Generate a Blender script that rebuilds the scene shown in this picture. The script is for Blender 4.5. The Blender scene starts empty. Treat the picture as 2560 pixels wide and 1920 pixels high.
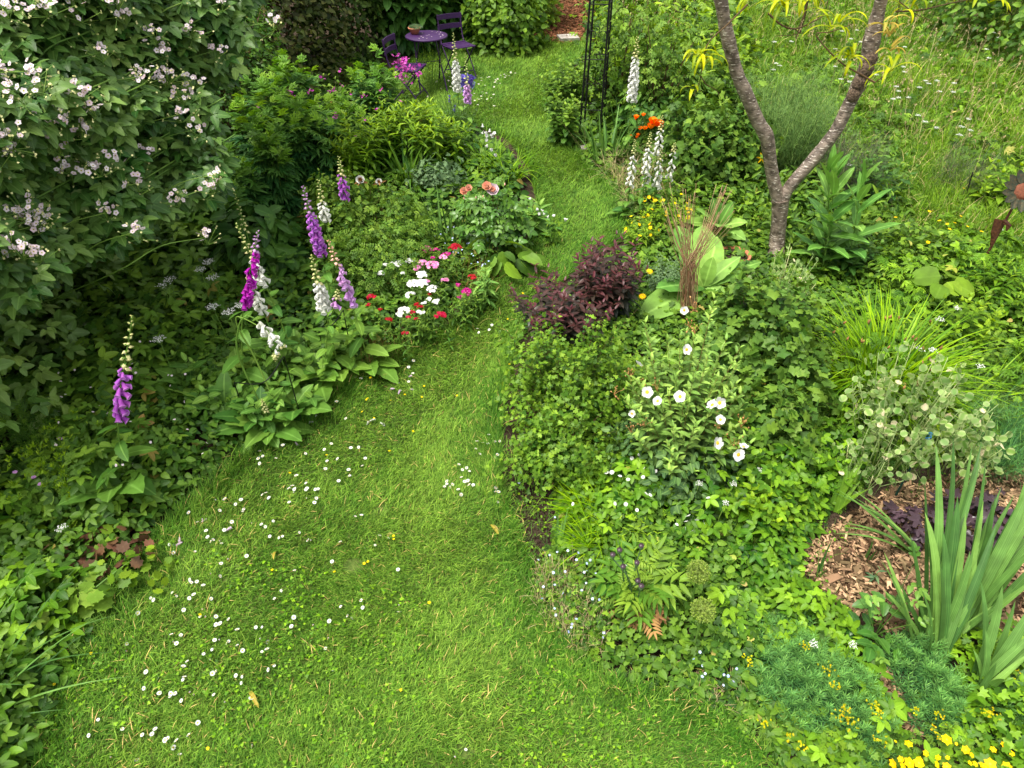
import bpy, math, random
import numpy as np
from mathutils import Vector
R_ = math.radians
rng = np.random.default_rng(11)
random.seed(11)
SC = bpy.context.scene
COL = SC.collection

# ---------------------------------------------------------------- camera
CAMH, PITCH, SLOPE, FPX = 4.0, R_(40), 0.08, 1707.0
cd = bpy.data.cameras.new('camera'); cd.lens = 24; cd.sensor_width = 36; cd.clip_end = 300; cd.clip_start = 0.05
cam = bpy.data.objects.new('camera', cd); COL.objects.link(cam)
cam.location = (0, 0, CAMH); cam.rotation_euler = (math.pi/2-PITCH, 0, 0)
SC.camera = cam

# ---------------------------------------------------------------- sky, sun, exposure (bright overcast)
SUN_EL, SUN_ROT = R_(68), R_(250)
w = bpy.data.worlds.new('World'); SC.world = w; w.use_nodes = True
nt = w.node_tree; nt.nodes.clear()
sky = nt.nodes.new('ShaderNodeTexSky'); sky.sky_type = 'NISHITA'; sky.sun_disc = False
sky.sun_elevation = SUN_EL; sky.sun_rotation = SUN_ROT; sky.air_density = 1.0; sky.dust_density = 3.0; sky.ozone_density = 1.0
hs = nt.nodes.new('ShaderNodeHueSaturation'); hs.inputs['Saturation'].default_value = 0.06
bg = nt.nodes.new('ShaderNodeBackground'); bg.inputs['Strength'].default_value = 0.14
wo = nt.nodes.new('ShaderNodeOutputWorld')
nt.links.new(sky.outputs[0], hs.inputs['Color']); nt.links.new(hs.outputs[0], bg.inputs[0]); nt.links.new(bg.outputs[0], wo.inputs[0])
sl = bpy.data.lights.new('sun', 'SUN'); sl.energy = 2.0; sl.angle = R_(24); sl.color = (1, .94, .82)
sun = bpy.data.objects.new('sun', sl); COL.objects.link(sun)
sd = Vector((math.sin(SUN_ROT)*math.cos(SUN_EL), math.cos(SUN_ROT)*math.cos(SUN_EL), math.sin(SUN_EL)))
sun.rotation_euler = sd.to_track_quat('Z', 'Y').to_euler(); sun.location = (0, 0, 12)
SC.view_settings.view_transform = 'Standard'; SC.view_settings.look = 'None'
SC.view_settings.exposure = 1.36; SC.view_settings.gamma = 1.0
try:
    SC.cycles.max_bounces = 6; SC.cycles.diffuse_bounces = 3; SC.cycles.glossy_bounces = 2
    SC.cycles.transmission_bounces = 4; SC.cycles.transparent_max_bounces = 4
    SC.cycles.caustics_reflective = False; SC.cycles.caustics_refractive = False
except Exception: pass

# ---------------------------------------------------------------- where a pixel of the photograph meets the garden
def gz(x, y): return SLOPE*np.asarray(y, float)
def _dir(px, py):
    cx = (np.asarray(px, float)-1280)/FPX; cy = (960-np.asarray(py, float))/FPX
    return cx, math.cos(PITCH)+cy*math.sin(PITCH), -math.sin(PITCH)+cy*math.cos(PITCH)
def Wv(px, py, h=0.0):
    dx, dy, dz = _dir(px, py); t = (CAMH-h)/(SLOPE*dy-dz)
    return np.stack(np.broadcast_arrays(dx*t, dy*t, CAMH+dz*t), -1)
def W(px, py, h=0.0): return Vector(Wv(px, py, h))
def WY(px, py, y):
    dx, dy, dz = _dir(px, py); t = y/dy
    return Vector((float(dx*t), y, float(CAMH+dz*t)))
def WD(px, py, d):                       # at a given depth along the view axis
    dx, dy, dz = _dir(px, py)
    return np.stack([dx*d, dy*d, CAMH+dz*d], -1)

_ph = np.random.default_rng(5).uniform(0, 6.28, (6, 2)); _dr = np.random.default_rng(6).uniform(0, 6.28, 6)
def nz(x, y, s=1.0, o=0.0):              # smooth noise, about -1..1
    x = np.asarray(x, float)*s+o; y = np.asarray(y, float)*s-o*.7; r = 0
    for i in range(6):
        f = 1+.45*i; c, d = math.cos(_dr[i])*f, math.sin(_dr[i])*f
        r = r+np.sin(c*x*2+d*y*2+_ph[i, 0]+1.3*np.sin(d*x-c*y+_ph[i, 1]))/(1+.35*i)
    return r/2.6

# ---------------------------------------------------------------- mesh collector
class G:
    def __init__(s): s.V = []; s.F = {3: [], 4: []}; s.M = {3: [], 4: []}; s.A = []; s.n = 0
    def add(s, V, tri=None, quad=None, attr=None, mat=0):
        V = np.asarray(V, float).reshape(-1, 3); k = len(V)
        if k == 0: return
        s.V.append(V)
        a = np.zeros((k, 4)); a[:, 3] = 1
        if attr is not None: a[:, :3] = attr
        s.A.append(a)
        for q, f in ((3, tri), (4, quad)):
            if f is not None and len(f):
                f = np.asarray(f, int).reshape(-1, q)+s.n
                s.F[q].append(f); s.M[q].append(np.full(len(f), mat, int))
        s.n += k
    def build(s, name, mats, parent=None, smooth=True, origin=None):
        V = np.concatenate(s.V) if s.V else np.zeros((0, 3))
        o = np.array(origin if origin is not None else (parent.location if parent is not None else (0, 0, 0)))
        if origin is None and parent is not None and parent.parent is not None: o = o+np.array(parent.parent.location)
        me = bpy.data.meshes.new(name)
        t = np.concatenate(s.F[3]) if s.F[3] else np.zeros((0, 3), int)
        q = np.concatenate(s.F[4]) if s.F[4] else np.zeros((0, 4), int)
        mi = np.concatenate(s.M[3]+s.M[4]) if (s.M[3] or s.M[4]) else np.zeros(0, int)
        me.vertices.add(len(V)); me.vertices.foreach_set('co', (V-o).astype(np.float32).ravel())
        me.loops.add(t.size+q.size); me.loops.foreach_set('vertex_index', np.concatenate([t.ravel(), q.ravel()]).astype(np.int32))
        me.polygons.add(len(t)+len(q))
        ls = np.concatenate([np.arange(len(t))*3, t.size+np.arange(len(q))*4]).astype(np.int32)
        me.polygons.foreach_set('loop_start', ls)
        me.polygons.foreach_set('material_index', mi.astype(np.int32))
        me.polygons.foreach_set('use_smooth', np.full(len(ls), smooth))
        at = me.attributes.new('lf', 'FLOAT_COLOR', 'POINT')
        at.data.foreach_set('color', np.concatenate(s.A).astype(np.float32).ravel() if s.A else [])
        for m in (mats if isinstance(mats, (list, tuple)) else [mats]): me.materials.append(m)
        me.update(calc_edges=True); me.validate()
        ob = bpy.data.objects.new(name, me); COL.objects.link(ob)
        if parent is not None: ob.parent = parent
        elif origin is not None: ob.location = origin
        return ob

def tag(o, label=None, cat=None, group=None, kind=None):
    if label: o['label'] = label
    if cat: o['category'] = cat
    if group: o['group'] = group
    if kind: o['kind'] = kind
    return o
def thing(name, label, cat, loc, group=None):
    o = bpy.data.objects.new(name, None); COL.objects.link(o); o.location = loc; o.empty_display_size = .1
    return tag(o, label, cat, group)
def base(p): return (float(p[0]), float(p[1]), float(gz(p[0], p[1])))

# ---------------------------------------------------------------- materials
def newmat(name):
    m = bpy.data.materials.new(name); m.use_nodes = True; n = m.node_tree; n.nodes.clear()
    return m, n, n.nodes.new('ShaderNodeOutputMaterial')
def N(n, t, **k):
    x = n.nodes.new(t)
    for a, v in k.items():
        if a.startswith('i_'): x.inputs[a[2:].replace('_', ' ')].default_value = v
        else: setattr(x, a, v)
    return x
def c4(c): return (c[0], c[1], c[2], 1)
MATS = {}
def leafmat(name, old, young, rough=.5, trans=.28, rib=.25, var=.45, spec=.35, edge=None, dry=None, dthr=.93, stripes=0):
    m, n, out = newmat(name); L = n.links.new
    at = N(n, 'ShaderNodeAttribute', attribute_name='lf'); sp = N(n, 'ShaderNodeSeparateColor'); L(at.outputs['Color'], sp.inputs[0])
    mx = N(n, 'ShaderNodeMix', data_type='RGBA'); mx.inputs[6].default_value = c4(old); mx.inputs[7].default_value = c4(young)
    L(sp.outputs[2], mx.inputs[0]); col = mx.outputs[2]
    if dry is not None:
        gt = N(n, 'ShaderNodeMapRange'); gt.inputs['From Min'].default_value = dthr; gt.inputs['From Max'].default_value = dthr+.01; L(sp.outputs[0], gt.inputs[0])
        m3 = N(n, 'ShaderNodeMix', data_type='RGBA'); m3.inputs[7].default_value = c4(dry); L(gt.outputs[0], m3.inputs[0]); L(col, m3.inputs[6]); col = m3.outputs[2]
    if rib:
        rr = N(n, 'ShaderNodeMapRange'); rr.inputs['From Min'].default_value = 0; rr.inputs['From Max'].default_value = .16
        rr.inputs['To Min'].default_value = rib; rr.inputs['To Max'].default_value = 0; L(sp.outputs[1], rr.inputs[0])
        m2 = N(n, 'ShaderNodeMix', data_type='RGBA'); m2.inputs[7].default_value = c4([min(1, c*2.2+.05) for c in young])
        L(rr.outputs[0], m2.inputs[0]); L(col, m2.inputs[6]); col = m2.outputs[2]
    if edge is not None:
        m4 = N(n, 'ShaderNodeMix', data_type='RGBA'); m4.inputs[7].default_value = c4(edge)
        e = N(n, 'ShaderNodeMapRange'); e.inputs['From Min'].default_value = .3; L(sp.outputs[1], e.inputs[0]); L(e.outputs[0], m4.inputs[0]); L(col, m4.inputs[6]); col = m4.outputs[2]
    if stripes:
        ml = N(n, 'ShaderNodeMath', operation='MULTIPLY'); ml.inputs[1].default_value = stripes; L(sp.outputs[1], ml.inputs[0]); sn = N(n, 'ShaderNodeMath', operation='SINE'); L(ml.outputs[0], sn.inputs[0])
        sr_ = N(n, 'ShaderNodeMapRange'); sr_.inputs['From Min'].default_value = -1; sr_.inputs['To Min'].default_value = 0; sr_.inputs['To Max'].default_value = .35; L(sn.outputs[0], sr_.inputs[0])
        m5 = N(n, 'ShaderNodeMix', data_type='RGBA'); m5.inputs[7].default_value = c4([c*1.5+.02 for c in young]); L(sr_.outputs[0], m5.inputs[0]); L(col, m5.inputs[6]); col = m5.outputs[2]
    h = N(n, 'ShaderNodeHueSaturation'); h.inputs['Saturation'].default_value = 1.08; L(col, h.inputs['Color'])
    v = N(n, 'ShaderNodeMapRange'); v.inputs['To Min'].default_value = 1-var; v.inputs['To Max'].default_value = 1+var; L(sp.outputs[0], v.inputs[0])
    tc = N(n, 'ShaderNodeTexCoord'); no = N(n, 'ShaderNodeTexNoise'); no.inputs['Scale'].default_value = 9; no.inputs['Detail'].default_value = 5
    L(tc.outputs['Object'], no.inputs['Vector'])
    nm = N(n, 'ShaderNodeMapRange'); nm.inputs['From Min'].default_value = .3; nm.inputs['From Max'].default_value = .7; nm.inputs['To Min'].default_value = .78; nm.inputs['To Max'].default_value = 1.22; L(no.outputs[0], nm.inputs[0])
    mu = N(n, 'ShaderNodeMath', operation='MULTIPLY'); L(v.outputs[0], mu.inputs[0]); L(nm.outputs[0], mu.inputs[1]); L(mu.outputs[0], h.inputs['Value'])
    hu = N(n, 'ShaderNodeMapRange'); hu.inputs['To Min'].default_value = .515; hu.inputs['To Max'].default_value = .485; L(sp.outputs[0], hu.inputs[0]); L(hu.outputs[0], h.inputs['Hue'])
    p = N(n, 'ShaderNodeBsdfPrincipled'); p.inputs['Roughness'].default_value = rough; p.inputs['Specular IOR Level'].default_value = spec*.6
    L(h.outputs[0], p.inputs['Base Color'])
    if trans > 0:
        t = N(n, 'ShaderNodeBsdfTranslucent'); g2 = N(n, 'ShaderNodeHueSaturation'); g2.inputs['Hue'].default_value = .488; g2.inputs['Value'].default_value = 1.35; g2.inputs['Saturation'].default_value = 1.05
        L(h.outputs[0], g2.inputs['Color']); L(g2.outputs[0], t.inputs[0])
        ms = N(n, 'ShaderNodeMixShader'); ms.inputs[0].default_value = trans; L(p.outputs[0], ms.inputs[1]); L(t.outputs[0], ms.inputs[2]); L(ms.outputs[0], out.inputs[0])
    else: L(p.outputs[0], out.inputs[0])
    MATS[name] = m; return m
def plain(name, col, rough=.6, metal=0, bump=0, scale=30, col2=None, spec=.4, detail=6, stretch=None, lo=.35, hi=.65):
    m, n, out = newmat(name); L = n.links.new
    p = N(n, 'ShaderNodeBsdfPrincipled'); p.inputs['Roughness'].default_value = rough; p.inputs['Metallic'].default_value = metal; p.inputs['Specular IOR Level'].default_value = spec
    tc = N(n, 'ShaderNodeTexCoord'); mp = N(n, 'ShaderNodeMapping'); L(tc.outputs['Object'], mp.inputs[0])
    if stretch: mp.inputs['Scale'].default_value = stretch
    no = N(n, 'ShaderNodeTexNoise'); no.inputs['Scale'].default_value = scale; no.inputs['Detail'].default_value = detail; L(mp.outputs[0], no.inputs['Vector'])
    r = N(n, 'ShaderNodeMapRange'); r.inputs['From Min'].default_value = lo; r.inputs['From Max'].default_value = hi; L(no.outputs[0], r.inputs[0])
    mx = N(n, 'ShaderNodeMix', data_type='RGBA'); mx.inputs[6].default_value = c4(col); mx.inputs[7].default_value = c4(col2 or [c*.75 for c in col])
    L(r.outputs[0], mx.inputs[0]); L(mx.outputs[2], p.inputs['Base Color'])
    if bump:
        b = N(n, 'ShaderNodeBump'); b.inputs['Strength'].default_value = bump; b.inputs['Distance'].default_value = .02; L(no.outputs[0], b.inputs['Height']); L(b.outputs[0], p.inputs['Normal'])
    L(p.outputs[0], out.inputs[0]); MATS[name] = m; return m

# ---------------------------------------------------------------- leaf templates: (verts, tris, quads, across)
def leafT(Wd=.5, rows=4, peak=.4, fold=.12, droop=.25, serr=0, base_w=.0, wave=0, tip_pow=1.0):
    t = np.linspace(0, 1, rows+1)
    a = peak/(1-peak)
    wf = (np.power(np.maximum(t, 1e-6), a)*(1-t)); wf = wf/((peak**a)*(1-peak)); wf = np.power(np.clip(wf, 0, 1), .75*tip_pow)
    V = [(0, 0, 0)]; A = [0]
    for i in range(1, rows):
        wd = Wd*.5*wf[i]
        if serr and i % 2 == 0: wd *= 1-serr
        y = t[i]; z = -droop*y*y; dy = .04*serr*(i % 2)
        zz = fold*wd*2+wave*math.sin(i*2.4)
        V += [(-wd, y-dy, z+zz), (0, y, z), (wd, y-dy, z+zz*(1 if not wave else .4))]; A += [1, 0, 1]
    V.append((0, 1, -droop)); A.append(0)
    tri = [(0, 2, 1), (0, 3, 2)]; quad = []
    for i in range(rows-2):
        b = 1+3*i; quad += [(b, b+1, b+4, b+3), (b+1, b+2, b+5, b+4)]
    b = 1+3*(rows-2); e = len(V)-1; tri += [(b, b+1, e), (b+1, b+2, e)]
    return np.array(V, float), np.array(tri), np.array(quad).reshape(-1, 4), np.array(A, float)
def rotz(V, a):
    c, s = math.cos(a), math.sin(a); return V@np.array([[c, s, 0], [-s, c, 0], [0, 0, 1.]])
def comp(parts):                           # parts: (T, angle, (ox,oy,oz), scale)
    Vs, Ts, Qs, As = [], [], [], []; n = 0
    for T, a, o, s in parts:
        V = rotz(T[0]*s, a)+np.array(o); Vs.append(V); Ts.append(T[1]+n); Qs.append(T[2]+n); As.append(T[3]); n += len(V)
    return np.concatenate(Vs), np.concatenate(Ts), np.concatenate(Qs), np.concatenate(As)
def palmT(lobes=((-2.0, .6), (-1.0, .85), (0, 1.0), (1.0, .85), (2.0, .6)), sinus=.55, rad=.55, sub=1, cup=.12, y0=.0):
    V = [(0, y0, 0)]; A = [0]; pts = []
    for i, (a, r) in enumerate(lobes):
        d = (lobes[i+1][0]-a)/2 if i < len(lobes)-1 else .5
        d0 = (a-lobes[i-1][0])/2 if i else .5
        if i == 0: pts.append((a-d0*1.25, r*.45))
        pts += [(a-d0*.45, r*.82), (a, r), (a+d*.45, r*.82)]
        pts.append((a+d, r*sinus) if i < len(lobes)-1 else (a+d*1.25, r*.45))
    for a, r in pts:
        r *= rad; V.append((math.sin(a)*r, y0+math.cos(a)*r, -cup*r*abs(math.sin(a*2.2))+.05*r)); A.append(.3+.7*r/rad)
    n = len(pts); tri = [(0, i+1, i) for i in range(1, n)]
    return np.array(V), np.array(tri), np.zeros((0, 4), int), np.array(A)
OV = leafT(.62, 5, .38, .15, .25)                  # ovate
OVS = leafT(.6, 3, .4, .15, .2)                    # ovate, few faces
BIG = leafT(.55, 10, .42, .10, .35, serr=.10, wave=.012)
OVT = leafT(.66, 8, .36, .16, .2, serr=.18)         # toothed
LAN = leafT(.26, 5, .35, .3, .35)
LAN3 = leafT(.3, 3, .35, .25, .3)
NEE = leafT(.10, 2, .5, .0, .05)
RND = leafT(.95, 5, .5, .06, .08, tip_pow=.7)
OVP = leafT(.54, 8, .38, .13, .18, serr=.07)
TRI = comp([(OVP, 0, (0, .40, 0), .60), (OVP, 1.15, (-.02, .34, 0), .54), (OVP, -1.15, (.02, .34, 0), .54)])
TRIT = comp([(OVT, 0, (0, .36, 0), .64), (OVT, 1.25, (-.03, .32, 0), .55), (OVT, -1.25, (.03, .32, 0), .55)])
QUI = comp([(OV, 0, (0, .45, 0), .55), (OV, 1.0, (0, .42, 0), .5), (OV, -1.0, (0, .42, 0), .5), (OVS, 1.5, (0, .15, 0), .42), (OVS, -1.5, (0, .15, 0), .42)])
PIN = comp([(OVS, 0, (0, .72, 0), .3)]+[(OVS, sg*1.15, (0, y, 0), .27) for y in (.2, .42, .64) for sg in (-1, 1)])
ROSE = comp([(OV, 0, (0, .6, 0), .4)]+[(OV, sg*1.15, (0, y, 0), .34) for y in (.28, .55) for sg in (-1, 1)])
CUT = comp([(LAN, a, (0, .05, 0), s) for a, s in ((0, .95), (.62, .85), (-.62, .85), (1.3, .62), (-1.3, .62))] +
           [(LAN3, a+b, (-math.sin(a)*.42, .05+math.cos(a)*.42, -.05), .36) for a in (0, .62, -.62) for b in (.6, -.6)])
LOB = palmT(((-2.0, .7), (-1.0, .88), (0, 1.0), (1.0, .88), (2.0, .7)), .7); LOB3 = palmT(((-1.5, .75), (-.7, .85), (0, 1), (.7, .85), (1.5, .75)), .68)
MAP = palmT(((-1.9, .6), (-.85, .95), (0, 1.05), (.85, .95), (1.9, .6)), .5)
SCA = palmT(tuple((a, 1.0) for a in np.linspace(-2.6, 2.6, 9)), .8, cup=.05)    # round scalloped leaf
IVY = palmT(((-2.1, .6), (-1.1, .85), (0, 1.0), (1.1, .85), (2.1, .6)), .62)
PIN2 = comp([(LAN, 0, (0, .7, 0), .3)]+[(LAN3, sg*(.95), (0, y, -.1*y*y), .42*(1-.4*y)) for y in (.12, .26, .4, .54, .68) for sg in (-1, 1)])
NST = comp([(NEE, a, (0, 0, 0), 1.0) for a in np.linspace(0, 6.28, 9)[:-1]])

def frames(d, n):
    d = d/np.linalg.norm(d, axis=1, keepdims=True)
    z = n-(n*d).sum(1, keepdims=True)*d; z /= np.maximum(np.linalg.norm(z, axis=1, keepdims=True), 1e-6)
    x = np.cross(d, z); return np.stack([x, d, z], 1)          # rows are axes
def put(g, T, pos, d, n, s, age=None, mat=0, rnd=None, sx=None):
    k = len(pos)
    if k == 0: return
    V, tr, qu, ac = T; Fm = frames(np.asarray(d, float), np.asarray(n, float)); s = np.broadcast_to(np.asarray(s, float), (k,))
    loc = V[None]*s[:, None, None]
    if sx is not None: loc = loc*np.array([1, 1, 1])[None, None]; loc[:, :, 0] *= np.broadcast_to(sx, (k,))[:, None]
    P = np.einsum('kvi,kij->kvj', loc, Fm)+np.asarray(pos)[:, None]
    m = len(V); off = (np.arange(k)*m)[:, None, None]
    rnd = rng.random(k) if rnd is None else rnd
    age = np.full(k, .5) if age is None else np.clip(np.broadcast_to(age, (k,)), 0, 1)
    at = np.zeros((k, m, 3)); at[:, :, 0] = rnd[:, None]; at[:, :, 1] = ac[None]; at[:, :, 2] = age[:, None]
    g.add(P.reshape(-1, 3), (tr[None]+off).reshape(-1, 3) if len(tr) else None, (qu[None]+off).reshape(-1, 4) if len(qu) else None, at.reshape(-1, 3), mat)
def az_dir(az, el): return np.stack([np.cos(el)*np.cos(az), np.cos(el)*np.sin(az), np.sin(el)], -1)

def tubes(g, P, r, sides=4, mat=0, age=.5):                    # P (n,m,3) paths, r (m,) or (n,m)
    P = np.asarray(P, float)
    if P.ndim == 2: P = P[None]
    n, m, _ = P.shape; r = np.broadcast_to(np.asarray(r, float), (n, m))
    d = np.gradient(P, axis=1); d /= np.maximum(np.linalg.norm(d, axis=2, keepdims=True), 1e-9)
    ref = np.where(np.abs(d[:, :1, 2:3]) > .9, np.array([1., 0, 0]), np.array([0, 0, 1.])); ref = np.broadcast_to(ref, d.shape)
    u = np.cross(d, ref); u /= np.maximum(np.linalg.norm(u, axis=2, keepdims=True), 1e-9); v = np.cross(d, u)
    a = np.arange(sides)*2*math.pi/sides
    Q = P[:, :, None]+r[:, :, None, None]*(np.cos(a)[None, None, :, None]*u[:, :, None]+np.sin(a)[None, None, :, None]*v[:, :, None])
    i = np.arange(m-1)[:, None]*sides; j = np.arange(sides)[None]; j2 = (j+1) % sides
    q = np.stack([i+j, i+j2, i+sides+j2, i+sides+j], -1).reshape(-1, 4)
    off = (np.arange(n)*m*sides)[:, None, None]
    at = np.zeros((n*m*sides, 3)); at[:, 0] = np.repeat(rng.random(n), m*sides); at[:, 1] = .8; at[:, 2] = age
    caps = None
    if sides == 4: q = np.concatenate([q, [[3, 2, 1, 0], [(m-1)*4, (m-1)*4+1, (m-1)*4+2, (m-1)*4+3]]])
    g.add(Q.reshape(-1, 3), caps, (q[None]+off).reshape(-1, 4), at, mat)
    if sides > 4:
        for k in range(n):
            for e, fl in ((0, 1), (m-1, 0)):
                ring = Q[k, e]; c = P[k, e]
                vv = np.concatenate([ring, c[None]]); t = [((s_+1) % sides, s_, sides) if fl else (s_, (s_+1) % sides, sides) for s_ in range(sides)]
                aa = np.zeros((sides+1, 3)); aa[:, 0] = .5; aa[:, 1] = .8; aa[:, 2] = age; g.add(vv, t, None, aa, mat)
def curve(pts, m=24):                                           # Catmull-Rom through points
    p = np.array([tuple(q) for q in pts], float); p = np.concatenate([[2*p[0]-p[1]], p, [2*p[-1]-p[-2]]]); k = len(p)-3
    t = np.linspace(0, k-1e-6, m); i = t.astype(int); f = (t-i)[:, None]
    a, b, c, d = p[i], p[i+1], p[i+2], p[i+3]
    return .5*((2*b)+(c-a)*f+(2*a-5*b+4*c-d)*f*f+(3*b-a-3*c+d)*f**3)

def blades(g, B, az, L, Wd, lean, curl, segs=4, mat=0, age=None, fold=0.0, rnd=None, taper=1.0, belly=False, twist=0):
    k = len(B)
    if k == 0: return
    L = np.broadcast_to(L, (k,)); Wd = np.broadcast_to(Wd, (k,)); lean = np.broadcast_to(lean, (k,)); curl = np.broadcast_to(curl, (k,))
    t = np.linspace(0, 1, segs+1); tm = (t[:-1]+t[1:])/2
    ang = lean[:, None]+curl[:, None]*tm[None]**1.3; st = (L/segs)[:, None]
    r = np.concatenate([np.zeros((k, 1)), np.cumsum(np.sin(ang)*st, 1)], 1); z = np.concatenate([np.zeros((k, 1)), np.cumsum(np.cos(ang)*st, 1)], 1)
    ca, sa = np.cos(az)[:, None], np.sin(az)[:, None]
    C = np.stack([B[:, None, 0]+r*ca, B[:, None, 1]+r*sa, B[:, None, 2]+z], -1)
    wt = np.sin(np.clip(t*.85+.15, 0, 1)*math.pi)**.6 if belly else (1-t**2.2*taper)
    wt = np.maximum(wt, .0)*(np.ones(segs+1)); side = np.stack([-sa, ca, np.zeros_like(sa)], -1)*(Wd[:, None]*.5*wt[None])[..., None]
    if twist:
        tw = rng.uniform(-twist, twist, k)[:, None]*np.ones((1, segs+1)); side = side*np.cos(tw)[..., None]; side[..., 2] += np.sin(tw)*(Wd[:, None]*.5*wt[None])
    rnd = rng.random(k) if rnd is None else rnd; age = np.full(k, .5) if age is None else np.clip(np.broadcast_to(age, (k,)), 0, 1)
    cols = 3 if fold else 2
    if cols == 3:
        up = np.zeros_like(side); up[..., 2] = (Wd[:, None]*fold*wt[None]); nn = np.stack([-np.cos(np.concatenate([ang, ang[:, -1:]], 1))*ca, -np.cos(np.concatenate([ang, ang[:, -1:]], 1))*sa, np.sin(np.concatenate([ang, ang[:, -1:]], 1))], -1)*(Wd[:, None]*fold*wt[None])[..., None]
        P = np.stack([C-side+nn, C, C+side+nn], 2); ac = np.tile([1, 0, 1], segs+1)
    else: P = np.stack([C-side, C+side], 2); ac = np.ones(2*(segs+1))
    m = cols*(segs+1); i = np.arange(segs)[:, None]*cols; j = np.arange(cols-1)[None]
    q = np.stack([i+j, i+j+1, i+cols+j+1, i+cols+j], -1).reshape(-1, 4); off = (np.arange(k)*m)[:, None, None]
    at = np.zeros((k, m, 3)); at[:, :, 0] = rnd[:, None]; at[:, :, 1] = ac[None]; at[:, :, 2] = age[:, None]
    g.add(P.reshape(-1, 3), None, (q[None]+off).reshape(-1, 4), at.reshape(-1, 3), mat)
    return C

# ---------------------------------------------------------------- polygons
def inpoly(x, y, poly):
    p = np.asarray(poly); r = np.zeros(len(x), bool); j = len(p)-1
    for i in range(len(p)):
        c = ((p[i, 1] > y) != (p[j, 1] > y)) & (x < (p[j, 0]-p[i, 0])*(y-p[i, 1])/(p[j, 1]-p[i, 1]+1e-12)+p[i, 0]); r ^= c; j = i
    return r
def dedge(x, y, poly):
    p = np.asarray(poly); best = np.full(len(x), 1e9)
    for i in range(len(p)):
        a = p[i]; b = p[(i+1) % len(p)]; d = b-a; t = np.clip(((x-a[0])*d[0]+(y-a[1])*d[1])/(d@d+1e-12), 0, 1)
        best = np.minimum(best, np.hypot(x-a[0]-t*d[0], y-a[1]-t*d[1]))
    return best
def ground_poly(pts): return Wv([p[0] for p in pts], [p[1] for p in pts])[:, :2]
def area(p): x, y = p[:, 0], p[:, 1]; return abs((x*np.roll(y, -1)-y*np.roll(x, -1)).sum())/2
def scatter(poly, dens, far=0.0):           # dens per m2, thinned with distance
    lo, hi = poly.min(0), poly.max(0); k = int(dens*(hi-lo).prod()); x = rng.uniform(lo[0], hi[0], k); y = rng.uniform(lo[1], hi[1], k)
    m = inpoly(x, y, poly)
    if far:
        d = np.sqrt(x*x+y*y+12); m &= rng.random(k) < np.clip((far/d)**2, 0, 1)
    return x[m], y[m]
def bed(g, pts, h, T, size, cover=3.0, edge=.25, mat=0, age=(.3, .5), tilt=.45, deep=.7, world=False, lump=.5, ns=1.2, el=(-.5, .3), szj=.35, far=5.5, side=1, mask=None):
    poly = pts if world else ground_poly(pts); leafA = .33*size*size
    x, y = scatter(poly, cover/leafA, far); k = len(x)
    if mask: mm = nz(x, y, mask[0], mask[1])*mask[3] > mask[2]; x, y = x[mm], y[mm]; k = len(x)
    dist = np.sqrt(x*x+y*y+12); sc = np.clip(dist/far, 1, 1.7) if far else np.ones(k)
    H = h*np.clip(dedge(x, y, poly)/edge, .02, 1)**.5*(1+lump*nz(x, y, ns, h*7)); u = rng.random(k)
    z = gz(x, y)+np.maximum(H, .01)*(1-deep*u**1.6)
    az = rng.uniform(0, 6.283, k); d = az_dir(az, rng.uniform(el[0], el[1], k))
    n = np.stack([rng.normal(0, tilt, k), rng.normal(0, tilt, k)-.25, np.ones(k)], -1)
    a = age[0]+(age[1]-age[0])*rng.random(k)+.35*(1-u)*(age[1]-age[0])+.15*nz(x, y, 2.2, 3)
    put(g, T, np.stack([x, y, z], -1), d, n, size*sc*rng.uniform(1-szj, 1+szj, k), a, mat)
    return x, y, H

# mound-shaped foliage round a centre (world xy)
def mound(g, c, rx, ry, h, T, size, n, mat=0, lump=.22, rot=0, age=(.2, .8), depth=.45, droop=.35, tilt=.5, z0=.0, ns=3.0, szj=.35, flat=.5, ex=None):
    u = rng.random(n); a = rng.uniform(0, 6.283, n); r = np.sqrt(u)
    wv = h/(h+.5*(rx+ry)); vert = rng.random(n) < wv*.85; cz_ = rng.random(n)**(1/flat); r = np.where(vert, np.sqrt(np.clip(1-cz_**2, 0, 1)), r)
    rr = 1-depth*rng.random(n)**1.7
    lu = 1+lump*nz(np.cos(a)*r*2+c[0], np.sin(a)*r*2+c[1], ns/2, h)+.12*nz(np.cos(a)*r*5, np.sin(a)*r*5, ns, h*3)
    ph = np.arcsin(np.clip(r, 0, 1)); sx, cz = np.sin(ph), np.cos(ph)**flat
    X = np.cos(a)*sx*rx*rr*lu; Y = np.sin(a)*sx*ry*rr*lu
    cr, sr = math.cos(rot), math.sin(rot); x = c[0]+X*cr-Y*sr; y = c[1]+X*sr+Y*cr
    bz = gz(x, y); z = bz+z0+(h-z0)*cz*rr*lu
    z = np.maximum(z, bz+.02)
    out = np.stack([X*cr-Y*sr, X*sr+Y*cr, np.zeros(n)], -1)/max(rx, ry)
    nrm = out*1.1+np.array([0, 0, .75])+rng.normal(0, tilt, (n, 3))
    az = np.arctan2(out[:, 1], out[:, 0])+rng.normal(0, .9, n); d = az_dir(az, rng.uniform(-droop-.4, -droop+.6, n))
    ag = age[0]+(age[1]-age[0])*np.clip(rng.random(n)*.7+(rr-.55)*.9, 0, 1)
    put(g, T, np.stack([x, y, z], -1), d, nrm, size*rng.uniform(1-szj, 1+szj, n), ag, mat)
    return np.stack([x, y, z], -1), rr

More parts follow.
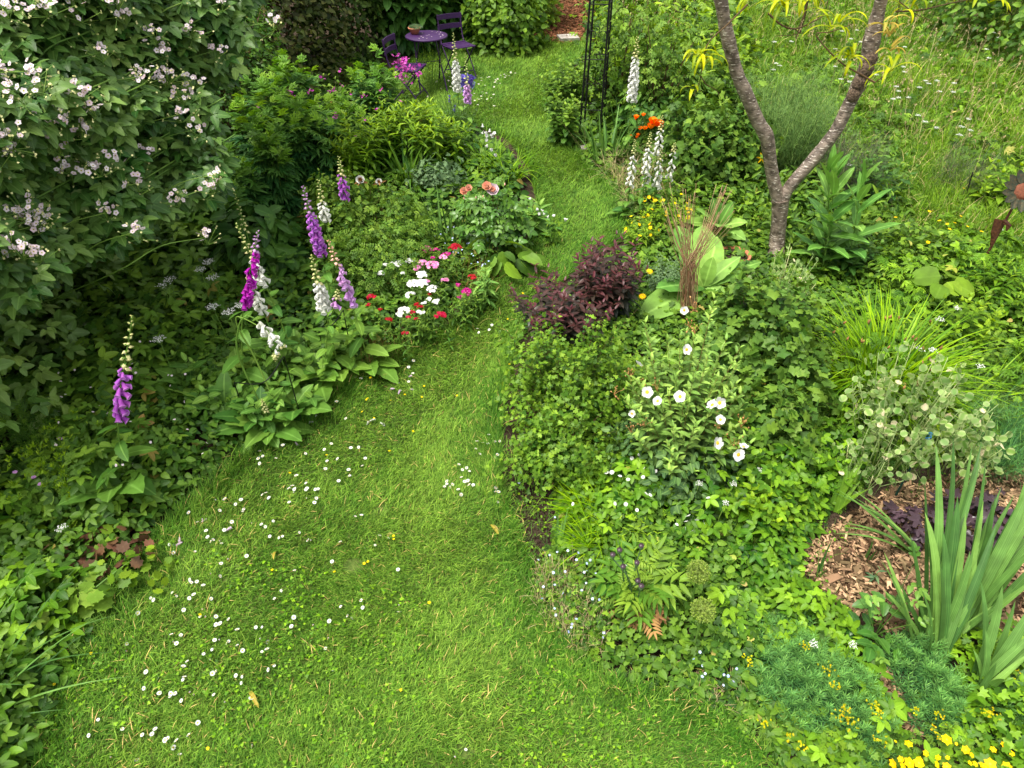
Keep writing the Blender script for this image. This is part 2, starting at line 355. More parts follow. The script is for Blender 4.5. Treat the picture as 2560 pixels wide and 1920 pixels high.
def shoots(g, B, Tp, T, gap, per, size, start=.15, p0=-.15, p1=1.0, prof=None, mat=0, age=(.1, .9), opp=False, topn=0, szj=.2, gs=None, smat=1, sr=.004, bow=.0, apow=2.0, normal_tilt=.15):
    B = np.asarray(B, float); Tp = np.asarray(Tp, float); n = len(B); L = np.linalg.norm(Tp-B, axis=1)
    m = 7; t = np.linspace(0, 1, m)[None, :, None]
    def pos(Bq, Tq, t):
        p = Bq+(Tq-Bq)*t; xy = Bq[..., :2]+(Tq[..., :2]-Bq[..., :2])*t[..., :1]**(1.6); p = p.copy(); p[..., :2] = xy; return p
    tubes(gs or g, pos(B[:, None], Tp[:, None], t), sr*(1-.7*np.linspace(0, 1, m)), 3 if sr < .006 else 5, smat, .5)
    idx, tt, k_ = [], [], []
    for i in range(n):
        c = max(2, int(L[i]*(1-start)/gap)); q = np.linspace(start, 1, c)
        for r in range(per): idx.append(np.full(c, i)); tt.append(q); k_.append(np.arange(c)*1000+r)
    idx = np.concatenate(idx); tt = np.concatenate(tt); k_ = np.concatenate(k_); node = k_//1000; r = k_ % 1000
    P = pos(B[idx], Tp[idx], tt[:, None]); ph = rng.uniform(0, 6.28, n)[idx]
    az = ph+(node*math.pi/2+r*2*math.pi/per if opp else node*2.4+r*2*math.pi/per)+rng.normal(0, .2, len(idx))
    el = p0+(p1-p0)*tt**3+rng.normal(0, .15, len(idx)); d = az_dir(az, el)
    s = size*(prof(tt) if prof else (1.0-.55*tt**4))*rng.uniform(1-szj, 1+szj, len(idx))
    nn = np.tile([0, 0, 1.], (len(idx), 1))-.6*az_dir(az, 0*az)*np.clip(el, 0, 2)[:, None]+rng.normal(0, normal_tilt, (len(idx), 3))
    put(g, T, P, d, nn, s, age[0]+(age[1]-age[0])*tt**apow+rng.normal(0, .06, len(idx)), mat)
def ring(c, r, n, h, hj=.2, lean=.25, rin=0.0, toward=(0, 0)):
    a = rng.uniform(0, 6.283, n); q = np.sqrt(rng.uniform(rin, 1, n)); bx = c[0]+np.cos(a)*q*r*.45; by = c[1]+np.sin(a)*q*r*.45
    hh = h*rng.uniform(1-hj, 1+hj*.4, n)*(1-.25*q); tx = c[0]+np.cos(a)*q*r+toward[0]*hh; ty = c[1]+np.sin(a)*q*r+toward[1]*hh
    return np.stack([bx, by, gz(bx, by)], -1), np.stack([tx, ty, gz(bx, by)+hh], -1)
def box(g, c, ax, ay, az_, mat=0, age=.5):     # oriented box: centre and three half-axis vectors
    c, ax, ay, az_ = map(lambda v: np.array(v, float), (c, ax, ay, az_))
    V = [c+i*ax+j*ay+k*az_ for i in (-1, 1) for j in (-1, 1) for k in (-1, 1)]
    q = [(0, 1, 3, 2), (4, 6, 7, 5), (0, 4, 5, 1), (2, 3, 7, 6), (0, 2, 6, 4), (1, 5, 7, 3)]
    i0 = 0; VV = []; Q = []
    for f in q: VV += [V[a] for a in f]; Q.append((i0, i0+1, i0+2, i0+3)); i0 += 4
    g.add(VV, None, Q, (.5, .8, age), mat)
# ================================================================ materials
lawn_m = leafmat('lawn_blade', (.068, .180, .026), (.245, .385, .075), .6, .30, 0, .5, .25, dry=(.48, .38, .15))
clover_m = leafmat('clover_leaf', (.07, .18, .014), (.18, .33, .035), .5, .25, 0, .45)
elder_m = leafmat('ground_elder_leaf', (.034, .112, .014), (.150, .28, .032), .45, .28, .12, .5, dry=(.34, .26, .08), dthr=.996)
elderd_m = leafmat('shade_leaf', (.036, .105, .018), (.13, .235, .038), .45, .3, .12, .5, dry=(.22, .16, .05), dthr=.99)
mix_m = leafmat('mixed_leaf', (.034, .10, .016), (.14, .245, .035), .5, .28, .1, .55, dry=(.36, .28, .10), dthr=.992)
bram_m = leafmat('bramble_leaf', (.038, .110, .022), (.185, .29, .080), .42, .25, .16, .35, .5)
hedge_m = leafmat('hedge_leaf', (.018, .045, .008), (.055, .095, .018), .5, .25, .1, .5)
copper_m = leafmat('copper_leaf', (.022, .058, .012), (.085, .085, .022), .5, .25, .1, .5)
comf_m = leafmat('comfrey_leaf', (.032, .092, .020), (.09, .19, .038), .45, .25, .22, .35)
lime_m = leafmat('lime_leaf', (.05, .14, .014), (.20, .32, .035), .45, .3, .15, .3)
cut_m = leafmat('cut_leaf', (.034, .110, .030), (.17, .32, .042), .5, .28, .2, .3)
tall_m = leafmat('tall_leaf', (.055, .14, .020), (.21, .33, .035), .5, .28, .22, .3)
smal_m = leafmat('small_leaf', (.045, .125, .022), (.17, .275, .045), .5, .3, .15, .4)
roseg_m = leafmat('rose_leaf', (.045, .13, .022), (.12, .23, .045), .35, .22, .2, .3, .6)
fox_m = leafmat('foxglove_leaf', (.050, .135, .026), (.14, .26, .05), .5, .25, .35, .25)
foxl_m = leafmat('foxglove_leaf_pale', (.08, .17, .03), (.16, .28, .05), .5, .25, .35, .25)
goos_m = leafmat('gooseberry_leaf', (.036, .110, .018), (.17, .29, .04), .45, .28, .1, .35)
curr_m = leafmat('currant_leaf', (.034, .105, .020), (.13, .225, .04), .5, .28, .05, .4)
cist_m = leafmat('cistus_leaf', (.040, .090, .034), (.24, .38, .09), .5, .2, .2, .25)
dark_m = leafmat('purple_black_leaf', (.022, .034, .020), (.075, .018, .022), .4, .10, .08, .4, .45)
heuch_m = leafmat('purple_leaf', (.022, .018, .022), (.06, .035, .045), .3, .08, .2, .3, .6)
plum_m = leafmat('plum_leaf', (.09, .035, .035), (.2, .11, .06), .4, .15, .2, .3)
muls_m = leafmat('mullein_leaf', (.10, .22, .045), (.22, .37, .09), .6, .2, .35, .2)
iris_m = leafmat('iris_blade', (.048, .130, .030), (.125, .23, .055), .5, .2, .1, .5, stripes=22)
strap_m = leafmat('strap_blade', (.045, .13, .02), (.15, .27, .04), .4, .25, .15, .3)
sedge_m = leafmat('sedge_blade', (.07, .19, .015), (.27, .43, .035), .45, .25, 0, .3)
mead_m = leafmat('meadow_blade', (.055, .155, .016), (.22, .35, .045), .55, .3, 0, .55, dry=(.42, .36, .17))
fenn_m = leafmat('fennel_thread', (.060, .135, .035), (.18, .28, .08), .6, .2, 0, .3)
brfn_m = leafmat('bronze_fennel_thread', (.05, .06, .04), (.11, .10, .07), .6, .2, 0, .3)
spur_m = leafmat('spurge_needle', (.030, .11, .042), (.14, .30, .075), .5, .2, 0, .3)
teas_m = leafmat('teasel_leaf', (.08, .20, .04), (.20, .37, .08), .45, .25, .45, .2)
peach_m = leafmat('peach_leaf', (.15, .25, .02), (.42, .46, .03), .45, .35, .2, .25)
gold_m = leafmat('golden_leaf', (.36, .24, .05), (.48, .42, .10), .5, .3, .2, .25)
hone_m = leafmat('honesty_pod', (.13, .24, .05), (.27, .40, .14), .5, .4, .0, .25, .4, edge=(.36, .43, .2), dry=(.7, .6, .42))
poppyl_m = leafmat('poppy_leaf', (.06, .17, .025), (.21, .32, .05), .5, .25, .06, .25, dry=(.42, .34, .14), dthr=.965)
alch_m = leafmat('round_leaf', (.06, .15, .025), (.18, .30, .05), .5, .28, .15, .3)
hetr_m = leafmat('alumroot_leaf', (.08, .17, .02), (.17, .27, .035), .5, .3, .15, .3)
gryl_m = leafmat('grey_green_leaf', (.07, .13, .06), (.14, .22, .10), .55, .2, .15, .3)
stemg_m = leafmat('green_stem', (.07, .14, .03), (.14, .24, .05), .5, 0, 0, .3)
stemb_m = leafmat('brown_stem', (.07, .045, .022), (.12, .08, .04), .7, 0, 0, .35)
stemr_m = leafmat('red_stem', (.20, .085, .045), (.50, .36, .22), .6, 0, 0, .3)
straw_m = leafmat('straw', (.30, .24, .12), (.5, .42, .24), .7, .1, 0, .3)
brack_m = leafmat('dry_brown_leaf', (.16, .09, .04), (.36, .22, .09), .7, .15, .1, .4)
def petal(name, a, b, edge=None, t=.25, var=.15, rib=0): return leafmat(name, a, b, .55, t, rib, var, .3, edge=edge)
white_m = petal('white_petal', (.64, .64, .61), (.74, .74, .72))
pinkw_m = petal('pale_pink_petal', (.58, .46, .50), (.76, .70, .73))
cream_m = petal('cream_bud', (.42, .46, .16), (.70, .68, .36))
purp_m = petal('purple_bell', (.26, .05, .34), (.44, .14, .52), (.54, .26, .62))
mage_m = petal('magenta_bell', (.26, .010, .25), (.36, .03, .32), (.48, .10, .46))
lilac_m = petal('lilac_bell', (.38, .15, .46), (.58, .34, .58), (.62, .42, .66))
wbell_m = petal('white_bell', (.56, .57, .47), (.68, .68, .64), (.76, .76, .74))
red_m = petal('crimson_petal', (.24, .002, .010), (.38, .004, .02), var=.35)
mag2_m = petal('magenta_petal', (.28, .004, .11), (.42, .02, .18), var=.35)
pink_m = petal('pink_petal', (.56, .15, .34), (.72, .38, .54), var=.3)
camp_m = petal('campion_petal', (.42, .06, .32), (.56, .14, .44))
yel_m = petal('yellow_petal', (.80, .50, .01), (.88, .62, .02))
yelg_m = petal('yellow_green_bract', (.26, .32, .02), (.50, .38, .03))
oran_m = petal('orange_petal', (.90, .19, .01), (.98, .30, .02))
peac_m = petal('peach_petal', (.80, .38, .24), (.86, .62, .52))
blue_m = petal('pale_blue_petal', (.45, .55, .85), (.62, .68, .9))
viol_m = petal('violet_petal', (.14, .08, .42), (.30, .26, .66))
cent_m = plain('yellow_centre', (.75, .45, .02), .7, bump=.3, scale=900)
wpink_m = petal('fallen_bell', (.50, .32, .50), (.75, .65, .70))
purple_paint = plain('purple_paint', (.030, .007, .055), .5, 0, .08, 60, (.042, .012, .072), .35)
black_metal = plain('black_metal', (.010, .011, .012), .45, .6, .1, 80, (.022, .022, .022))
rust_m = plain('rusty_metal', (.075, .028, .016), .7, .4, .4, 60, (.15, .055, .025))
patina_m = plain('patina_metal', (.030, .045, .028), .55, .5, .3, 40, (.075, .06, .03))
terra_m = plain('terracotta', (.42, .13, .055), .8, 0, .3, 40, (.5, .2, .1))
soil_m = plain('soil', (.030, .020, .013), .95, 0, 1.0, 55, (.060, .042, .028), .1)
mulchg_m = plain('mulch_bed', (.055, .028, .014), .95, 0, 1.0, 70, (.15, .085, .045), .1)
turf_m = plain('turf', (.05, .09, .015), .95, 0, .8, 45, (.10, .13, .03), .1)
stone_m = plain('pale_stone', (.24, .21, .18), .85, 0, .6, 12, (.42, .38, .34), .2)
bark_m = None
def make_bark():
    m, n, out = newmat('cherry_bark'); L = n.links.new
    tc = N(n, 'ShaderNodeTexCoord'); sp = N(n, 'ShaderNodeAttribute', attribute_name='lf')
    a = N(n, 'ShaderNodeTexNoise'); a.inputs['Scale'].default_value = 16; a.inputs['Detail'].default_value = 10; L(tc.outputs['Object'], a.inputs['Vector'])
    mp = N(n, 'ShaderNodeMapping'); mp.inputs['Scale'].default_value = (22, 22, 95); L(tc.outputs['Object'], mp.inputs[0])
    b = N(n, 'ShaderNodeTexNoise'); b.inputs['Scale'].default_value = 1.0; b.inputs['Detail'].default_value = 4; L(mp.outputs[0], b.inputs['Vector'])
    mx = N(n, 'ShaderNodeMix', data_type='RGBA'); mx.inputs[6].default_value = (.070, .050, .036, 1); mx.inputs[7].default_value = (.27, .21, .16, 1)
    r = N(n, 'ShaderNodeMapRange'); r.inputs['From Min'].default_value = .36; r.inputs['From Max'].default_value = .66; L(a.outputs[0], r.inputs[0]); L(r.outputs[0], mx.inputs[0])
    m2 = N(n, 'ShaderNodeMix', data_type='RGBA'); m2.inputs[7].default_value = (.62, .55, .46, 1)
    r2 = N(n, 'ShaderNodeMapRange'); r2.inputs['From Min'].default_value = .60; r2.inputs['From Max'].default_value = .66; L(b.outputs[0], r2.inputs[0]); L(r2.outputs[0], m2.inputs[0]); L(mx.outputs[2], m2.inputs[6])
    m3 = N(n, 'ShaderNodeMix', data_type='RGBA'); m3.inputs[7].default_value = (.035, .022, .015, 1)
    r3 = N(n, 'ShaderNodeMapRange'); r3.inputs['From Min'].default_value = .42; r3.inputs['From Max'].default_value = .34; L(b.outputs[0], r3.inputs[0]); L(r3.outputs[0], m3.inputs[0]); L(m2.outputs[2], m3.inputs[6])
    p = N(n, 'ShaderNodeBsdfPrincipled'); p.inputs['Roughness'].default_value = .55; L(m3.outputs[2], p.inputs['Base Color'])
    bp = N(n, 'ShaderNodeBump'); bp.inputs['Strength'].default_value = .7; bp.inputs['Distance'].default_value = .01; L(b.outputs[0], bp.inputs['Height']); L(bp.outputs[0], p.inputs['Normal'])
    L(p.outputs[0], out.inputs[0]); return m
bark_m = make_bark()

# ================================================================ the setting
def sheet(name, poly, dz, mat, kind='structure'):
    g = G(); v = [(x, y, gz(x, y)+dz) for x, y in poly]
    me = bpy.data.meshes.new(name); me.from_pydata([tuple(q) for q in v], [], [tuple(range(len(v)))]); me.materials.append(mat)
    o = bpy.data.objects.new(name, me); COL.objects.link(o); return tag(o, kind=kind)
sheet('ground', [(-45, -30), (45, -30), (45, 60), (-45, 60)], -.008, soil_m)
LAWN_PX = [(-60, 2700), (60, 1990), (100, 1830), (150, 1680), (200, 1540), (250, 1440), (350, 1390), (420, 1310), (530, 1210), (600, 1140), (720, 1075), (800, 1020), (860, 970), (930, 915), (1010, 880), (1120, 820), (1190, 770), (1220, 710), (1300, 640), (1330, 580), (1340, 500), (1320, 420), (1270, 350), (1180, 310), (1090, 290), (960, 260), (960, 180), (1090, 115), (1180, 105), (1260, 120), (1340, 100), (1440, 92), (1480, 110), (1420, 180), (1385, 260), (1400, 335), (1465, 415), (1530, 480), (1570, 540), (1560, 600), (1480, 650), (1400, 710), (1350, 790), (1290, 860), (1270, 960), (1255, 1060), (1250, 1180), (1275, 1290), (1330, 1420), (1330, 1520), (1400, 1610), (1490, 1690), (1640, 1730), (1800, 1800), (1900, 1880), (1940, 1990), (2300, 2700)]
LAWN = ground_poly(LAWN_PX)
sheet('lawn_ground', LAWN, -.003, turf_m)
MULCH_PX = [(2010, 1370), (2090, 1310), (2250, 1215), (2560, 1160), (3300, 1160), (3300, 1600), (2560, 1580), (2400, 1560), (2230, 1580), (2080, 1500), (2010, 1430)]
MUL = ground_poly(MULCH_PX); MUL2 = ground_poly([(2150, 1660), (2230, 1670), (2300, 1800), (2290, 1870), (2230, 1860), (2180, 1750)])
MUL3 = ground_poly([(1320, 10), (1500, -10), (1520, 60), (1480, 100), (1400, 110), (1330, 95)])
sheet('mulch_ground', MUL, -.004, mulchg_m); sheet('mulch_strip', MUL2, -.004, mulchg_m); sheet('mulch_path', MUL3, -.004, mulchg_m)
chip_m = leafmat('wood_chip', (.060, .035, .020), (.42, .295, .175), .85, 0, 0, .75, .15)
chip2_m = leafmat('bark_chip', (.10, .045, .025), (.26, .13, .07), .85, 0, 0, .5, .15)
def chips(poly, dens, sz, name, mt):
    g = G(); x, y = scatter(poly, dens); k = len(x)
    V = np.array([(-.5, 0, 0), (.5, .06, 0), (.42, 1, 0), (-.38, .92, 0), (-.45, .03, .22), (.45, .1, .22), (.36, .93, .18), (-.34, .85, .2)])
    T = (V*np.array([.34, 1, .4]), np.zeros((0, 3), int), np.array([(4, 5, 6, 7), (0, 1, 5, 4), (1, 2, 6, 5), (2, 3, 7, 6), (3, 0, 4, 7)]), np.full(8, .8))
    s = sz*np.exp(rng.normal(0, .4, k)); d = az_dir(rng.uniform(0, 6.28, k), rng.normal(0, .25, k)); n = np.stack([rng.normal(0, .35, k), rng.normal(0, .35, k), np.ones(k)], -1)
    put(g, T, np.stack([x, y, gz(x, y)+rng.uniform(.002, .022, k)], -1), d, n, s, np.clip(rng.beta(1.3, 1.5, k)+.25*nz(x, y, 4, 1), 0, 1), sx=rng.uniform(.6, 1.5, k))
    return tag(g.build(name, mt, smooth=False), kind='stuff')
tag(chips(MUL, 4200, .034, 'wood_chips', chip_m), 'light brown wood chips around the sword-leaved plants', 'wood chips')
tag(chips(MUL2, 4200, .034, 'wood_chips', chip_m), 'strip of brown wood chips between the spurge patches', 'wood chips')
tag(chips(MUL3, 1500, .05, 'bark_chips', chip2_m), 'reddish brown bark chips on the far path', 'bark chips')
clod = G(); x, y = scatter(ground_poly([(1240, 1150), (1420, 1130), (1440, 1440), (1300, 1420)]), 1500); k = len(x)
put(clod, (np.array([(-.5, -.5, 0), (.5, -.4, 0), (.4, .5, 0), (-.4, .4, 0), (0, 0, .6)]), np.array([(0, 1, 4), (1, 2, 4), (2, 3, 4), (3, 0, 4)]), np.zeros((0, 4), int), np.ones(5)), np.stack([x, y, gz(x, y)], -1), az_dir(rng.uniform(0, 6.28, k), 0*x), np.tile([0, 0, 1.], (k, 1)), rng.uniform(.008, .03, k))
tag(clod.build('soil_clods', soil_m, smooth=False), 'dark crumbly soil at the lawn edge', 'soil', kind='stuff')

# ---------------------------------------------------------------- lawn grass
def lawn():
    g = G(); x, y = scatter(LAWN, 15000); d = np.sqrt(x*x+y*y+13); keep = rng.random(len(x)) < np.clip((4.6/d)**1.35, 0, 1)*np.where(y < 1.45, .45, 1); x, y, d = x[keep], y[keep], d[keep]; k = len(x)
    sc = np.clip(d/4.6, 1, 2.6); e = dedge(x, y, LAWN)
    pat = 1.2*nz(x, y, .9, 2)+.6*nz(x, y, 4, 1); bare = np.zeros(k, bool)
    for px, py, r_ in ((885, 1412, .07), (950, 1272, .05), (1165, 1872, .05)): c = W(px, py); bare |= np.hypot(x-c.x, (y-c.y)*1.2)+.02*nz(x, y, 20, 1) < r_
    x, y, d, sc, e, pat = (q_[~bare] for q_ in (x, y, d, sc, e, pat)); k = len(x); tall_ = None
    tall = np.clip(1-e/.16, 0, 1)*(.5+.5*rng.random(k))*np.clip(1.8-d/8, 0, 1)
    age0 = 1-.55*np.clip((d-6)/3, 0, 1)
    L = (.034+.045*rng.random(k)**1.8+.014*np.clip(pat, -1, 1))*(1+1.2*tall)*np.clip(sc, 1, 1.2)
    comb = 2.2*nz(x, y, 1.1, 4)+rng.normal(0, 1.1, k)
    path = np.clip(1-np.abs(e-.55)/.4, 0, 1)
    age = .36+.20*pat+.30*path+.16*nz(x, y, 11, 9)+rng.normal(0, .22, k)*age0-.30*tall+.05*(1-age0)
    rn = rng.random(k); rn = np.where((rn > .93) & (rng.random(k) < .70+.5*(1-age0)*1.8), .5, rn)
    B = np.stack([x, y, gz(x, y)], -1)
    blades(g, B, comb, L, rng.uniform(.003, .006, k)*np.clip(sc, 1, 3)**.75, rng.uniform(.25, 1.15, k)*(1-.5*tall), rng.uniform(.1, 1.1, k), 2, 0, age, rnd=rn, taper=.9, twist=.5)
    return tag(g.build('lawn_grass', lawn_m), 'mown green grass of the winding lawn path', 'grass', kind='stuff')
lawn()
def clover():
    g = G(); T = comp([(RND, a, (0, 0, 0), .5) for a in (0, 2.09, -2.09)])
    poly = ground_poly([(100, 1990), (180, 1500), (420, 1350), (900, 1450), (1250, 1560), (1560, 1690), (1940, 1990), (2300, 2700)])
    x, y = scatter(poly, 1500); m = (nz(x, y, 1.7, 8)+.6*nz(x, y, 6, 3) > -.1) & (rng.random(len(x)) < .6) & inpoly(x, y, LAWN); x, y = x[m], y[m]; k = len(x)
    put(g, T, np.stack([x, y, gz(x, y)+rng.uniform(.02, .042, k)], -1), az_dir(rng.uniform(0, 6.28, k), 0*x), np.stack([rng.normal(0, .3, k), rng.normal(0, .3, k), np.ones(k)], -1), rng.uniform(.010, .026, k), rng.random(k))
    return tag(g.build('clover', clover_m), 'low clover leaves mixed into the near lawn', 'clover', kind='stuff')
clover()
def long_grass():                          # longer tufts along the bed edges
    g = G()
    for px, py, n, L, r in [(980, 880, 150, .16, .2), (1100, 800, 200, .18, .28), (1200, 740, 150, .15, .2), (920, 930, 90, .13, .15), (1300, 660, 80, .13, .15), (700, 1110, 60, .11, .2), (330, 1400, 90, .12, .15), (300, 1560, 120, .13, .2), (260, 1620, 90, .12, .2), (1300, 1150, 70, .10, .12), (1400, 1620, 150, .10, .25), (1600, 1720, 120, .10, .3), (1430, 370, 90, .13, .2), (1500, 450, 90, .14, .2), (1400, 200, 60, .13, .2), (860, 980, 70, .12, .12), (1230, 900, 80, .10, .15)]:
        c = W(px, py); a = rng.uniform(0, 6.28, n); q = r*np.sqrt(rng.random(n)); x = c.x+np.cos(a)*q*1.4; y = c.y+np.sin(a)*q
        blades(g, np.stack([x, y, gz(x, y)], -1), rng.uniform(0, 6.28, n), L*rng.uniform(.6, 1.2, n), .0045, rng.uniform(.1, .6, n), rng.uniform(.3, 1.6, n), 4, 0, rng.uniform(.1, .6, n), taper=.95)
    epx = [(1345, 1500), (1370, 1570), (1420, 1610), (1460, 1650), (1500, 1680), (1560, 1700), (1620, 1715), (1680, 1740), (1740, 1765), (1800, 1790), (1860, 1830), (1910, 1870), (1330, 1420), (1300, 1330), (1280, 1260), (1270, 1150), (560, 1170), (640, 1120), (480, 1240), (400, 1330), (320, 1390), (230, 1450), (180, 1600), (130, 1730), (1230, 720), (1310, 640)]*3
    for i in range(70+len(epx)):
        c = W(rng.uniform(150, 1400), rng.uniform(1180, 1900)) if i < 70 else W(epx[i-70][0]+rng.normal(0, 22), epx[i-70][1]+rng.normal(0, 12)); n = 26; a = rng.uniform(0, 6.28, n); q = .09*np.sqrt(rng.random(n)); x = c.x+np.cos(a)*q; y = c.y+np.sin(a)*q
        blades(g, np.stack([x, y, gz(x, y)], -1), rng.normal(rng.uniform(0, 6.28), .9, n), rng.uniform(.05, .11, n), .0055, rng.uniform(.3, 1.0, n), rng.uniform(.3, 1.2, n), 4, 0, rng.uniform(.1, .9, n), taper=.95)
    return tag(g.build('long_grass', lawn_m), 'longer unmown grass tufts along the bed edges', 'grass', kind='stuff')
long_grass()
# ================================================================ ground cover in the beds (nobody could count it)
def cover(name, label, cat, mats, layers, kind='stuff'):
    g = G()
    for L in layers: bed(g, **L)
    return tag(g.build(name, mats), label, cat, kind=kind)
RIGHT = [(1480, 110), (1420, 190), (1395, 270), (1420, 345), (1480, 425), (1545, 490), (1575, 560), (1560, 620), (1480, 665), (1410, 720), (1370, 800), (1330, 900), (1330, 1000), (1350, 1080), (1370, 1180), (1400, 1300), (1350, 1400), (1345, 1500), (1410, 1600), (1500, 1680), (1650, 1720), (1810, 1790), (1910, 1870), (1950, 1990), (2300, 2700), (3200, 2700), (2900, 1900), (2290, 1890), (2180, 1760), (2140, 1650), (2190, 1600), (2060, 1520), (1990, 1420), (1990, 1340), (2090, 1260), (2230, 1170), (2560, 1140), (3500, 1140), (3500, 550), (2500, 400), (2100, 300), (1900, 120), (1700, 0), (1520, 10)]
cover('ground_cover', 'low mixed green leaves carpeting the right hand bed', 'ground cover', [mix_m],
      [dict(pts=RIGHT, h=.13, T=OV, size=.055, cover=1.6, edge=.4, age=(.05, .6)), dict(pts=RIGHT, h=.16, T=LOB3, size=.06, cover=.9, edge=.45, age=(.1, .7))])
LEFT = [(-700, 2700), (-80, 2700), (60, 1990), (110, 1830), (150, 1690), (190, 1560), (235, 1450), (340, 1380), (410, 1300), (520, 1200), (590, 1130), (710, 1065), (790, 1010), (850, 960), (920, 905), (1000, 865), (1090, 805), (1160, 755), (1190, 700), (1270, 630), (1300, 570), (1315, 500), (1300, 430), (1250, 365), (1170, 325), (1080, 300), (950, 270), (940, 150), (500, 200), (200, 500), (-200, 800), (-500, 1300)]
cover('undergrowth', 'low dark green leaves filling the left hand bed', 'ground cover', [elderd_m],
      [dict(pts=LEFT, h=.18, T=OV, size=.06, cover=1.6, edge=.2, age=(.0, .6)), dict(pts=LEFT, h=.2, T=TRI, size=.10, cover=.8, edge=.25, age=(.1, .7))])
ELD = [(1400, 1180), (1560, 1130), (1900, 1080), (2100, 1000), (2200, 1150), (2060, 1280), (1990, 1380), (2000, 1450), (1950, 1500), (1760, 1470), (1640, 1400), (1480, 1390), (1420, 1300)]
cover('ground_elder', 'bright green ground elder leaves below the white flowered shrub', 'ground cover', [elder_m],
      [dict(pts=ELD, h=.30, el=(-.35, .15), tilt=.3, T=TRI, size=.10, cover=2.8, edge=.4, age=(-.1, .85), ns=2.6, mask=(2.6, 1, -.45, 1)), dict(pts=ELD, h=.33, el=(-.2, .9), T=OV, size=.05, cover=.8, mask=(2.4, 3, .25, 1), age=(.4, 1)), dict(pts=ELD, h=.24, T=TRI, size=.075, cover=1.4, edge=.3, age=(-.2, .5))])
ELD2 = [(1760, 1480), (1960, 1440), (2060, 1500), (2170, 1620), (2200, 1750), (2270, 1830), (2600, 2700), (2330, 2700), (2060, 1990), (1960, 1860), (2080, 1760), (1960, 1640), (1780, 1600), (1700, 1560)]
cover('ground_elder', 'yellow green ground elder leaves between the spurge and the wood chips', 'ground cover', [elder_m],
      [dict(pts=ELD2, h=.26, el=(-.35, .15), tilt=.3, T=TRI, size=.10, cover=2.0, mask=(1.6, 5, -.2, 1), edge=.22, age=(.35, 1.0), ns=2.6)])
ELD3 = [(2290, 1600), (2420, 1570), (2560, 1590), (3400, 1640), (3400, 2700), (2620, 2700), (2330, 1800)]
cover('ground_elder', 'yellow green leaves around the feet of the sword-leaved plants', 'ground cover', [elder_m],
      [dict(pts=ELD3, h=.2, T=LOB3, size=.075, cover=2.4, edge=.2, age=(.3, .9)), dict(pts=ELD3, h=.2, T=TRI, size=.1, cover=.8, edge=.2, age=(.2, .9))])
FLL = [(-700, 2700), (-80, 2700), (60, 1970), (110, 1800), (200, 1600), (230, 1460), (180, 1400), (140, 1250), (-50, 1180), (-400, 1250)]
cover('ground_elder', 'green ground elder leaves filling the near left corner', 'ground cover', [elder_m, elderd_m],
      [dict(pts=FLL, h=.34, el=(-.4, .1), tilt=.35, T=TRI, size=.13, cover=2.6, edge=.25, age=(.0, .75), ns=1.8), dict(pts=FLL, h=.28, T=TRI, size=.10, cover=1.4, mat=1, edge=.2, age=(.2, .9))])
MIDL = [(60, 1330), (140, 1000), (100, 800), (250, 620), (520, 620), (640, 740), (520, 860), (450, 1000), (470, 1160), (440, 1280), (300, 1350)]
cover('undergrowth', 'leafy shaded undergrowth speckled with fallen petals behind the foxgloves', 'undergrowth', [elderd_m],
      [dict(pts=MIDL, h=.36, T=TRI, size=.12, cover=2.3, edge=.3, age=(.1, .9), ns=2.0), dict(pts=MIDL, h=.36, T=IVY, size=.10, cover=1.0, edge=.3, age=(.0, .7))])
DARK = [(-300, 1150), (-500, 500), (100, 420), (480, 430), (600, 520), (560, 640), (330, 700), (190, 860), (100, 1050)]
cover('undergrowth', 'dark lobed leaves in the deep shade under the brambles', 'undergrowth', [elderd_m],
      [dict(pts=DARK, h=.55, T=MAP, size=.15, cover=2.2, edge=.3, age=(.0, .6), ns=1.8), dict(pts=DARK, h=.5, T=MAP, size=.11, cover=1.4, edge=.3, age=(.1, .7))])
# the right hand middle: lush mixed weeds, and the meadow behind
MIDR = [(2080, 1090), (2060, 900), (2180, 760), (2080, 690), (2150, 600), (2560, 620), (3500, 650), (3500, 1140), (2560, 1140), (2240, 1160)]
cover('weeds', 'lush mixed bright green weeds right of the sedge', 'weeds', [elder_m, mix_m],
      [dict(pts=MIDR, h=.34, T=CUT, size=.07, cover=1.0, mask=(1.3, 7, .15, 1), age=(.2, 1)), dict(pts=MIDR, h=.24, T=TRI, size=.075, cover=1.6, mask=(1.1, 2, -.3, 1), edge=.3, age=(.3, .95), ns=1.6), dict(pts=MIDR, h=.26, T=OVS, size=.045, cover=1.4, mat=1, edge=.3, age=(.2, .9))])
MID2 = [(1880, 650), (1760, 560), (1560, 560), (1580, 500), (1700, 470), (1900, 480), (2060, 420), (2260, 430), (2300, 560), (2150, 700), (2000, 720)]
cover('weeds', 'shaded mixed weeds around the foot of the tree', 'weeds', [mix_m],
      [dict(pts=MID2, h=.24, T=OV, size=.05, cover=1.6, edge=.3, age=(.05, .8)), dict(pts=MID2, h=.3, T=LAN, size=.06, cover=.7, edge=.3, age=(.1, .8), el=(.1, 1.2))])
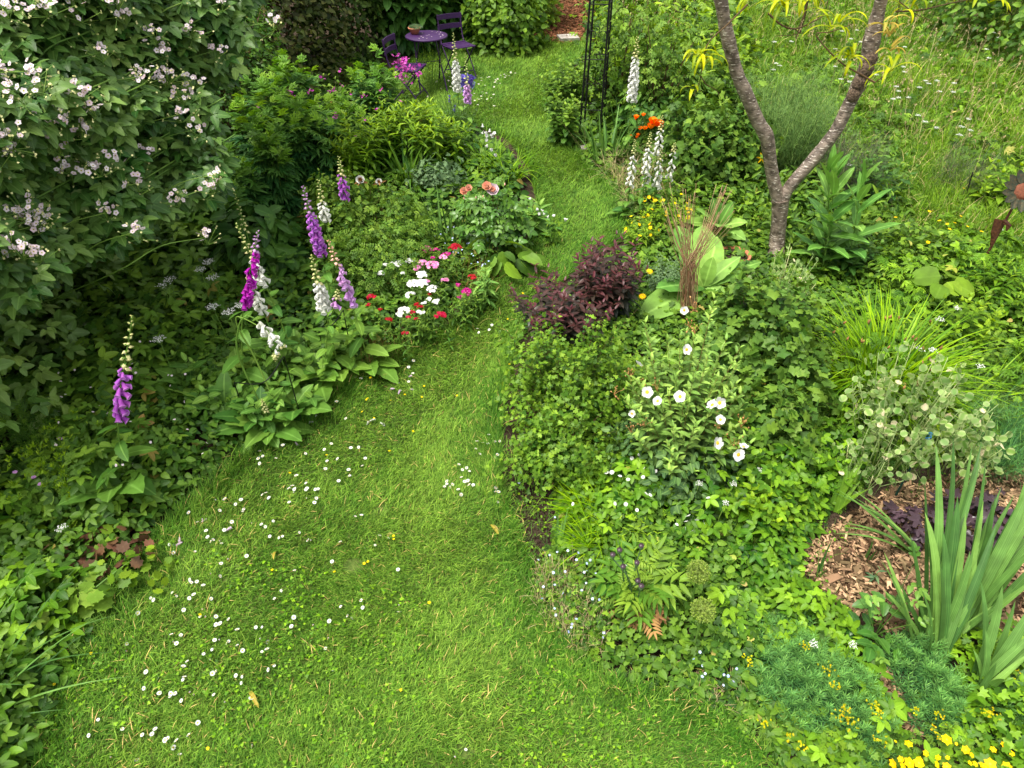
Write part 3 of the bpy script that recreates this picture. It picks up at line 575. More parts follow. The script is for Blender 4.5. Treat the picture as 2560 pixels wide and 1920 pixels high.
def meadow(name, label, pts, dens, L, mats=None, age=(.1, .9), far=8.0):
    g = G(); poly = ground_poly(pts); x, y = scatter(poly, dens, far); k = len(x); d = np.sqrt(x*x+y*y+12); sc = np.clip(d/7, .9, 1.9)
    pat = nz(x, y, .9, 5)+.5*nz(x, y, 3.1, 2)
    Lb = L*(.6+.6*rng.random(k))*(1+.3*pat)
    blades(g, np.stack([x, y, gz(x, y)], -1), rng.normal(0, 2, k)+1.5*pat, Lb, .006*sc, rng.uniform(.05, .5, k), rng.uniform(.3, 1.7, k), 4, 0, age[0]+(age[1]-age[0])*(.45+.3*pat+.25*rng.normal(0, .7, k)), taper=.95, twist=.6)
    return tag(g.build(name, mats or [mead_m]), label, 'grass', kind='stuff')
MEAD = [(1880, 300), (1780, 120), (1640, -60), (3500, -80), (3500, 720), (2560, 690), (2330, 640), (2200, 480), (2100, 430)]
meadow('meadow_grass', 'long bright meadow grass behind the forked tree', MEAD, 3200, .34)
meadow('meadow_grass', 'long grass among the yellow flowers by the rusty flower ornament', [(2200, 470), (2560, 420), (2900, 450), (2900, 760), (2480, 760), (2280, 700), (2120, 600), (2080, 500)], 2600, .27, age=(.1, .7))
cover('weeds', 'low leafy weeds mixed into the long meadow grass', 'weeds', [mix_m, elder_m],
      [dict(pts=MEAD, h=.28, T=CUT, size=.07, cover=.5, edge=.2, mask=(1.1, 4, .1, 1), age=(.1, .8), far=7), dict(pts=MEAD, h=.2, T=LAN, size=.055, cover=.45, edge=.2, age=(.2, .9), far=7, el=(.0, 1.0)), dict(pts=MEAD, h=.2, T=TRI, size=.07, cover=.35, mat=1, edge=.2, age=(.2, .9), far=7)])
def stalks(label, pts, n, L, hd=True):
    g = G(); x, y = scatter(ground_poly(pts), n); k = len(x); C = blades(g, np.stack([x, y, gz(x, y)], -1), rng.uniform(0, 6.28, k), L*rng.uniform(.6, 1.25, k), .0045, rng.uniform(.0, .35, k), rng.uniform(.1, .9, k), 5, 0, rng.uniform(0, 1, k), taper=.5)
    for u in range(7): put(g, OVS, C[:, -1]*(1-.05*u)+C[:, -2]*.05*u+rng.normal(0, .006, (k, 3)), rng.normal(0, .4, (k, 3))+[0, 0, 1], rng.normal(0, 1, (k, 3)), .022, rng.uniform(.2, 1, k))
    return tag(g.build('seed_grass', [straw_m]), label, 'seeding grass', kind='stuff')
stalks('straw coloured seeding grass stalks standing in the meadow', [(2100, 300), (1900, 60), (2500, 0), (2800, 300), (2560, 520), (2250, 440)], 26, .55)
stalks('pale seeding grass stalks behind the tall white foxglove', [(1500, 90), (1620, 20), (1760, 60), (1700, 200), (1560, 220)], 60, .8)
BACKR = [(1470, 60), (1520, -40), (1760, -60), (1880, 150), (1860, 260), (1700, 330), (1560, 320), (1500, 240)]
cover('weeds', 'tall green weeds and straw grass behind the tall metal frame', 'weeds', [mix_m, straw_m, tall_m],
      [dict(pts=BACKR, h=.7, T=OV, size=.09, cover=1.3, edge=.4, age=(.1, .9), far=9), dict(pts=BACKR, h=.8, T=LAN, size=.12, cover=.9, mat=2, edge=.4, age=(.1, .9), far=9, el=(.2, 1.3))])
DRYP = [(1500, 430), (1620, 400), (1720, 450), (1700, 540), (1600, 570), (1560, 500)]
g = G(); x, y = scatter(ground_poly(DRYP), 1800); k = len(x)
blades(g, np.stack([x, y, gz(x, y)], -1), rng.uniform(0, 6.28, k), rng.uniform(.15, .42, k), .004, rng.uniform(.1, .9, k), rng.uniform(.2, 1.6, k), 4, 0, rng.random(k)); blades(g, np.stack([x, y, gz(x, y)], -1)[::2], rng.uniform(0, 6.28, len(x[::2])), .22, .006, rng.uniform(.1, .9, len(x[::2])), .8, 4, 1, .4)
tag(g.build('dry_stems', [straw_m, mead_m]), 'wispy dry brown stems at the lawn edge below the white foxgloves', 'dry stems', kind='stuff')
# brown thready plants at the bed edges
def wisps(name, label, cat, pts, h, dens, mats, fl=None, fn=0, kind='stuff', wdt=.0035):
    g = G(); p = ground_poly(pts); x, y = scatter(p, dens); k = len(x); B = np.stack([x, y, gz(x, y)], -1)
    blades(g, B, rng.uniform(0, 6.28, k), h*rng.uniform(.5, 1.3, k), wdt, rng.uniform(.1, 1.1, k), rng.normal(0, 1.2, k), 4, 0, rng.random(k))
    x, y = scatter(p, dens*.7); k = len(x); put(g, OVS, np.stack([x, y, gz(x, y)+h*rng.uniform(.1, .9, k)], -1), az_dir(rng.uniform(0, 6.28, k), rng.normal(0, .5, k)), np.stack([rng.normal(0, .5, k), rng.normal(0, .5, k), np.ones(k)], -1), rng.uniform(.015, .03, k), rng.random(k), 1)
    if fl is not None:
        x, y = scatter(p, fn); k = len(x); flw(g, FL5, np.stack([x, y, gz(x, y)+h*rng.uniform(.75, 1.05, k)], -1), .009, 2)
    return tag(g.build(name, mats+([fl] if fl else [])), label, cat, kind=kind)
FL5 = comp([(leafT(.85, 3, .62, .05, -.12, tip_pow=.6), a, (0, 0, 0), 1) for a in np.arange(5)*1.2566])
DSC = (np.array([(0, 0, .14)]+[(math.cos(a)*.26, math.sin(a)*.26, .05) for a in np.arange(6)*1.0472]), np.array([(0, i, i % 6+1) for i in range(1, 7)]), np.zeros((0, 4), int), np.full(7, .8))
def flw(g, T, pos, size, mat=0, cen=None, nrm=None, tilt=.45, age=None, csz=1.0):
    k = len(pos); n = np.array([0, -.25, 1.])[None]+rng.normal(0, tilt, (k, 3)) if nrm is None else np.asarray(nrm, float)
    d = np.cross(n, rng.normal(0, 1, (k, 3))); s = size*rng.uniform(.85, 1.15, k)
    put(g, T, pos, d, n, s, rng.random(k) if age is None else age, mat)
    if cen is not None: put(g, DSC, pos, d, n, s*csz, .5, cen)
wisps('forget_me_not', 'faded wispy plant with tiny pale blue flowers at the lawn edge left of the poppy', 'wildflowers', [(1330, 1440), (1400, 1400), (1500, 1430), (1520, 1540), (1500, 1640), (1420, 1620), (1350, 1540)], .16, 3800, [straw_m, smal_m], blue_m, 110)
wisps('forget_me_not', 'tiny pale blue flowers by the leafy corner under the spurge patch', 'wildflowers', [(1700, 1640), (1860, 1700), (1880, 1790), (1740, 1760)], .12, 1500, [straw_m, smal_m], blue_m, 150)
wisps('wispy_plants', 'brown wispy stems with pale flowers beside the sweet williams', 'wildflowers', [(1060, 640), (1160, 600), (1260, 640), (1230, 720), (1170, 750), (1110, 700)], .24, 1800, [brack_m, smal_m], blue_m, 60)
wisps('wispy_plants', 'brown fading stems between foxgloves and sweet williams', 'wildflowers', [(880, 830), (980, 800), (1020, 870), (930, 930), (880, 900)], .22, 1800, [brack_m, smal_m])
wisps('forget_me_not', 'pale blue flowers in the shade left of the rusty flower stake', 'wildflowers', [(2240, 600), (2420, 600), (2420, 700), (2260, 720)], .14, 900, [stemg_m, smal_m], blue_m, 130)
wisps('edge_weeds', 'small yellowish weeds on the bare soil edge beside the gooseberry', 'weeds', [(1270, 1200), (1400, 1260), (1400, 1420), (1340, 1440), (1290, 1330)], .07, 1200, [stemg_m, lime_m], blue_m, 30)
wisps('edge_weeds', 'low yellow green weeds where lawn meets the near right bed', 'weeds', [(1500, 1640), (1700, 1660), (1860, 1760), (1960, 1900), (1960, 1960), (1880, 1900), (1700, 1780)], .08, 1500, [stemg_m, elder_m])

wisps('chip_weeds', 'small weeds straggling over the left edge of the wood chips', 'weeds', [(1980, 1300), (2110, 1250), (2150, 1330), (2060, 1420), (2060, 1500), (1980, 1460)], .10, 500, [stemg_m, elder_m])
wisps('chip_weeds', 'small weeds straggling over the top edge of the wood chips', 'weeds', [(2200, 1160), (2560, 1120), (2560, 1180), (2400, 1190), (2280, 1250), (2200, 1240)], .10, 500, [stemg_m, mix_m])
wisps('chip_weeds', 'small weeds by the lower edge of the wood chips', 'weeds', [(2060, 1480), (2240, 1560), (2320, 1560), (2320, 1620), (2180, 1600), (2060, 1540)], .10, 600, [stemg_m, elder_m])
# ================================================================ shrubs, hedges
def shrub(name, label, cat, at, rx, ry, h, T, size, n, mt, smt=None, rot=0, ns=10, age=(.1, .85), z0=0.05, sprouts=0, spT=None, lump=.22, world=False, flat=.5, depth=.45, tilt=.5, sh=.6):
    c = Vector(at) if world else W(at[0], at[1], h*sh); r = thing(name, label, cat, base(c))
    g = G(); P, rr = mound(g, c, rx, ry, h, T, size, n, rot=rot, age=age, z0=z0, lump=lump, flat=flat, depth=depth, tilt=tilt)
    if sprouts:
        i = np.argsort(-P[:, 2]-.5*rng.random(len(P)))[:max(sprouts*6, 10)]; i = rng.choice(i, sprouts); tp = P[i]; b = tp*1.0; b[:, 2] -= .3*h; b[:, :2] = c[:2]+(tp[:, :2]-np.array(c[:2]))*.7
        tp = tp+np.stack([rng.normal(0, .04, sprouts), rng.normal(0, .04, sprouts), rng.uniform(.03, .16, sprouts)*h], -1); s2 = G()
        shoots(g, b, tp, spT or T, .035, 1, size, start=.3, gs=s2, smat=0, age=(age[0], 1), sr=.003)
    else: s2 = G()
    i = rng.integers(0, len(P), ns); tp = P[i]; b = np.zeros_like(tp); b[:, 0] = c[0]+rng.normal(0, .06*rx, ns); b[:, 1] = c[1]+rng.normal(0, .06*ry, ns); b[:, 2] = gz(b[:, 0], b[:, 1])-.02
    t = np.linspace(0, 1, 6)[None, :, None]; mid = (b+tp)/2; mid[:, 2] += .1*h; path = (1-t)**2*b[:, None]+2*t*(1-t)*mid[:, None]+t*t*tp[:, None]
    tubes(s2, path, .008*max(h, .6)*(1-.7*np.linspace(0, 1, 6)), 4, 0, .4)
    s2.build('stems', smt or stemb_m, r); f = g.build('foliage', mt, r); return r, P, c
# dark hedge bodies on the left boundary
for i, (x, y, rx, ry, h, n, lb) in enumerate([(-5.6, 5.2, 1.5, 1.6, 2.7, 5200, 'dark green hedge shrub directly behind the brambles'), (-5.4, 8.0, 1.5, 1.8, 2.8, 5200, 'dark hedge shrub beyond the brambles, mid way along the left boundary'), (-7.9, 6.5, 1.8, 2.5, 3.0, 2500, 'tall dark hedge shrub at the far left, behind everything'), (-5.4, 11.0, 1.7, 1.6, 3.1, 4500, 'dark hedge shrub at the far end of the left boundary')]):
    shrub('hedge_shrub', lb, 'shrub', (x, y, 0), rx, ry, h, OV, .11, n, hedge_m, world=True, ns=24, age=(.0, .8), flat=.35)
shrub('copper_shrub', 'dark shrub with coppery brown young leaves at the top, left of the purple table', 'shrub', (-3.55, 10.6, 0), 1.25, 1.0, 2.5, OV, .085, 7000, copper_m, world=True, ns=30, age=(.0, .8), flat=.35, sprouts=60)
shrub('dark_shrub', 'dense dark green shrub between the coppery shrub and the purple chair', 'shrub', (-2.7, 12.0, 0), .8, .8, 1.9, OV, .08, 5000, hedge_m, world=True, ns=20, age=(.2, 1), flat=.35)
shrub('fuchsia_shrub', 'dark small-leaved shrub with a few red flowers right of the brambles', 'shrub', (-3.6, 8.7, 0), .85, .9, 1.75, OV, .045, 9000, elderd_m, world=True, ns=24, age=(-.1, .5), flat=.4)
for i, (x, y, rx, ry, h, lb) in enumerate([(-1.75, 12.3, .85, .9, 1.65, 'large pointed-leaf dark green perennial directly behind the purple table'), (-.85, 12.9, .8, .8, 1.6, 'large pointed-leaf dark perennial behind the right purple chair')]):
    c = (x, y); r = thing('tall_perennial', lb, 'plant', base(c)); g, s = G(), G(); b, t = ring(c, rx, 95, h, .35); shoots(g, b, t, OV, .085, 2, .21, start=.1, p0=-.6, p1=.7, opp=True, gs=s, smat=0, sr=.006, age=(.1, .9)); g.build('foliage', comf_m, r); s.build('stems', stemg_m, r)
shrub('round_shrub', 'rounded light green shrub right of the purple chair', 'shrub', (-.12, 12.35, 0), .62, .55, .95, OV, .10, 2600, mix_m, world=True, age=(.2, .95), sprouts=20)
shrub('round_shrub', 'light green shrub with yellow variegated tips at the top, left of the bark path', 'shrub', (-.05, 13.9, 0), .7, .6, 1.5, OV, .085, 3000, lime_m, world=True, age=(.0, .55), sprouts=25)
shrub('conifer_bush', 'feathery yellow green bush overhanging the left edge of the bark path', 'shrub', (.50, 13.5, 0), .33, .5, 1.15, PIN, .11, 1500, lime_m, world=True, age=(.2, .9), sprouts=25, depth=.6)
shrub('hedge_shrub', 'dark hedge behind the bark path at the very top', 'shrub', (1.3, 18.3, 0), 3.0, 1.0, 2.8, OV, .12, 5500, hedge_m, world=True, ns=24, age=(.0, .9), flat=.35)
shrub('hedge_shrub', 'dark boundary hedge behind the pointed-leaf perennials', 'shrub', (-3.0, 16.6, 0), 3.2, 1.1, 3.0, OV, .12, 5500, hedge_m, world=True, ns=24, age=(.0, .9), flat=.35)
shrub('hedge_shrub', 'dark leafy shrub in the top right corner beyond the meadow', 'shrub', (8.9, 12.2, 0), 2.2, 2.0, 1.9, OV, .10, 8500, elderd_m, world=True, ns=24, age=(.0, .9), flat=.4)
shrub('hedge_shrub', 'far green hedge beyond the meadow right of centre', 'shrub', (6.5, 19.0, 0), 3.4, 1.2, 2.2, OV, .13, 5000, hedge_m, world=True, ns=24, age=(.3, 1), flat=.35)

# ---------------------------------------------------------------- brambles
BR = np.array([(-200, -200), (640, -200), (620, 20), (600, 90), (575, 170), (520, 260), (560, 430), (520, 500), (420, 520), (300, 600), (150, 640), (60, 740), (-200, 780)], float)
def bdep(px, py): return 3.95+.0021*np.clip(px, -200, 700)+.0004*(700-py)+.28*nz(px/260., py/200., 1, 4)
r = thing('bramble', 'big arching bramble with clusters of pale pink flowers filling the top left', 'bramble', base((-4.6, 4.6))); g = G(); k = 15000
x = rng.uniform(-200, 640, k); y = rng.uniform(-200, 780, k); m = inpoly(x, y, BR); x, y = x[m], y[m]
m = nz(x/75., y/42., 1, 2)+.25*rng.normal(0, 1, len(x)) > -.35; x, y = x[m], y[m]; k = len(x)
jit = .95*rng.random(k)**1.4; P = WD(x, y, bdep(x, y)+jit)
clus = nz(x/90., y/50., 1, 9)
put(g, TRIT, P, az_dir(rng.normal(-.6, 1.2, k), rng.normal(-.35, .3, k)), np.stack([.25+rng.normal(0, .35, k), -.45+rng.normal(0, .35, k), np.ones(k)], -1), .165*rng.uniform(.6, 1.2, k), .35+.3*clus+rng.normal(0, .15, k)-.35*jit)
mound(g, (-4.75, 4.1), 1.35, 2.6, 2.75, TRIT, .16, 5200, age=(.1, .9), flat=.35); g.build('foliage', bram_m, r)  # extra bramble mound, mostly out of view, added to shade the hollow below
g = G(); CL = [(285, 40), (505, 80), (740, 15), (800, 105), (1000, 225), (1055, 330), (645, 340), (1385, 330), (190, 460), (255, 535), (25, 450), (100, 590), (490, 590), (940, 480), (1060, 510), (1240, 520), (1180, 630), (1165, 740), (380, 770), (510, 840), (60, 900), (90, 1010), (440, 1080), (630, 1090), (365, 945), (945, 1005), (1280, 835), (740, 1040), (1400, 1130), (1370, 1210), (880, 1190), (1140, 1290), (220, 1400), (270, 1420), (165, 1370), (680, 1380), (890, 1500), (1330, 1540), (40, 1560), (120, 1620), (240, 1640), (1430, 20), (1770, 140), (1230, 200), (540, 620), (600, 700), (1090, 490), (150, 50), (30, 50), (230, 1460), (900, 500), (190, 1430), (20, 880)]
rootp = np.array([-4.7, 4.9, .5]); paths = []
for j, (a, b) in enumerate(CL):
    px, py = a/2.592, b/2.592; p = WD(px, py, bdep(px, py)-.12); big = 1.5 if j in (13, 18, 32, 34, 20, 0, 22) else 1.0
    q = WD(px-170-rng.uniform(0, 60), py+95+rng.uniform(-20, 30), bdep(px-150, py+80)+.25); paths.append([q*.5+rootp*.5, q, (q+p)/2+np.array([0, 0, .06]), p])
    f = G(); n = int(rng.integers(7, 12)*big); o = rng.normal(0, .028*big, (n, 3))*np.array([1.1, 1.1, .8]); o[:, 2] += .02
    flw(f, FL5, p+o, .019, 0, 2, nrm=np.array([.15, -.55, .8])+rng.normal(0, .4, (n, 3)), csz=.9)
    nb = int(10*big); ob = rng.normal(0, .055*big, (nb, 3)); B = np.repeat((p-np.array([0, 0, .06]))[None], nb, 0); E_ = p+ob
    tubes(f, np.stack([B, (B+E_)/2, E_], 1), .0022, 3, 1, .7); put(f, RND, E_, rng.normal(0, 1, (nb, 3)), rng.normal(0, 1, (nb, 3)), .014, .8, 3)
    put(f, RND, E_, rng.normal(0, 1, (nb, 3)), rng.normal(0, 1, (nb, 3)), .014, .8, 3)
    f.build('flower_cluster', [pinkw_m, stemg_m, yelg_m, cream_m], r)
for pth in paths: tubes(g, curve(pth, 14)[None], .0055*(1-.5*np.linspace(0, 1, 14)), 4, 0, .8)
for j in range(26):
    px, py = rng.uniform(-50, 450), rng.uniform(0, 600); p = WD(px, py, bdep(px, py)+.15); q = WD(px+140, py-80, bdep(px+100, py-60)+.05); tubes(g, curve([rootp, (rootp+p)/2+np.array([0, 0, .3]), p, q], 16)[None], .006, 4, 0, .7)
g.build('canes', stemg_m, r)

# ---------------------------------------------------------------- cherry / peach tree
TY = float(W(1945, 640).y)
r = thing('peach_tree', 'fork-trunked fruit tree with smooth brown banded bark and yellow green leaves', 'tree', base((W(1945, 640).x, TY)))
def tp(px, py, dy=0): return WY(px, py, TY+dy)
g = G(); b0 = W(1942, 655); P = curve([b0-Vector((0, 0, .05)), tp(1943, 600), tp(1947, 560), tp(1950, 520), tp(1951, 497)], 18)
tubes(g, P[None], np.interp(np.linspace(0, 1, 18), [0, .15, .5, .85, 1], [.112, .080, .070, .080, .085])[None]+rng.normal(0, .0012, 18)[None], 16, 0, .5)
g.build('trunk', bark_m, r)
g = G(); P = curve([tp(1950, 508), tp(1938, 470), tp(1928, 420), tp(1921, 365, -.03), tp(1915, 338, -.04), tp(1893, 300, -.05), tp(1868, 240, -.08), tp(1845, 190, -.1), tp(1832, 145, -.12), tp(1822, 104, -.14), tp(1812, 60, -.16), tp(1806, 20, -.18), tp(1790, -60, -.2), tp(1760, -160, -.3)], 46)
rad = np.interp(np.linspace(0, 1, 46), [0, .1, .28, .31, .34, .6, .66, .85, .89, 1], [.066, .060, .060, .067, .060, .052, .056, .050, .058, .04]); tubes(g, P[None], rad[None]+rng.normal(0, .0014, 46)[None], 16, 0, .5); g.build('limb', bark_m, r)
g = G(); P = curve([tp(1950, 508), tp(1968, 476), tp(1992, 445), tp(2022, 412, .02), tp(2056, 370, .04), tp(2091, 325, .05), tp(2122, 262, .06), tp(2147, 212, .07), tp(2168, 162, .06), tp(2176, 120, .05), tp(2184, 77, .05), tp(2196, 30, .04), tp(2212, -30), tp(2250, -140)], 46)
rad = np.interp(np.linspace(0, 1, 46), [0, .1, .5, .56, .60, .64, .68, .72, .8, 1], [.066, .058, .058, .068, .060, .070, .062, .074, .056, .045]); tubes(g, P[None], rad[None]+rng.normal(0, .003, 46)[None], 16, 0, .5); g.build('limb', bark_m, r)
# knobbly canker on the right limb
g = G()
for px, py, s in [(2150, 205, .06), (2165, 172, .065), (2176, 150, .055), (2135, 235, .055)]:
    P = curve([tp(px-10, py+18, -.03), tp(px, py, -.045), tp(px+9, py-20, -.03)], 8); tubes(g, P[None], s*np.array([.4, .8, 1.0, .85, 1.05, .9, .7, .3])[None], 10, 0, .5)
g.build('bark_canker', plain('rough_bark', (.035, .022, .014), .9, 0, 1, 60, (.16, .11, .07)), r)
# twigs with hanging leaves
lv = G(); lg = G()
def twig(pts, r0, r1=None, dy=-.3): 
    tw = G(); P = curve([tp(x, y, dy) for x, y in pts], 18); tubes(tw, P[None], np.linspace(r0, r1 or r0*.4, 18)[None], 5, 0, .5); tw.build('twig', stemb_m, r); return P
def tuft(px, py, n, dy=-.3, L=.17, gg=None, mat=0, age=(.3, 1), curl=2.6):
    c = tp(px, py, dy); B = np.tile(np.array(c), (n, 1))+rng.normal(0, .012, (n, 3)); blades(gg or lv, B, rng.uniform(0, 6.28, n), 1.0*L*rng.uniform(.7, 1.25, n), .028, rng.uniform(.5, 1.3, n), rng.uniform(.6, 1, n)*curl, 7, mat, rng.uniform(*age, n), fold=.18, belly=True)
twig([(1870, 10), (1850, 30), (1815, 65), (1772, 105), (1758, 150), (1750, 200), (1735, 240)], .008)
twig([(1752, 190), (1765, 210), (1790, 225), (1803, 248)], .005)
for p in [(1748, 132), (1760, 150), (1738, 140)]: tuft(*p, 5, L=.24)
tuft(1730, 225, 3, L=.18); tuft(1755, 165, 4, L=.22)
twig([(2187, 206), (2150, 185), (2110, 162), (2070, 125), (2040, 85), (2075, 80), (2130, 60)], .008, dy=-.35)
tuft(2122, 145, 7, -.35, .27); tuft(2125, 150, 4, -.35, .22); tuft(2095, 55, 6, -.35, .26); tuft(2075, 70, 4, -.35, .3)
twig([(2187, 206), (2210, 190), (2225, 178)], .005, dy=-.3); tuft(2228, 178, 6, -.3, .28)
twig([(1921, 33), (1950, 60), (1987, 72), (2030, 55), (2060, 35), (2075, -20)], .009, dy=.1); tuft(1962, 15, 8, .0, .28); tuft(1995, -5, 9, .0, .28); tuft(1880, -6, 5, .0, .25); tuft(2018, 5, 6, 0, .25)
twig([(1987, 72), (1995, 85), (1940, 90)], .005, dy=.1)
twig([(2255, -30), (2245, 30), (2240, 70)], .006, dy=.1); twig([(2240, 28), (2300, 25), (2400, 3), (2500, -10)], .008, dy=.0); twig([(2250, 5), (2290, 35), (2325, 50)], .005, dy=0)
for p, n in [((2226, 85), 7), ((2215, 60), 5), ((2226, 125), 5)]: tuft(*p, n, -.1, .20, lg, 0, (.2, 1), 2.0)
tuft(2300, 0, 6, 0, .2); tuft(2430, 0, 7, 0, .2); tuft(2470, 2, 5, 0, .2); tuft(2260, 20, 5, 0, .18)
lv.build('leaves', peach_m, r); lg.build('leaves', gold_m, r)['label'] = 'golden orange withering leaves'
# a thin dark sapling behind
c = W(1987, 130); rr = thing('sapling', 'thin dark crooked sapling trunk behind the left fork of the tree', 'tree', base(c)); g = G()
P = curve([c, WY(1993, 100, c.y), WY(2004, 60, c.y), WY(2015, 20, c.y), WY(2024, -60, c.y)], 14); tubes(g, P[None], np.linspace(.035, .02, 14)[None], 7, 0, .5); g.build('trunk', stemb_m, rr)
g = G(); tpz = P[-1]; k = 500; mound(g, (tpz[0], tpz[1]), .8, .8, 2.9, LAN3, .12, k, z0=2.3, age=(.3, 1), depth=.8); g.build('crown', peach_m, rr)

# ================================================================ furniture
def seat_thing(name, label, cat, at, yaw, group=None):
    r = thing(name, label, cat, base(at), group); r.rotation_euler = (0, 0, yaw); return r
Z0 = (0, 0, 0)
def chair(label, at, yaw):
    r = seat_thing('bistro_chair', label, 'chair', at, yaw, 'purple folding bistro chairs')
    g = G()
    for i in range(6): box(g, (0, -.165+.066*i, .452-.004*math.sin(i)), (.20, 0, 0), (0, .026, 0), (0, 0, .005))
    for s in (-1, 1): box(g, (s*.175, 0, .438), (.006, 0, 0), (0, .19, 0), (0, 0, .008))
    g.build('seat', purple_paint, r, smooth=False, origin=Z0)
    for zc in (.66, .79):
        g = G(); P = [(x, -.245-.035*(1-(x/.2)**2)-.04*(zc-.6), zc) for x in np.linspace(-.2, .2, 7)]
        for a, b in zip(P[:-1], P[1:]):
            a, b = np.array(a), np.array(b); box(g, (a+b)/2, (b-a)/2, (0, .006, 0), (0, 0, .034))
        g.build('back_slat', purple_paint, r, smooth=False, origin=Z0)
    for s in (-1, 1):
        g = G(); P = np.array([(s*.185, .22, 0), (s*.185, .02, .25), (s*.185, -.17, .45), (s*.185, -.23, .58), (s*.185, -.27, .83)]); tubes(g, curve(P, 14)[None], .010, 6); g.build('back_post', purple_paint, r, origin=Z0)
        g = G(); P = np.array([(s*.165, -.23, 0), (s*.165, -.02, .22), (s*.165, .17, .44)]); tubes(g, P[None], .010, 6); g.build('leg', purple_paint, r, origin=Z0)
    g = G(); tubes(g, np.array([[(-.185, .13, .11), (.185, .13, .11)], [(-.165, -.15, .09), (.165, -.15, .09)]], float), .007, 6); g.build('stretcher', purple_paint, r, origin=Z0)
    return r
c = W(1145, 113, .45); chair('purple slatted folding chair standing right of the purple table', c, R_(-150))
c = W(1022, 168, .45); chair('purple slatted folding chair half hidden behind pink flowers, left of the table', c, R_(-105))
c = W(1066, 88, .71); r = seat_thing('bistro_table', 'round purple metal bistro table with fallen petals on it', 'table', c, .3)
g = G(); a = np.arange(40)*2*math.pi/40; rr_, zz = [.0, .292, .30, .30, .292, .285], [.712, .712, .708, .69, .688, .70]
V = [(q*math.cos(t), q*math.sin(t), z) for q, z in zip(rr_, zz) for t in a]; Q = [(i*40+j, i*40+(j+1) % 40, (i+1)*40+(j+1) % 40, (i+1)*40+j) for i in range(5) for j in range(40)]
g.add(V, None, Q, (.5, .8, .5)); g.build('table_top', purple_paint, r, origin=Z0)
for s in (-1, 1):
    for q in (-1, 1): g = G(); tubes(g, np.array([[(s*.2, q*.27, 0), (s*.17, q*.02, .36), (s*.15, -q*.2, .69)]], float), .011, 6); g.build('leg', purple_paint, r, origin=Z0)
g = G(); tubes(g, np.array([[(-.17, .0, .36), (.17, 0, .36)]], float), .008, 6); g.build('crossbar', purple_paint, r, origin=Z0)
def pot(name, label, at, z, r1, r2, h, th=.015, cat='pot', fill=.8):
    r = thing(name, label, cat, (at[0], at[1], z)); n = 32; a = np.arange(n)*2*math.pi/n
    pr = [(0, 0), (r2, 0), (r1*.97, h*.8), (r1*.99, h*.82), (r1*1.06, h*.83), (r1*1.06, h), (r1*.94, h), (r1*.88, h*fill)]; g = G()
    V = [(q*math.cos(t), q*math.sin(t), zz) for q, zz in pr for t in a]; Q = [(i*n+j, i*n+(j+1) % n, (i+1)*n+(j+1) % n, (i+1)*n+j) for i in range(len(pr)-1) for j in range(n)]
    g.add(V, None, Q, (.5, .8, .5)); g.build('pot_body', terra_m, r, origin=Z0)
    g = G(); V = [(q*r1*.9*math.cos(t), q*r1*.9*math.sin(t), h*fill+.004+(.012*rng.random() if q < .95 else 0)) for q in (0, .33, .66, 1.0) for t in a]; Q = [(i*n+j, i*n+(j+1) % n, (i+1)*n+(j+1) % n, (i+1)*n+j) for i in range(3) for j in range(n)]
    g.add(V, None, Q, (.5, .8, .5)); g.build('soil', soil_m, r, origin=Z0); return r
c2 = W(1037, 84, .71); zt = float(gz(c.x, c.y))+.714
r = pot('plant_pot', 'small terracotta bowl with a grey green succulent on the purple table', c2, zt, .085, .05, .085)
g = G(); k = 420; a = rng.uniform(0, 6.28, k); q = .1*np.sqrt(rng.random(k)); P = np.stack([c2.x+q*np.cos(a)+.02, c2.y+q*np.sin(a), zt+.08+.06*rng.random(k)*(1-q/.13)], -1); put(g, NST, P, rng.normal(0, 1, (k, 3)), rng.normal(0, 1, (k, 3)), .017, rng.random(k)); g.build('succulent', gryl_m, r)
c3 = W(1834, 634, .12); r = pot('plant_pot', 'large sunken terracotta pot of bare soil left of the tree trunk', c3, float(gz(c3.x, c3.y))-.08, .165, .12, .2, fill=.86)
# petals fallen on the table
proto = None
for i in range(16):
    q = .26*math.sqrt(random.random()); t = random.uniform(-2.2, 2.2); p = (c.x+q*math.cos(t), c.y+q*math.sin(t), zt+.001)
    if proto is None:
        g = G(); put(g, RND, [(0, 0, .001)], [(1, 0, 0)], [(0, 0, 1)], .02); proto = g.build('fallen_petal', pinkw_m, None, origin=Z0); proto.location = p; tag(proto, 'small pale petal lying on the purple table top', 'petal', 'petals on the purple table')
    else: o = proto.copy(); COL.objects.link(o); o.location = p; o.rotation_euler = (0, 0, random.uniform(0, 6))
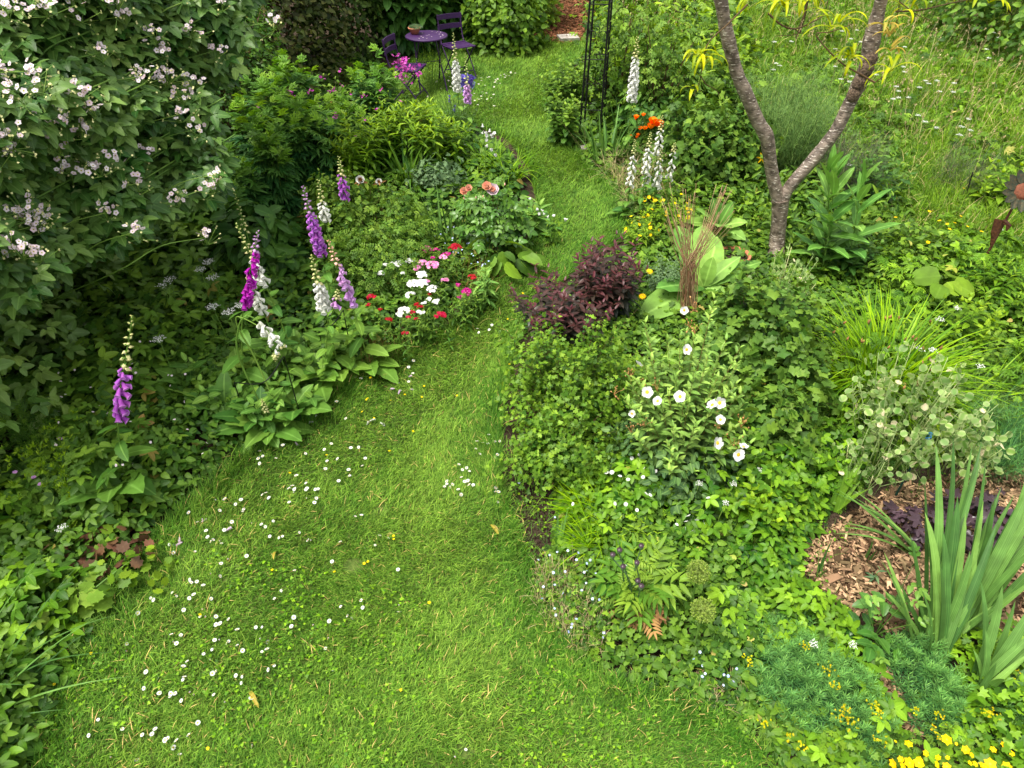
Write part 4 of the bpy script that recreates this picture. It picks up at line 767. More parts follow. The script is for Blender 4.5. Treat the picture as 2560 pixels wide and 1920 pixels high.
# metal obelisk
c = W(1478, 335); ph = 2.6; r = thing('garden_obelisk', 'tall black metal obelisk frame with four poles and scrollwork', 'obelisk', base(c))
cr = [(-.165, -.11), (.10, -.14), (.165, .12), (-.085, .15)]; zb = float(gz(c.x, c.y)); top = [(x*.75, y*.75) for x, y in cr]
def opt(i, h): t = h/ph; return np.array([c.x+cr[i][0]*(1-t)+top[i][0]*t, c.y+cr[i][1]*(1-t)+top[i][1]*t, zb+h])
for i in range(4): g = G(); tubes(g, np.array([[opt(i, 0)-np.array([0, 0, .03]), opt(i, ph)]]), .0125, 8); g.build('pole', black_metal, r)
for i in range(4):
    j = (i+1) % 4
    for h in (.35, .95, 1.55, 2.15): g = G(); tubes(g, np.array([[opt(i, h), opt(j, h)]]), .006, 5); g.build('crossbar', black_metal, r)
    for h in (.52, 1.12, 1.72):
        for sgn, k0 in ((1, i), (-1, j)):
            g = G(); o0 = opt(k0, h); o1 = opt(j if k0 == i else i, h); dr = (o1-o0)/np.linalg.norm(o1-o0); t = np.linspace(0, 4.6, 16); rad = .062*(1-.13*t)
            P = o0+dr*(.064-rad*np.cos(t))[:, None]+np.array([0, 0, 1])*(rad*np.sin(t)+.1)[:, None]; tubes(g, P[None], .0045, 4); g.build('scroll', black_metal, r)
# stepping stone and pale rocks
def rock(name, label, at, s, mt, flat=.5, grp=None):
    g = G(); n = 8; V = [(0, 0, flat)]; rs = rng.uniform(.75, 1.1, n)
    for z, f in ((flat*.9, .7), (flat*.3, 1.0), (-.2, .95)): V += [(math.cos(i*6.283/n)*f*rs[i], math.sin(i*6.283/n)*f*rs[i]*.8, z+rng.normal(0, .04)) for i in range(n)]
    tr = [(0, 1+i, 1+(i+1) % n) for i in range(n)]; Q = [(1+l*n+i, 1+l*n+(i+1) % n, 1+(l+1)*n+(i+1) % n, 1+(l+1)*n+i)[::-1] for l in range(2) for i in range(n)]
    g.add(np.array(V)*s, tr, Q, (.5, .8, .5)); o = g.build(name, mt, None, smooth=False, origin=Z0); o.location = base(at); o.rotation_euler = (0, 0, random.uniform(0, 6)); return tag(o, label, 'stone', grp)
rock('garden_stone', 'pale pinkish stone at the foot of the metal obelisk, nearest the lawn', W(1463, 372), .10, stone_m)
rock('garden_stone', 'pale stone between the iris leaves behind the obelisk foot', W(1493, 350), .08, stone_m)
rock('garden_stone', 'small grey stone by the obelisk pole base', W(1454, 350), .05, stone_m)
rock('garden_stone', 'pale stone half hidden right of the iris leaves', W(1540, 372), .09, stone_m)
g = G(); c = W(1420, 98); box(g, (0, 0, .02), (.16, .03, 0), (-.03, .14, 0), (0, 0, .03)); o = g.build('paving_slab', stone_m, None, smooth=False, origin=Z0); o.location = base(c); tag(o, 'flat pale slab at the edge of the far bark path', 'slab')
# rusty metal flower
c = W(2420, 722, .0); hd = WY(2553, 480, c.y+.02); r = thing('metal_flower', 'rusty metal sunflower ornament on a stake with one folded metal leaf', 'garden ornament', base(c)); g = G()
tubes(g, np.array([[tuple(c-Vector((0, 0, .1))), tuple(hd)]]), .011, 8); g.build('stake', rust_m, r)
fn = np.array([-.05, -.80, .6]); fn /= np.linalg.norm(fn); xa = np.cross(fn, [0, 0, 1.]); xa /= np.linalg.norm(xa); ya = np.cross(xa, fn)*-1; ya = np.cross(fn, xa)
hp = np.array(hd)+fn*.02
for i in range(14):
    t = i*2*math.pi/14+.1; g = G(); d = xa*math.cos(t)+ya*math.sin(t); T = leafT(.5, 6, .5, .12, -.1); P0 = hp+d*.06+fn*(.004*(i % 2)); put(g, T, [P0], [d+fn*.1], [fn], .135); put(g, T, [P0-fn*.004], [d+fn*.1], [fn], .135); g.build('petal', patina_m, r, smooth=False)
g = G(); n = 28; V = [tuple(hp+fn*.022)]
for q, z in ((.045, .022), (.062, .018), (.068, .006), (.078, .0)): V += [tuple(hp+q*(xa*math.cos(j*6.2832/n)+ya*math.sin(j*6.2832/n))+fn*z) for j in range(n)]
g.add(V, [(0, 1+j, 1+(j+1) % n) for j in range(n)], [(1+l*n+j, 1+(l+1)*n+j, 1+(l+1)*n+(j+1) % n, 1+l*n+(j+1) % n) for l in range(3) for j in range(n)], (.5, .8, .5)); g.build('flower_centre', plain('rust_face', (.11, .035, .016), .8, 0, .3, 90, (.17, .05, .02)), r)
g = G(); lp = np.array(WY(2478, 615, c.y)); tpp = np.array(WY(2502, 552, c.y)); L = np.linalg.norm(tpp-lp)*1.05; V = []; 
for i, (u, wd) in enumerate([(0, .006), (.25, .02), (.55, .042), (.85, .05), (1.0, .052), (1.06, .05)]):
    m = lp+(tpp-lp)*u; V += [tuple(m-np.array([wd, -.01, 0])), tuple(m+np.array([0, -.02, 0])), tuple(m+np.array([wd, .01, .0]))]
for i, (u, wd) in enumerate([(.3, .045), (.75, .012)]):
    m = tpp+np.array([.075+.0*u, -.03, -u*.11]); V += [tuple(m-np.array([wd*.6, 0, 0])), tuple(m+np.array([0, -.01, 0])), tuple(m+np.array([wd*.6, 0, 0]))]
V = np.array(V); Q = [(i*3+j, i*3+j+1, i*3+j+4, i*3+j+3) for i in range(7) for j in range(2)]; g.add(V, None, Q, (.5, .8, .5)); g.add(V+np.array([0, .004, 0]), None, [q[::-1] for q in Q], (.5, .8, .5)); g.build('metal_leaf', rust_m, r, smooth=False)
# stakes
green_pl = plain('green_stake', (.006, .05, .035), .45)
def stake(label, b, t, h, r_=.006, mt=None):
    bb = W(*b); tt = WY(t[0], t[1], bb.y); g = G(); tubes(g, np.array([[tuple(bb-Vector((0, 0, .05))), tuple((bb+tt)/2), tuple(tt)]]), r_, 6)
    o = g.build('plant_stake', mt or green_pl, None, origin=base(bb)); return tag(o, label, 'stake')
stake('dark green stake tied with blue string in the honesty plant', (2236, 1245), (2322, 1085), 0, .008)
stake('green stake in the weeds left of the orange-tipped drooping branch', (1738, 165), (1741, 28), 0, .006)
stake('dark slanted stake in the meadow left of the rusty flower', (2402, 535), (2432, 430), 0, .007, black_metal)
stake('short green stake at the right edge beyond the honesty plant', (2520, 1020), (2562, 970), 0, .006)
stake('short dark stake stuck in the wood chips at the right edge', (2530, 1450), (2556, 1390), 0, .005, black_metal)
g = G(); p = np.array(WY(2322, 1087, W(2236, 1245).y)); t = np.linspace(0, 12.5, 40); tubes(g, (p+np.stack([.022*np.cos(t), .022*np.sin(t), -.015*t/6+.01*np.sin(3*t)], -1))[None], .004, 4)
tag(g.build('string_tie', plain('blue_string', (.01, .12, .25), .6), None, origin=tuple(p)), 'blue green string knotted round the honesty stake', 'string')
# half hoop support in the foxgloves
def hoop(label, a, m, b, ft):
    y = W(*ft[0]).y; P = [WY(a[0], a[1], y-.02), WY(m[0], m[1], y-.25), WY(b[0], b[1], y)]; q = curve(P, 20); f = np.array(W(ft[0][0], ft[0][1])); g = G()
    f = np.array([P[0].x, P[0].y, float(gz(P[0].x, P[0].y))-.03]); e = np.array([P[2].x, P[2].y, float(gz(P[2].x, P[2].y))-.03])
    tubes(g, np.concatenate([[f], q, [e]])[None], .0045, 5); tag(g.build('plant_support', black_metal, None, origin=base(P[0])), label, 'plant support')
hoop('dark wire half hoop support in front of the white drooping foxglove', (585, 957), (660, 955), (710, 890), ((585, 1050),))
hoop('dark wire half hoop support under the lilac foxglove', (795, 818), (830, 812), (858, 775), ((850, 900),))
# ================================================================ flowering plants
BELL = None
def bellT(n=8):
    pr = [(0, .07), (.18, .15), (.5, .205), (.85, .235), (1.0, .33)]; V = []; A = []
    for y, q in pr:
        for i in range(n):
            a = i*2*math.pi/n; k = 1.0+(.18*math.cos(a-4.71) if y == 1.0 else 0)
            V.append((q*math.cos(a), y*(1 if y < 1 else 1+.10*math.cos(a+1.57)), q*math.sin(a)*k)); A.append(max(0, (y-.7)/.3))
    Q = [(l*n+i, l*n+(i+1) % n, (l+1)*n+(i+1) % n, (l+1)*n+i) for l in range(len(pr)-1) for i in range(n)]
    return np.array(V), np.zeros((0, 3), int), np.array(Q), np.array(A)
BELL = bellT(); BUD = (np.array([(0, 0, 0)]+[(.22*math.cos(a), .45, .22*math.sin(a)) for a in np.arange(5)*1.2566]+[(0, 1, 0)]), np.array([(0, 1+i, 1+(i+1) % 5) for i in range(5)]+[(6, 1+(i+1) % 5, 1+i) for i in range(5)]), np.zeros((0, 4), int), np.full(7, .6))
def rosette(g, c, n, size, T=BIG, el=(.1, .9), mat=0, age=(.1, .9), z=.03, r=.04):
    az = np.arange(n)*2.4+rng.uniform(0, 6); e = rng.uniform(el[0], el[1], n); d = az_dir(az, e); P = np.tile([c[0], c[1], float(gz(c[0], c[1]))+z], (n, 1))+d*r
    put(g, T, P, d, np.array([0, 0, 1.])-.5*az_dir(az, 0*az)+rng.normal(0, .15, (n, 3)), size*rng.uniform(.7, 1.15, n), rng.uniform(age[0], age[1], n))
def foxglove(label, tip, h, fl, mt, off=(0, 0), b0=.5, b1=.8, n=26, bs=.05, ros=9, rs=.26, pale=False, pts=None, grp=None, budm=None, facing=None, lower=True, sleaf=10, spread=1.0, bp=None, rz=.03):
    t = W(tip[0], tip[1], h); c = Vector((t.x+off[0], t.y+off[1], 0)) if bp is None else W(*bp); c.z = float(gz(c.x, c.y)); r = thing('foxglove', label, 'foxglove', base(c), grp)
    t = np.array(t); c = np.array(c)
    mid = c*.5+t*.5; mid[:2] = c[:2]+(t[:2]-c[:2])*.35
    P = curve([c, mid, t], 30) if pts is None else curve([c]+[np.array(WY(a, b, t[1]+dy)) for a, b, dy in pts], 40)
    M = len(P); g = G(); tubes(g, P[None], np.linspace(.0075, .0025, M)[None], 6, 0, .6); g.build('stem', stemg_m, r)
    def at(u): i = np.clip(u*(M-1), 0, M-1.001); j = i.astype(int); f = (i-j)[:, None]; return P[j]*(1-f)+P[j+1]*f
    if fl and n:
        u = np.linspace(b0, b1, n); az = (np.arange(n)*2.4 if facing is None else facing+rng.normal(0, .9, n))
        s = 1.12*bs*np.interp(u, [b0, b0+(b1-b0)*.5, b1], [1.05, 1.0, .6]); el = np.interp(u, [b0, b1], [-.95, -.6])+rng.normal(0, .12, n)
        d = az_dir(az, el); Pb = at(u)+az_dir(az, 0*az)*.008; ag = np.interp(u, [b0, b1], [.3, 1])
        for i_ in range(n): g = G(); put(g, BELL, Pb[i_:i_+1], d[i_:i_+1], [(0, 0, 1.)], s[i_:i_+1], ag[i_:i_+1], 0, sx=1.2*spread); g.build('flower', mt, r)
    nb = int(14+30*(1-b1)); u = np.linspace(b1, .995, nb); az = np.arange(nb)*2.4; g = G()
    put(g, BUD, at(u), az_dir(az, np.interp(u, [b1, 1], [-.6, .9])), np.tile([0, 0, 1.], (nb, 1)), 1.25*bs*np.interp(u, [b1, 1], [.75, .3]), np.interp(u, [b1, 1], [1, .2]), sx=1.5)
    put(g, OVS, at(u), az_dir(az+.6, np.interp(u, [b1, 1], [.1, 1.0])), np.tile([0, 0, 1.], (nb, 1)), bs*np.interp(u, [b1, 1], [.5, .3]), .6, 1)
    g.build('buds', [budm or cream_m, fox_m], r)
    g = G()
    if ros: rosette(g, c, ros, rs, el=(-.05, .95), mat=0, z=rz)
    if sleaf:
        u = np.linspace(.06, max(b0-.06, .15), sleaf); az = np.arange(sleaf)*2.4+1; put(g, BIG, at(u), az_dir(az, rng.uniform(-.3, .35, sleaf)), np.tile([0, 0, 1.], (sleaf, 1))+rng.normal(0, .2, (sleaf, 3)), rs*np.interp(u, [0, b0], [.95, .28]), rng.random(sleaf))
    if lower:                                     # calyces of finished flowers
        u = np.linspace(b0*.6, b0, 12); az = np.arange(12)*2.4; put(g, BUD, at(u), az_dir(az, 0*az-.1), np.tile([0, 0, 1.], (12, 1)), bs*.42, .5)
    if ros or sleaf or lower: g.build('leaves', foxl_m if pale else fox_m, r)
    return r
foxglove('lone purple foxglove standing at the left in front of the dark hedge', (332, 788), 1.46, 1, purp_m, (.02, .03), .52, .76, 26, .056, 12, .36, bp=(322, 1250), rz=.16)
foxglove('tall magenta foxglove leaning right above the leafy rosettes', (645, 578), 1.42, 1, mage_m, (-.42, -.1), .62, .90, 38, .050, 9, .34, budm=lilac_m, facing=-.6)
foxglove('pale purple foxglove with the fattest spike, left of the white budding one', (757, 465), 1.35, 1, purp_m, (.05, .02), .58, .83, 46, .056, 8, .28, budm=lilac_m)
foxglove('slim white foxglove just behind the fat purple one', (795, 450), 1.2, 1, wbell_m, (-.01, .02), .72, .84, 14, .05, 6, .24)
foxglove('small purple foxglove leaning, rearmost of the purple ones', (847, 392), 1.15, 1, purp_m, (-.02, 0), .68, .86, 18, .05, 6, .22)
foxglove('cream budding foxglove left of the magenta one with white bells low down', (590, 560), 1.35, 1, wbell_m, (.18, .0), .66, .79, 16, .052, 6, .28, facing=-1.2)
foxglove('white foxglove spike right behind the magenta one', (618, 690), 1.05, 1, wbell_m, (.1, .0), .72, .93, 18, .046, 6, .28)
foxglove('lilac foxglove leaning right, rightmost of the left group', (820, 600), 1.2, 1, lilac_m, (.14, .02), .54, .83, 30, .050, 9, .30, facing=-.4, budm=peac_m, pale=True)
foxglove('white foxglove with yellow buds in the middle of the left group', (778, 640), 1.12, 1, wbell_m, (.03, .0), .60, .80, 32, .056, 10, .32, pale=True)
foxglove('white foxglove arching over to the right with its bells hanging low', (690, 905), .62, 1, wbell_m, (-.15, -.05), .62, .93, 12, .046, 8, .26, pts=[(600, 900, 0), (596, 820, 0), (618, 790, 0), (655, 812, 0), (683, 850, -.02), (690, 905, -.03)], lower=False, sleaf=0)
foxglove('second arching white foxglove bending right above the wire hoop', (705, 865), .72, 1, wbell_m, (-.15, -.02), .75, .97, 9, .046, 5, .26, pts=[(640, 900, .1), (600, 830, .1), (592, 792, .1), (640, 812, .08), (680, 840, .05), (708, 868, .05)], lower=False, sleaf=0)
foxglove('thin cream foxglove in bud, far left of the left group', (585, 478), 1.25, 0, wbell_m, (.02, .0), .7, .72, 0, .045, 5, .2)
foxglove('thin arching foxglove in green bud between the white and lilac ones', (845, 725), .9, 1, lilac_m, (-.25, .0), .86, .93, 5, .045, 0, .2)
foxglove('tall white foxglove in front of the right purple chair', (1133, 84), 1.35, 1, wbell_m, (.03, 0), .56, .80, 38, .055, 6, .22)
foxglove('pink and cream foxglove beside the blue delphinium on the far lawn edge', (1164, 133), 1.25, 1, lilac_m, (.0, 0), .60, .74, 20, .05, 5, .2)
foxglove('tall white foxglove behind the orange poppies', (1594, 92), 1.45, 1, wbell_m, (.02, .0), .56, .86, 44, .060, 8, .28)
for i, (x, y, h, lb, a, b, n) in enumerate([(1588, 350, .85, 'white foxglove at the left of the low group below the poppies', .45, .84, 22), (1627, 332, .95, 'white foxglove with the widest bells right under the largest orange poppy', .58, .86, 22), (1656, 290, 1.1, 'white foxglove right of the orange poppies, tallest of the low group', .66, .88, 18), (1654, 368, .8, 'white foxglove in the centre right of the low group', .5, .85, 18), (1687, 358, .8, 'white foxglove at the right end of the low group', .55, .9, 14), (1624, 405, .62, 'short white foxglove at the bottom of the low group, left one', .6, .9, 12), (1652, 410, .60, 'short white foxglove at the bottom of the low group, right one', .62, .9, 10)]):
    foxglove(lb, (x, y), h, 1, wbell_m, (.0, .0), a, b, int(n*.8), .046, 5, .2, grp='low group of white foxgloves')
foxglove('thin foxglove seed spike in front of the sweet williams', (655, 1000), .35, 0, wbell_m, (0, 0), .6, .7, 0, .04, 7, .26)
# big rosettes round the left foxgloves
for px, py, s, n, pl, lb in [(560, 1010, .36, 9, 0, 'large dark foxglove leaf rosette drooping onto the lawn edge, leftmost'), (650, 1040, .34, 9, 0, 'large foxglove leaf rosette at the lawn edge, second from the left'), (735, 1010, .32, 9, 0, 'foxglove leaf rosette at the lawn edge under the wire hoop'), (790, 930, .30, 10, 1, 'bright foxglove leaf rosette at the lawn edge, rightmost'), (690, 900, .30, 10, 1, 'pale foxglove leaf rosette between the white spikes'), (480, 960, .34, 8, 0, 'broad foxglove leaf rosette left of the leaning magenta spike'), (720, 680, .3, 6, 0, 'round dark leaf clump behind the foxglove spikes'), (850, 870, .30, 10, 1, 'bright leaf rosette below the lilac foxglove')]:
    c = W(px, py, .12); o = thing('leaf_rosette', lb, 'plant', base(c), 'foxglove rosettes'); g = G(); rosette(g, c, n, s, el=(-.1, .9)); rosette(g, c, n, s*.7, el=(.4, 1.2), z=.08); 
    b, t = ring(c, .22, 4, .38); shoots(g, b, t, BIG, .05, 2, s*.42, start=.2, p0=-.2, p1=.9, opp=True, smat=0); g.build('leaves', foxl_m if pl else fox_m, o)

def clump(name, label, cat, at, hh, r, h, ns, T, gap, per, size, mt, smt=None, group=None, p0=-.2, p1=1.0, opp=False, age=(.1, 1), start=.15, sr=.004, lean=.0, extra=None, prof=None, world=False, toward=(0, 0), apow=2.0, hj=.2):
    c = Vector(at) if world else W(at[0], at[1], hh); o = thing(name, label, cat, base(c), group); g, s = G(), G(); b, t = ring(c, r, ns, h, hj, toward=toward)
    shoots(g, b, t, T, gap, per, size, start=start, p0=p0, p1=p1, opp=opp, gs=s, smat=0, sr=sr, age=age, prof=prof, apow=apow)
    s.build('stems', smt or stemg_m, o); g.build('foliage', mt, o)
    if extra: extra(o, c, t)
    return o, c, t
def heads(part, mt, cen, size, n, T=FL5, tilt=.5, k=1, sp=.02):
    def f(o, c, t):
        i = rng.integers(0, len(t), n); 
        for j in i: g = G(); flw(g, T, t[j]+rng.normal(0, sp, (k, 3)), size, 0, 1 if cen is not None else None, tilt=tilt); g.build(part, [mt]+([cen] if cen is not None else []), o)
    return f
# cut-leaved tall perennials of the left bed
for i, (px, py, h, r, n, lb) in enumerate([(640, 270, 1.25, .36, 26, 'clump of tall cut-leaved perennials nearest the brambles'), (720, 215, 1.3, .38, 28, 'tallest clump of cut-leaved perennials below the dark fuchsia shrub'), (760, 300, 1.15, .40, 30, 'cut-leaved perennial clump in the middle of the left bed'), (660, 370, 1.1, .36, 26, 'cut-leaved perennial clump low beside the bramble tips'), (840, 280, 1.0, .36, 24, 'cut-leaved perennial clump beside the bright green pointed-leaf plants'), (600, 440, .9, .3, 16, 'dark cut-leaved clump just above the thin budding foxglove'), (930, 190, 1.15, .26, 20, 'upright cut-leaved clump right in front of the half hidden purple chair')]):
    clump('monkshood', lb, 'perennial', (px, py), h*.75, r, h, int(n*.85), CUT, .07, 1, .23, cut_m, group='cut-leaved perennials', p0=-.15, p1=1.1, age=(.0, 1.1), start=.25, apow=6)
for px, py, h, r, n, lb in [(880, 330, .95, .34, 30, 'bright yellow green pointed-leaf perennial left of the strap leaves'), (1050, 300, .85, .36, 34, 'bright pointed-leaf perennial in front of the far lawn daisies'), (960, 290, .9, .28, 22, 'pointed-leaf perennial with yellow tips in the centre of the left bed'), (1120, 330, .62, .26, 22, 'low yellow green perennial beside the white bellflower')]:
    clump('leafy_perennial', lb, 'perennial', (px, py), h*.75, r, h, n, LAN, .05, 2, .17, lime_m if n < 31 else tall_m, group='pointed-leaf perennials', p0=-.1, p1=1.0, opp=True, age=(-.1, .9))
for px, py, lb in [(820, 215, 'loose clump of pink campions at the back of the left bed'), (900, 240, 'pink campions left of the half hidden purple chair'), (720, 250, 'scattered pink campions behind the cut-leaved plants')]:
    clump('campion', lb, 'wildflower', (px, py), .9, .5, 1.05, 22, OV, .10, 2, .07, smal_m, opp=True, extra=heads('flower_cluster', camp_m, None, .018, 14, k=2), sr=.003, start=.1)
def sprig(c, t, k=6, sp=.035):
    return None
clump('campion', 'tall pink campion with clustered flowers in front of the left purple chair', 'wildflower', (1010, 150), .95, .2, 1.05, 12, OV, .12, 2, .07, smal_m, opp=True, extra=heads('flower_cluster', camp_m, None, .021, 12, k=9, sp=.035), sr=.003)
clump('wispy_bush', 'wispy yellow green plant with bead-like tips under the purple table', 'perennial', (1070, 130), .55, .22, .72, 46, OVS, .035, 1, .03, lime_m, start=.55, sr=.003, p0=.8, p1=1.2, age=(.5, 1))
# strap leaves
def straps(name, label, cat, at, n, L, wd, lean, curl, mt, r=.08, hh=.0, az=None, fold=.12, group=None, age=(.1, .8), world=False, segs=8, taper=1.0, part='leaves', extra=None):
    c = Vector(at) if world else W(at[0], at[1], hh); o = thing(name, label, cat, base(c), group); g = G(); q = r*np.sqrt(rng.random(n)); a0 = rng.uniform(0, 6.28, n)
    x = c.x+q*np.cos(a0); y = c.y+q*np.sin(a0); A = a0+rng.normal(0, .5, n) if az is None else rng.normal(az[0], az[1], n)
    C = blades(g, np.stack([x, y, gz(x, y)], -1), A, L*rng.uniform(.65, 1.1, n), wd*rng.uniform(.8, 1.2, n), rng.uniform(lean[0], lean[1], n), rng.uniform(curl[0], curl[1], n), segs, 0, rng.uniform(age[0], age[1], n), fold=fold, taper=taper)
    g.build(part, mt, o)
    if extra: extra(o, c, C[:, -1])
    return o, c, C
straps('daylily', 'dark green arching daylily clump in the middle of the left bed', 'daylily', (1022, 475), 34, .75, .032, (.1, .6), (.4, 2.2), strap_m, .10)
straps('daylily', 'arching grassy daylily clump against the lawn below the white bellflower', 'daylily', (1265, 455), 90, .52, .013, (.1, .7), (.6, 2.2), sedge_m, .16)
straps('daylily', 'second arching grassy clump at the lawn edge right of the bellflower', 'daylily', (1215, 420), 70, .5, .013, (.1, .7), (.6, 2.2), sedge_m, .14)
straps('iris', 'upright grey green iris leaves left of the peach rose', 'iris', (1125, 620), 26, .62, .026, (.0, .35), (.0, .5), iris_m, .17, group='upright irises')
straps('iris', 'iris leaves right in front of the metal obelisk', 'iris', (1515, 400), 34, .62, .030, (.05, .6), (.1, .9), iris_m, .22, group='upright irises')
straps('iris', 'iris leaves left of the orange poppies', 'iris', (1560, 355), 20, .55, .028, (.05, .4), (.1, .6), iris_m, .16, group='upright irises')
straps('iris', 'faded iris leaves leaning left beside the lawn at the obelisk foot', 'iris', (1468, 360), 10, .42, .026, (.2, .8), (.1, .9), iris_m, .08, az=(2.6, .6), age=(.6, 1))
straps('sword_leaf_plant', 'small pair of upright grey green leaves on the bare soil edge', 'perennial', (1390, 1370), 7, .26, .020, (.0, .5), (.0, .4), iris_m, .07)
straps('iris', 'upright pale iris leaves in the ground elder right of the white flowered shrub', 'iris', (2010, 1120), 8, .40, .045, (.0, .3), (.0, .25), iris_m, .06, age=(.7, 1))
straps('iris', 'fan of yellow green leaves leaning over the ground elder beside the honesty stake', 'iris', (2090, 1270), 8, .42, .045, (.1, .5), (.2, .8), strap_m, .05, az=(.9, .5), age=(.7, 1))
straps('sedge', 'large fountain of arching bright sedge blades right of the currant bush', 'sedge', (2190, 985), 380, .92, .016, (.05, .75), (.5, 2.1), sedge_m, .22, fold=0)
straps('sedge', 'smaller fountain of arching bright blades left of the honesty plant', 'sedge', (2120, 1010), 110, .62, .014, (.2, .9), (.6, 2.2), sedge_m, .14, fold=0, az=(3.3, .9))
straps('daylily', 'arching strap leaves spreading right from behind the honesty plant', 'daylily', (2400, 1060), 34, .72, .020, (.2, .8), (.5, 1.8), sedge_m, .12, az=(.0, .9))
straps('grass_tuft', 'tuft of green grass blades sprouting left of the tree trunk', 'grass', (1880, 560), 120, .34, .008, (.1, .7), (.4, 1.6), strap_m, .2, fold=0)
straps('grass_tuft', 'arching fine grass clump below the gooseberry at the bare soil', 'grass', (1480, 1290), 150, .38, .009, (.2, .9), (.4, 1.7), sedge_m, .14, fold=0, az=(2.8, .9))
straps('grass_tuft', 'second fine grass clump behind the poppy plant', 'grass', (1500, 1370), 110, .36, .009, (.3, .9), (.4, 1.7), sedge_m, .12, fold=0, az=(3.2, .8))
straps('grass_tuft', 'long arching grass blades reaching in from the left edge near the bottom', 'grass', (-110, 1760), 12, 1.0, .014, (.7, 1.2), (.2, .9), iris_m, .25, az=(.35, .35), fold=.12)
straps('grass_tuft', 'yellowish blades arching left over the wood chips from the sword leaves', 'grass', (2290, 1395), 8, .66, .030, (.7, 1.0), (.4, .9), iris_m, .05, az=(2.75, .25), age=(.8, 1))
# plantain-like brown seed heads on the sedge
g = G(); c = W(2210, 900, .5); o = thing('plantain', 'thin stems with brown seed heads rising from the sedge', 'wildflower', base(c)); n = 26; b, t = ring(c, .42, n, .85, .3); tubes(g, np.stack([b, (b+t)/2+rng.normal(0, .01, (n, 3)), t], 1), .002, 3, 0, .4); g.build('stems', stemg_m, o)
for i in range(n): g = G(); put(g, BUD, t[i:i+1]-np.array([0, 0, .02]), np.array([[0, 0, 1.]])+rng.normal(0, .2, (1, 3)), rng.normal(0, 1, (1, 3)), .05, rng.random()*.6, sx=.7); g.build('seed_head', brack_m, o)

# bellflowers
def bellflower(label, pts, hs, mt=white_m, size=.035, T=BELL):
    c = W(pts[0][0], pts[0][1], hs); o = thing('bellflower', label, 'bellflower', base(c)); g = G(); P = np.array([tuple(WY(x, y, c.y+rng.uniform(-.03, .03))) for x, y in pts]); f = G()
    k = len(P); d = rng.normal(0, .6, (k, 3))+np.array([.1, -.6, .2])
    for i in range(k): f = G(); di = d[i:i+1]; put(f, T, P[i:i+1], di, rng.normal(0, 1, (1, 3)), size, .8, 0, sx=1.5); put(f, FL5, P[i:i+1]+di/np.linalg.norm(di)*size*.8, np.cross(di, rng.normal(0, 1, (1, 3))), di, size*.62, .8, 0); f.build('flower', mt, o)
    top = P[np.argmax(P[:, 2])]; for_b = np.array([c.x, c.y, float(gz(c.x, c.y))]); tubes(g, curve([for_b, (for_b+top)/2+np.array([.02, 0, 0]), top], 12)[None], .0035, 4)
    for p in P: tubes(g, np.array([[p, (p+np.array([c.x, c.y, p[2]-.1]))/2-np.array([0, 0, .03]), [c.x+.01, c.y, p[2]-.10]]]), .002, 3)
    b, t = ring(c, .12, 6, .35); lf = G(); shoots(lf, b, t, LAN, .04, 1, .1, gs=g, smat=0, age=(.2, .8)); lf.build('leaves', tall_m, o); g.build('stems', stemg_m, o)
q = lambda L: [(640+x/2.592, y/2.592) for x, y in L]
bellflower('white bellflower spire leaning over the arching grassy leaves at the lawn', q([(1468, 800), (1515, 833), (1480, 855), (1495, 875), (1520, 880), (1545, 870), (1487, 910), (1500, 935), (1515, 965), (1540, 1000), (1530, 890), (1475, 845)]), .8)
bellflower('small white bellflower right of the peach rose at the lawn edge', [(1329, 500), (1340, 525), (1352, 523), (1345, 535), (1357, 530)], .42, size=.03)
bellflower('white bellflower blooms lying over the lawn edge by broad leaves', [(1385, 543), (1412, 553), (1420, 547), (1372, 538)], .30, size=.03)
# delphinium by the pink foxglove, catmint spikes
c = W(1172, 205, .75); o = thing('delphinium', 'violet blue delphinium spike beside the pink foxglove', 'delphinium', base(c)); f = G(); s = G()
for px, y0, y1 in [(1168, 185, 238), (1158, 190, 215), (1177, 190, 215)]:
    f = G(); n = 24; yy = np.linspace(y0, y1, n); P = np.array([tuple(WY(px+rng.normal(0, 4), v, c.y)) for v in yy]); flw(f, FL5, P, .026, 0, nrm=rng.normal(0, .7, (n, 3))+np.array([0, -.9, .2])); tubes(s, np.array([[base(c), tuple((np.array(base(c))+P[0])/2), tuple(P[0])]]), .004, 4); f.build('flower_spike', viol_m, o)
s.build('stems', stemg_m, o)
c = W(1150, 270, .3); o = thing('catmint', 'hazy catmint with thin violet spikes at the far lawn edge', 'catmint', base(c)); f, s = G(), G()
for px, y0, y1 in [(1145, 208, 222), (1124, 237, 255), (1136, 263, 280), (1175, 248, 262), (1166, 222, 240), (1184, 205, 220)]:
    f = G(); n = 26; P = np.array([tuple(WY(px+rng.normal(0, 1.5), v, c.y)) for v in np.linspace(y0, y1, n)]); put(f, OVS, P, rng.normal(0, 1, (n, 3)), rng.normal(0, 1, (n, 3)), .018, rng.random(n)*.4); e = P[-1]; tubes(s, np.array([[(c.x+(e[0]-c.x)*.4, c.y, float(gz(c.x, c.y))), tuple(e), tuple(P[0])]]), .0025, 3); f.build('flower_spike', viol_m, o)
b, t = ring(c, .3, 60, .5); tubes(s, np.stack([b, (b+t)/2, t], 1), .002, 3); lf = G(); shoots(lf, b, t, LAN3, .05, 2, .03, gs=s, smat=0, opp=True, sr=.002); lf.build('leaves', gryl_m, o); s.build('stems', stemg_m, o)
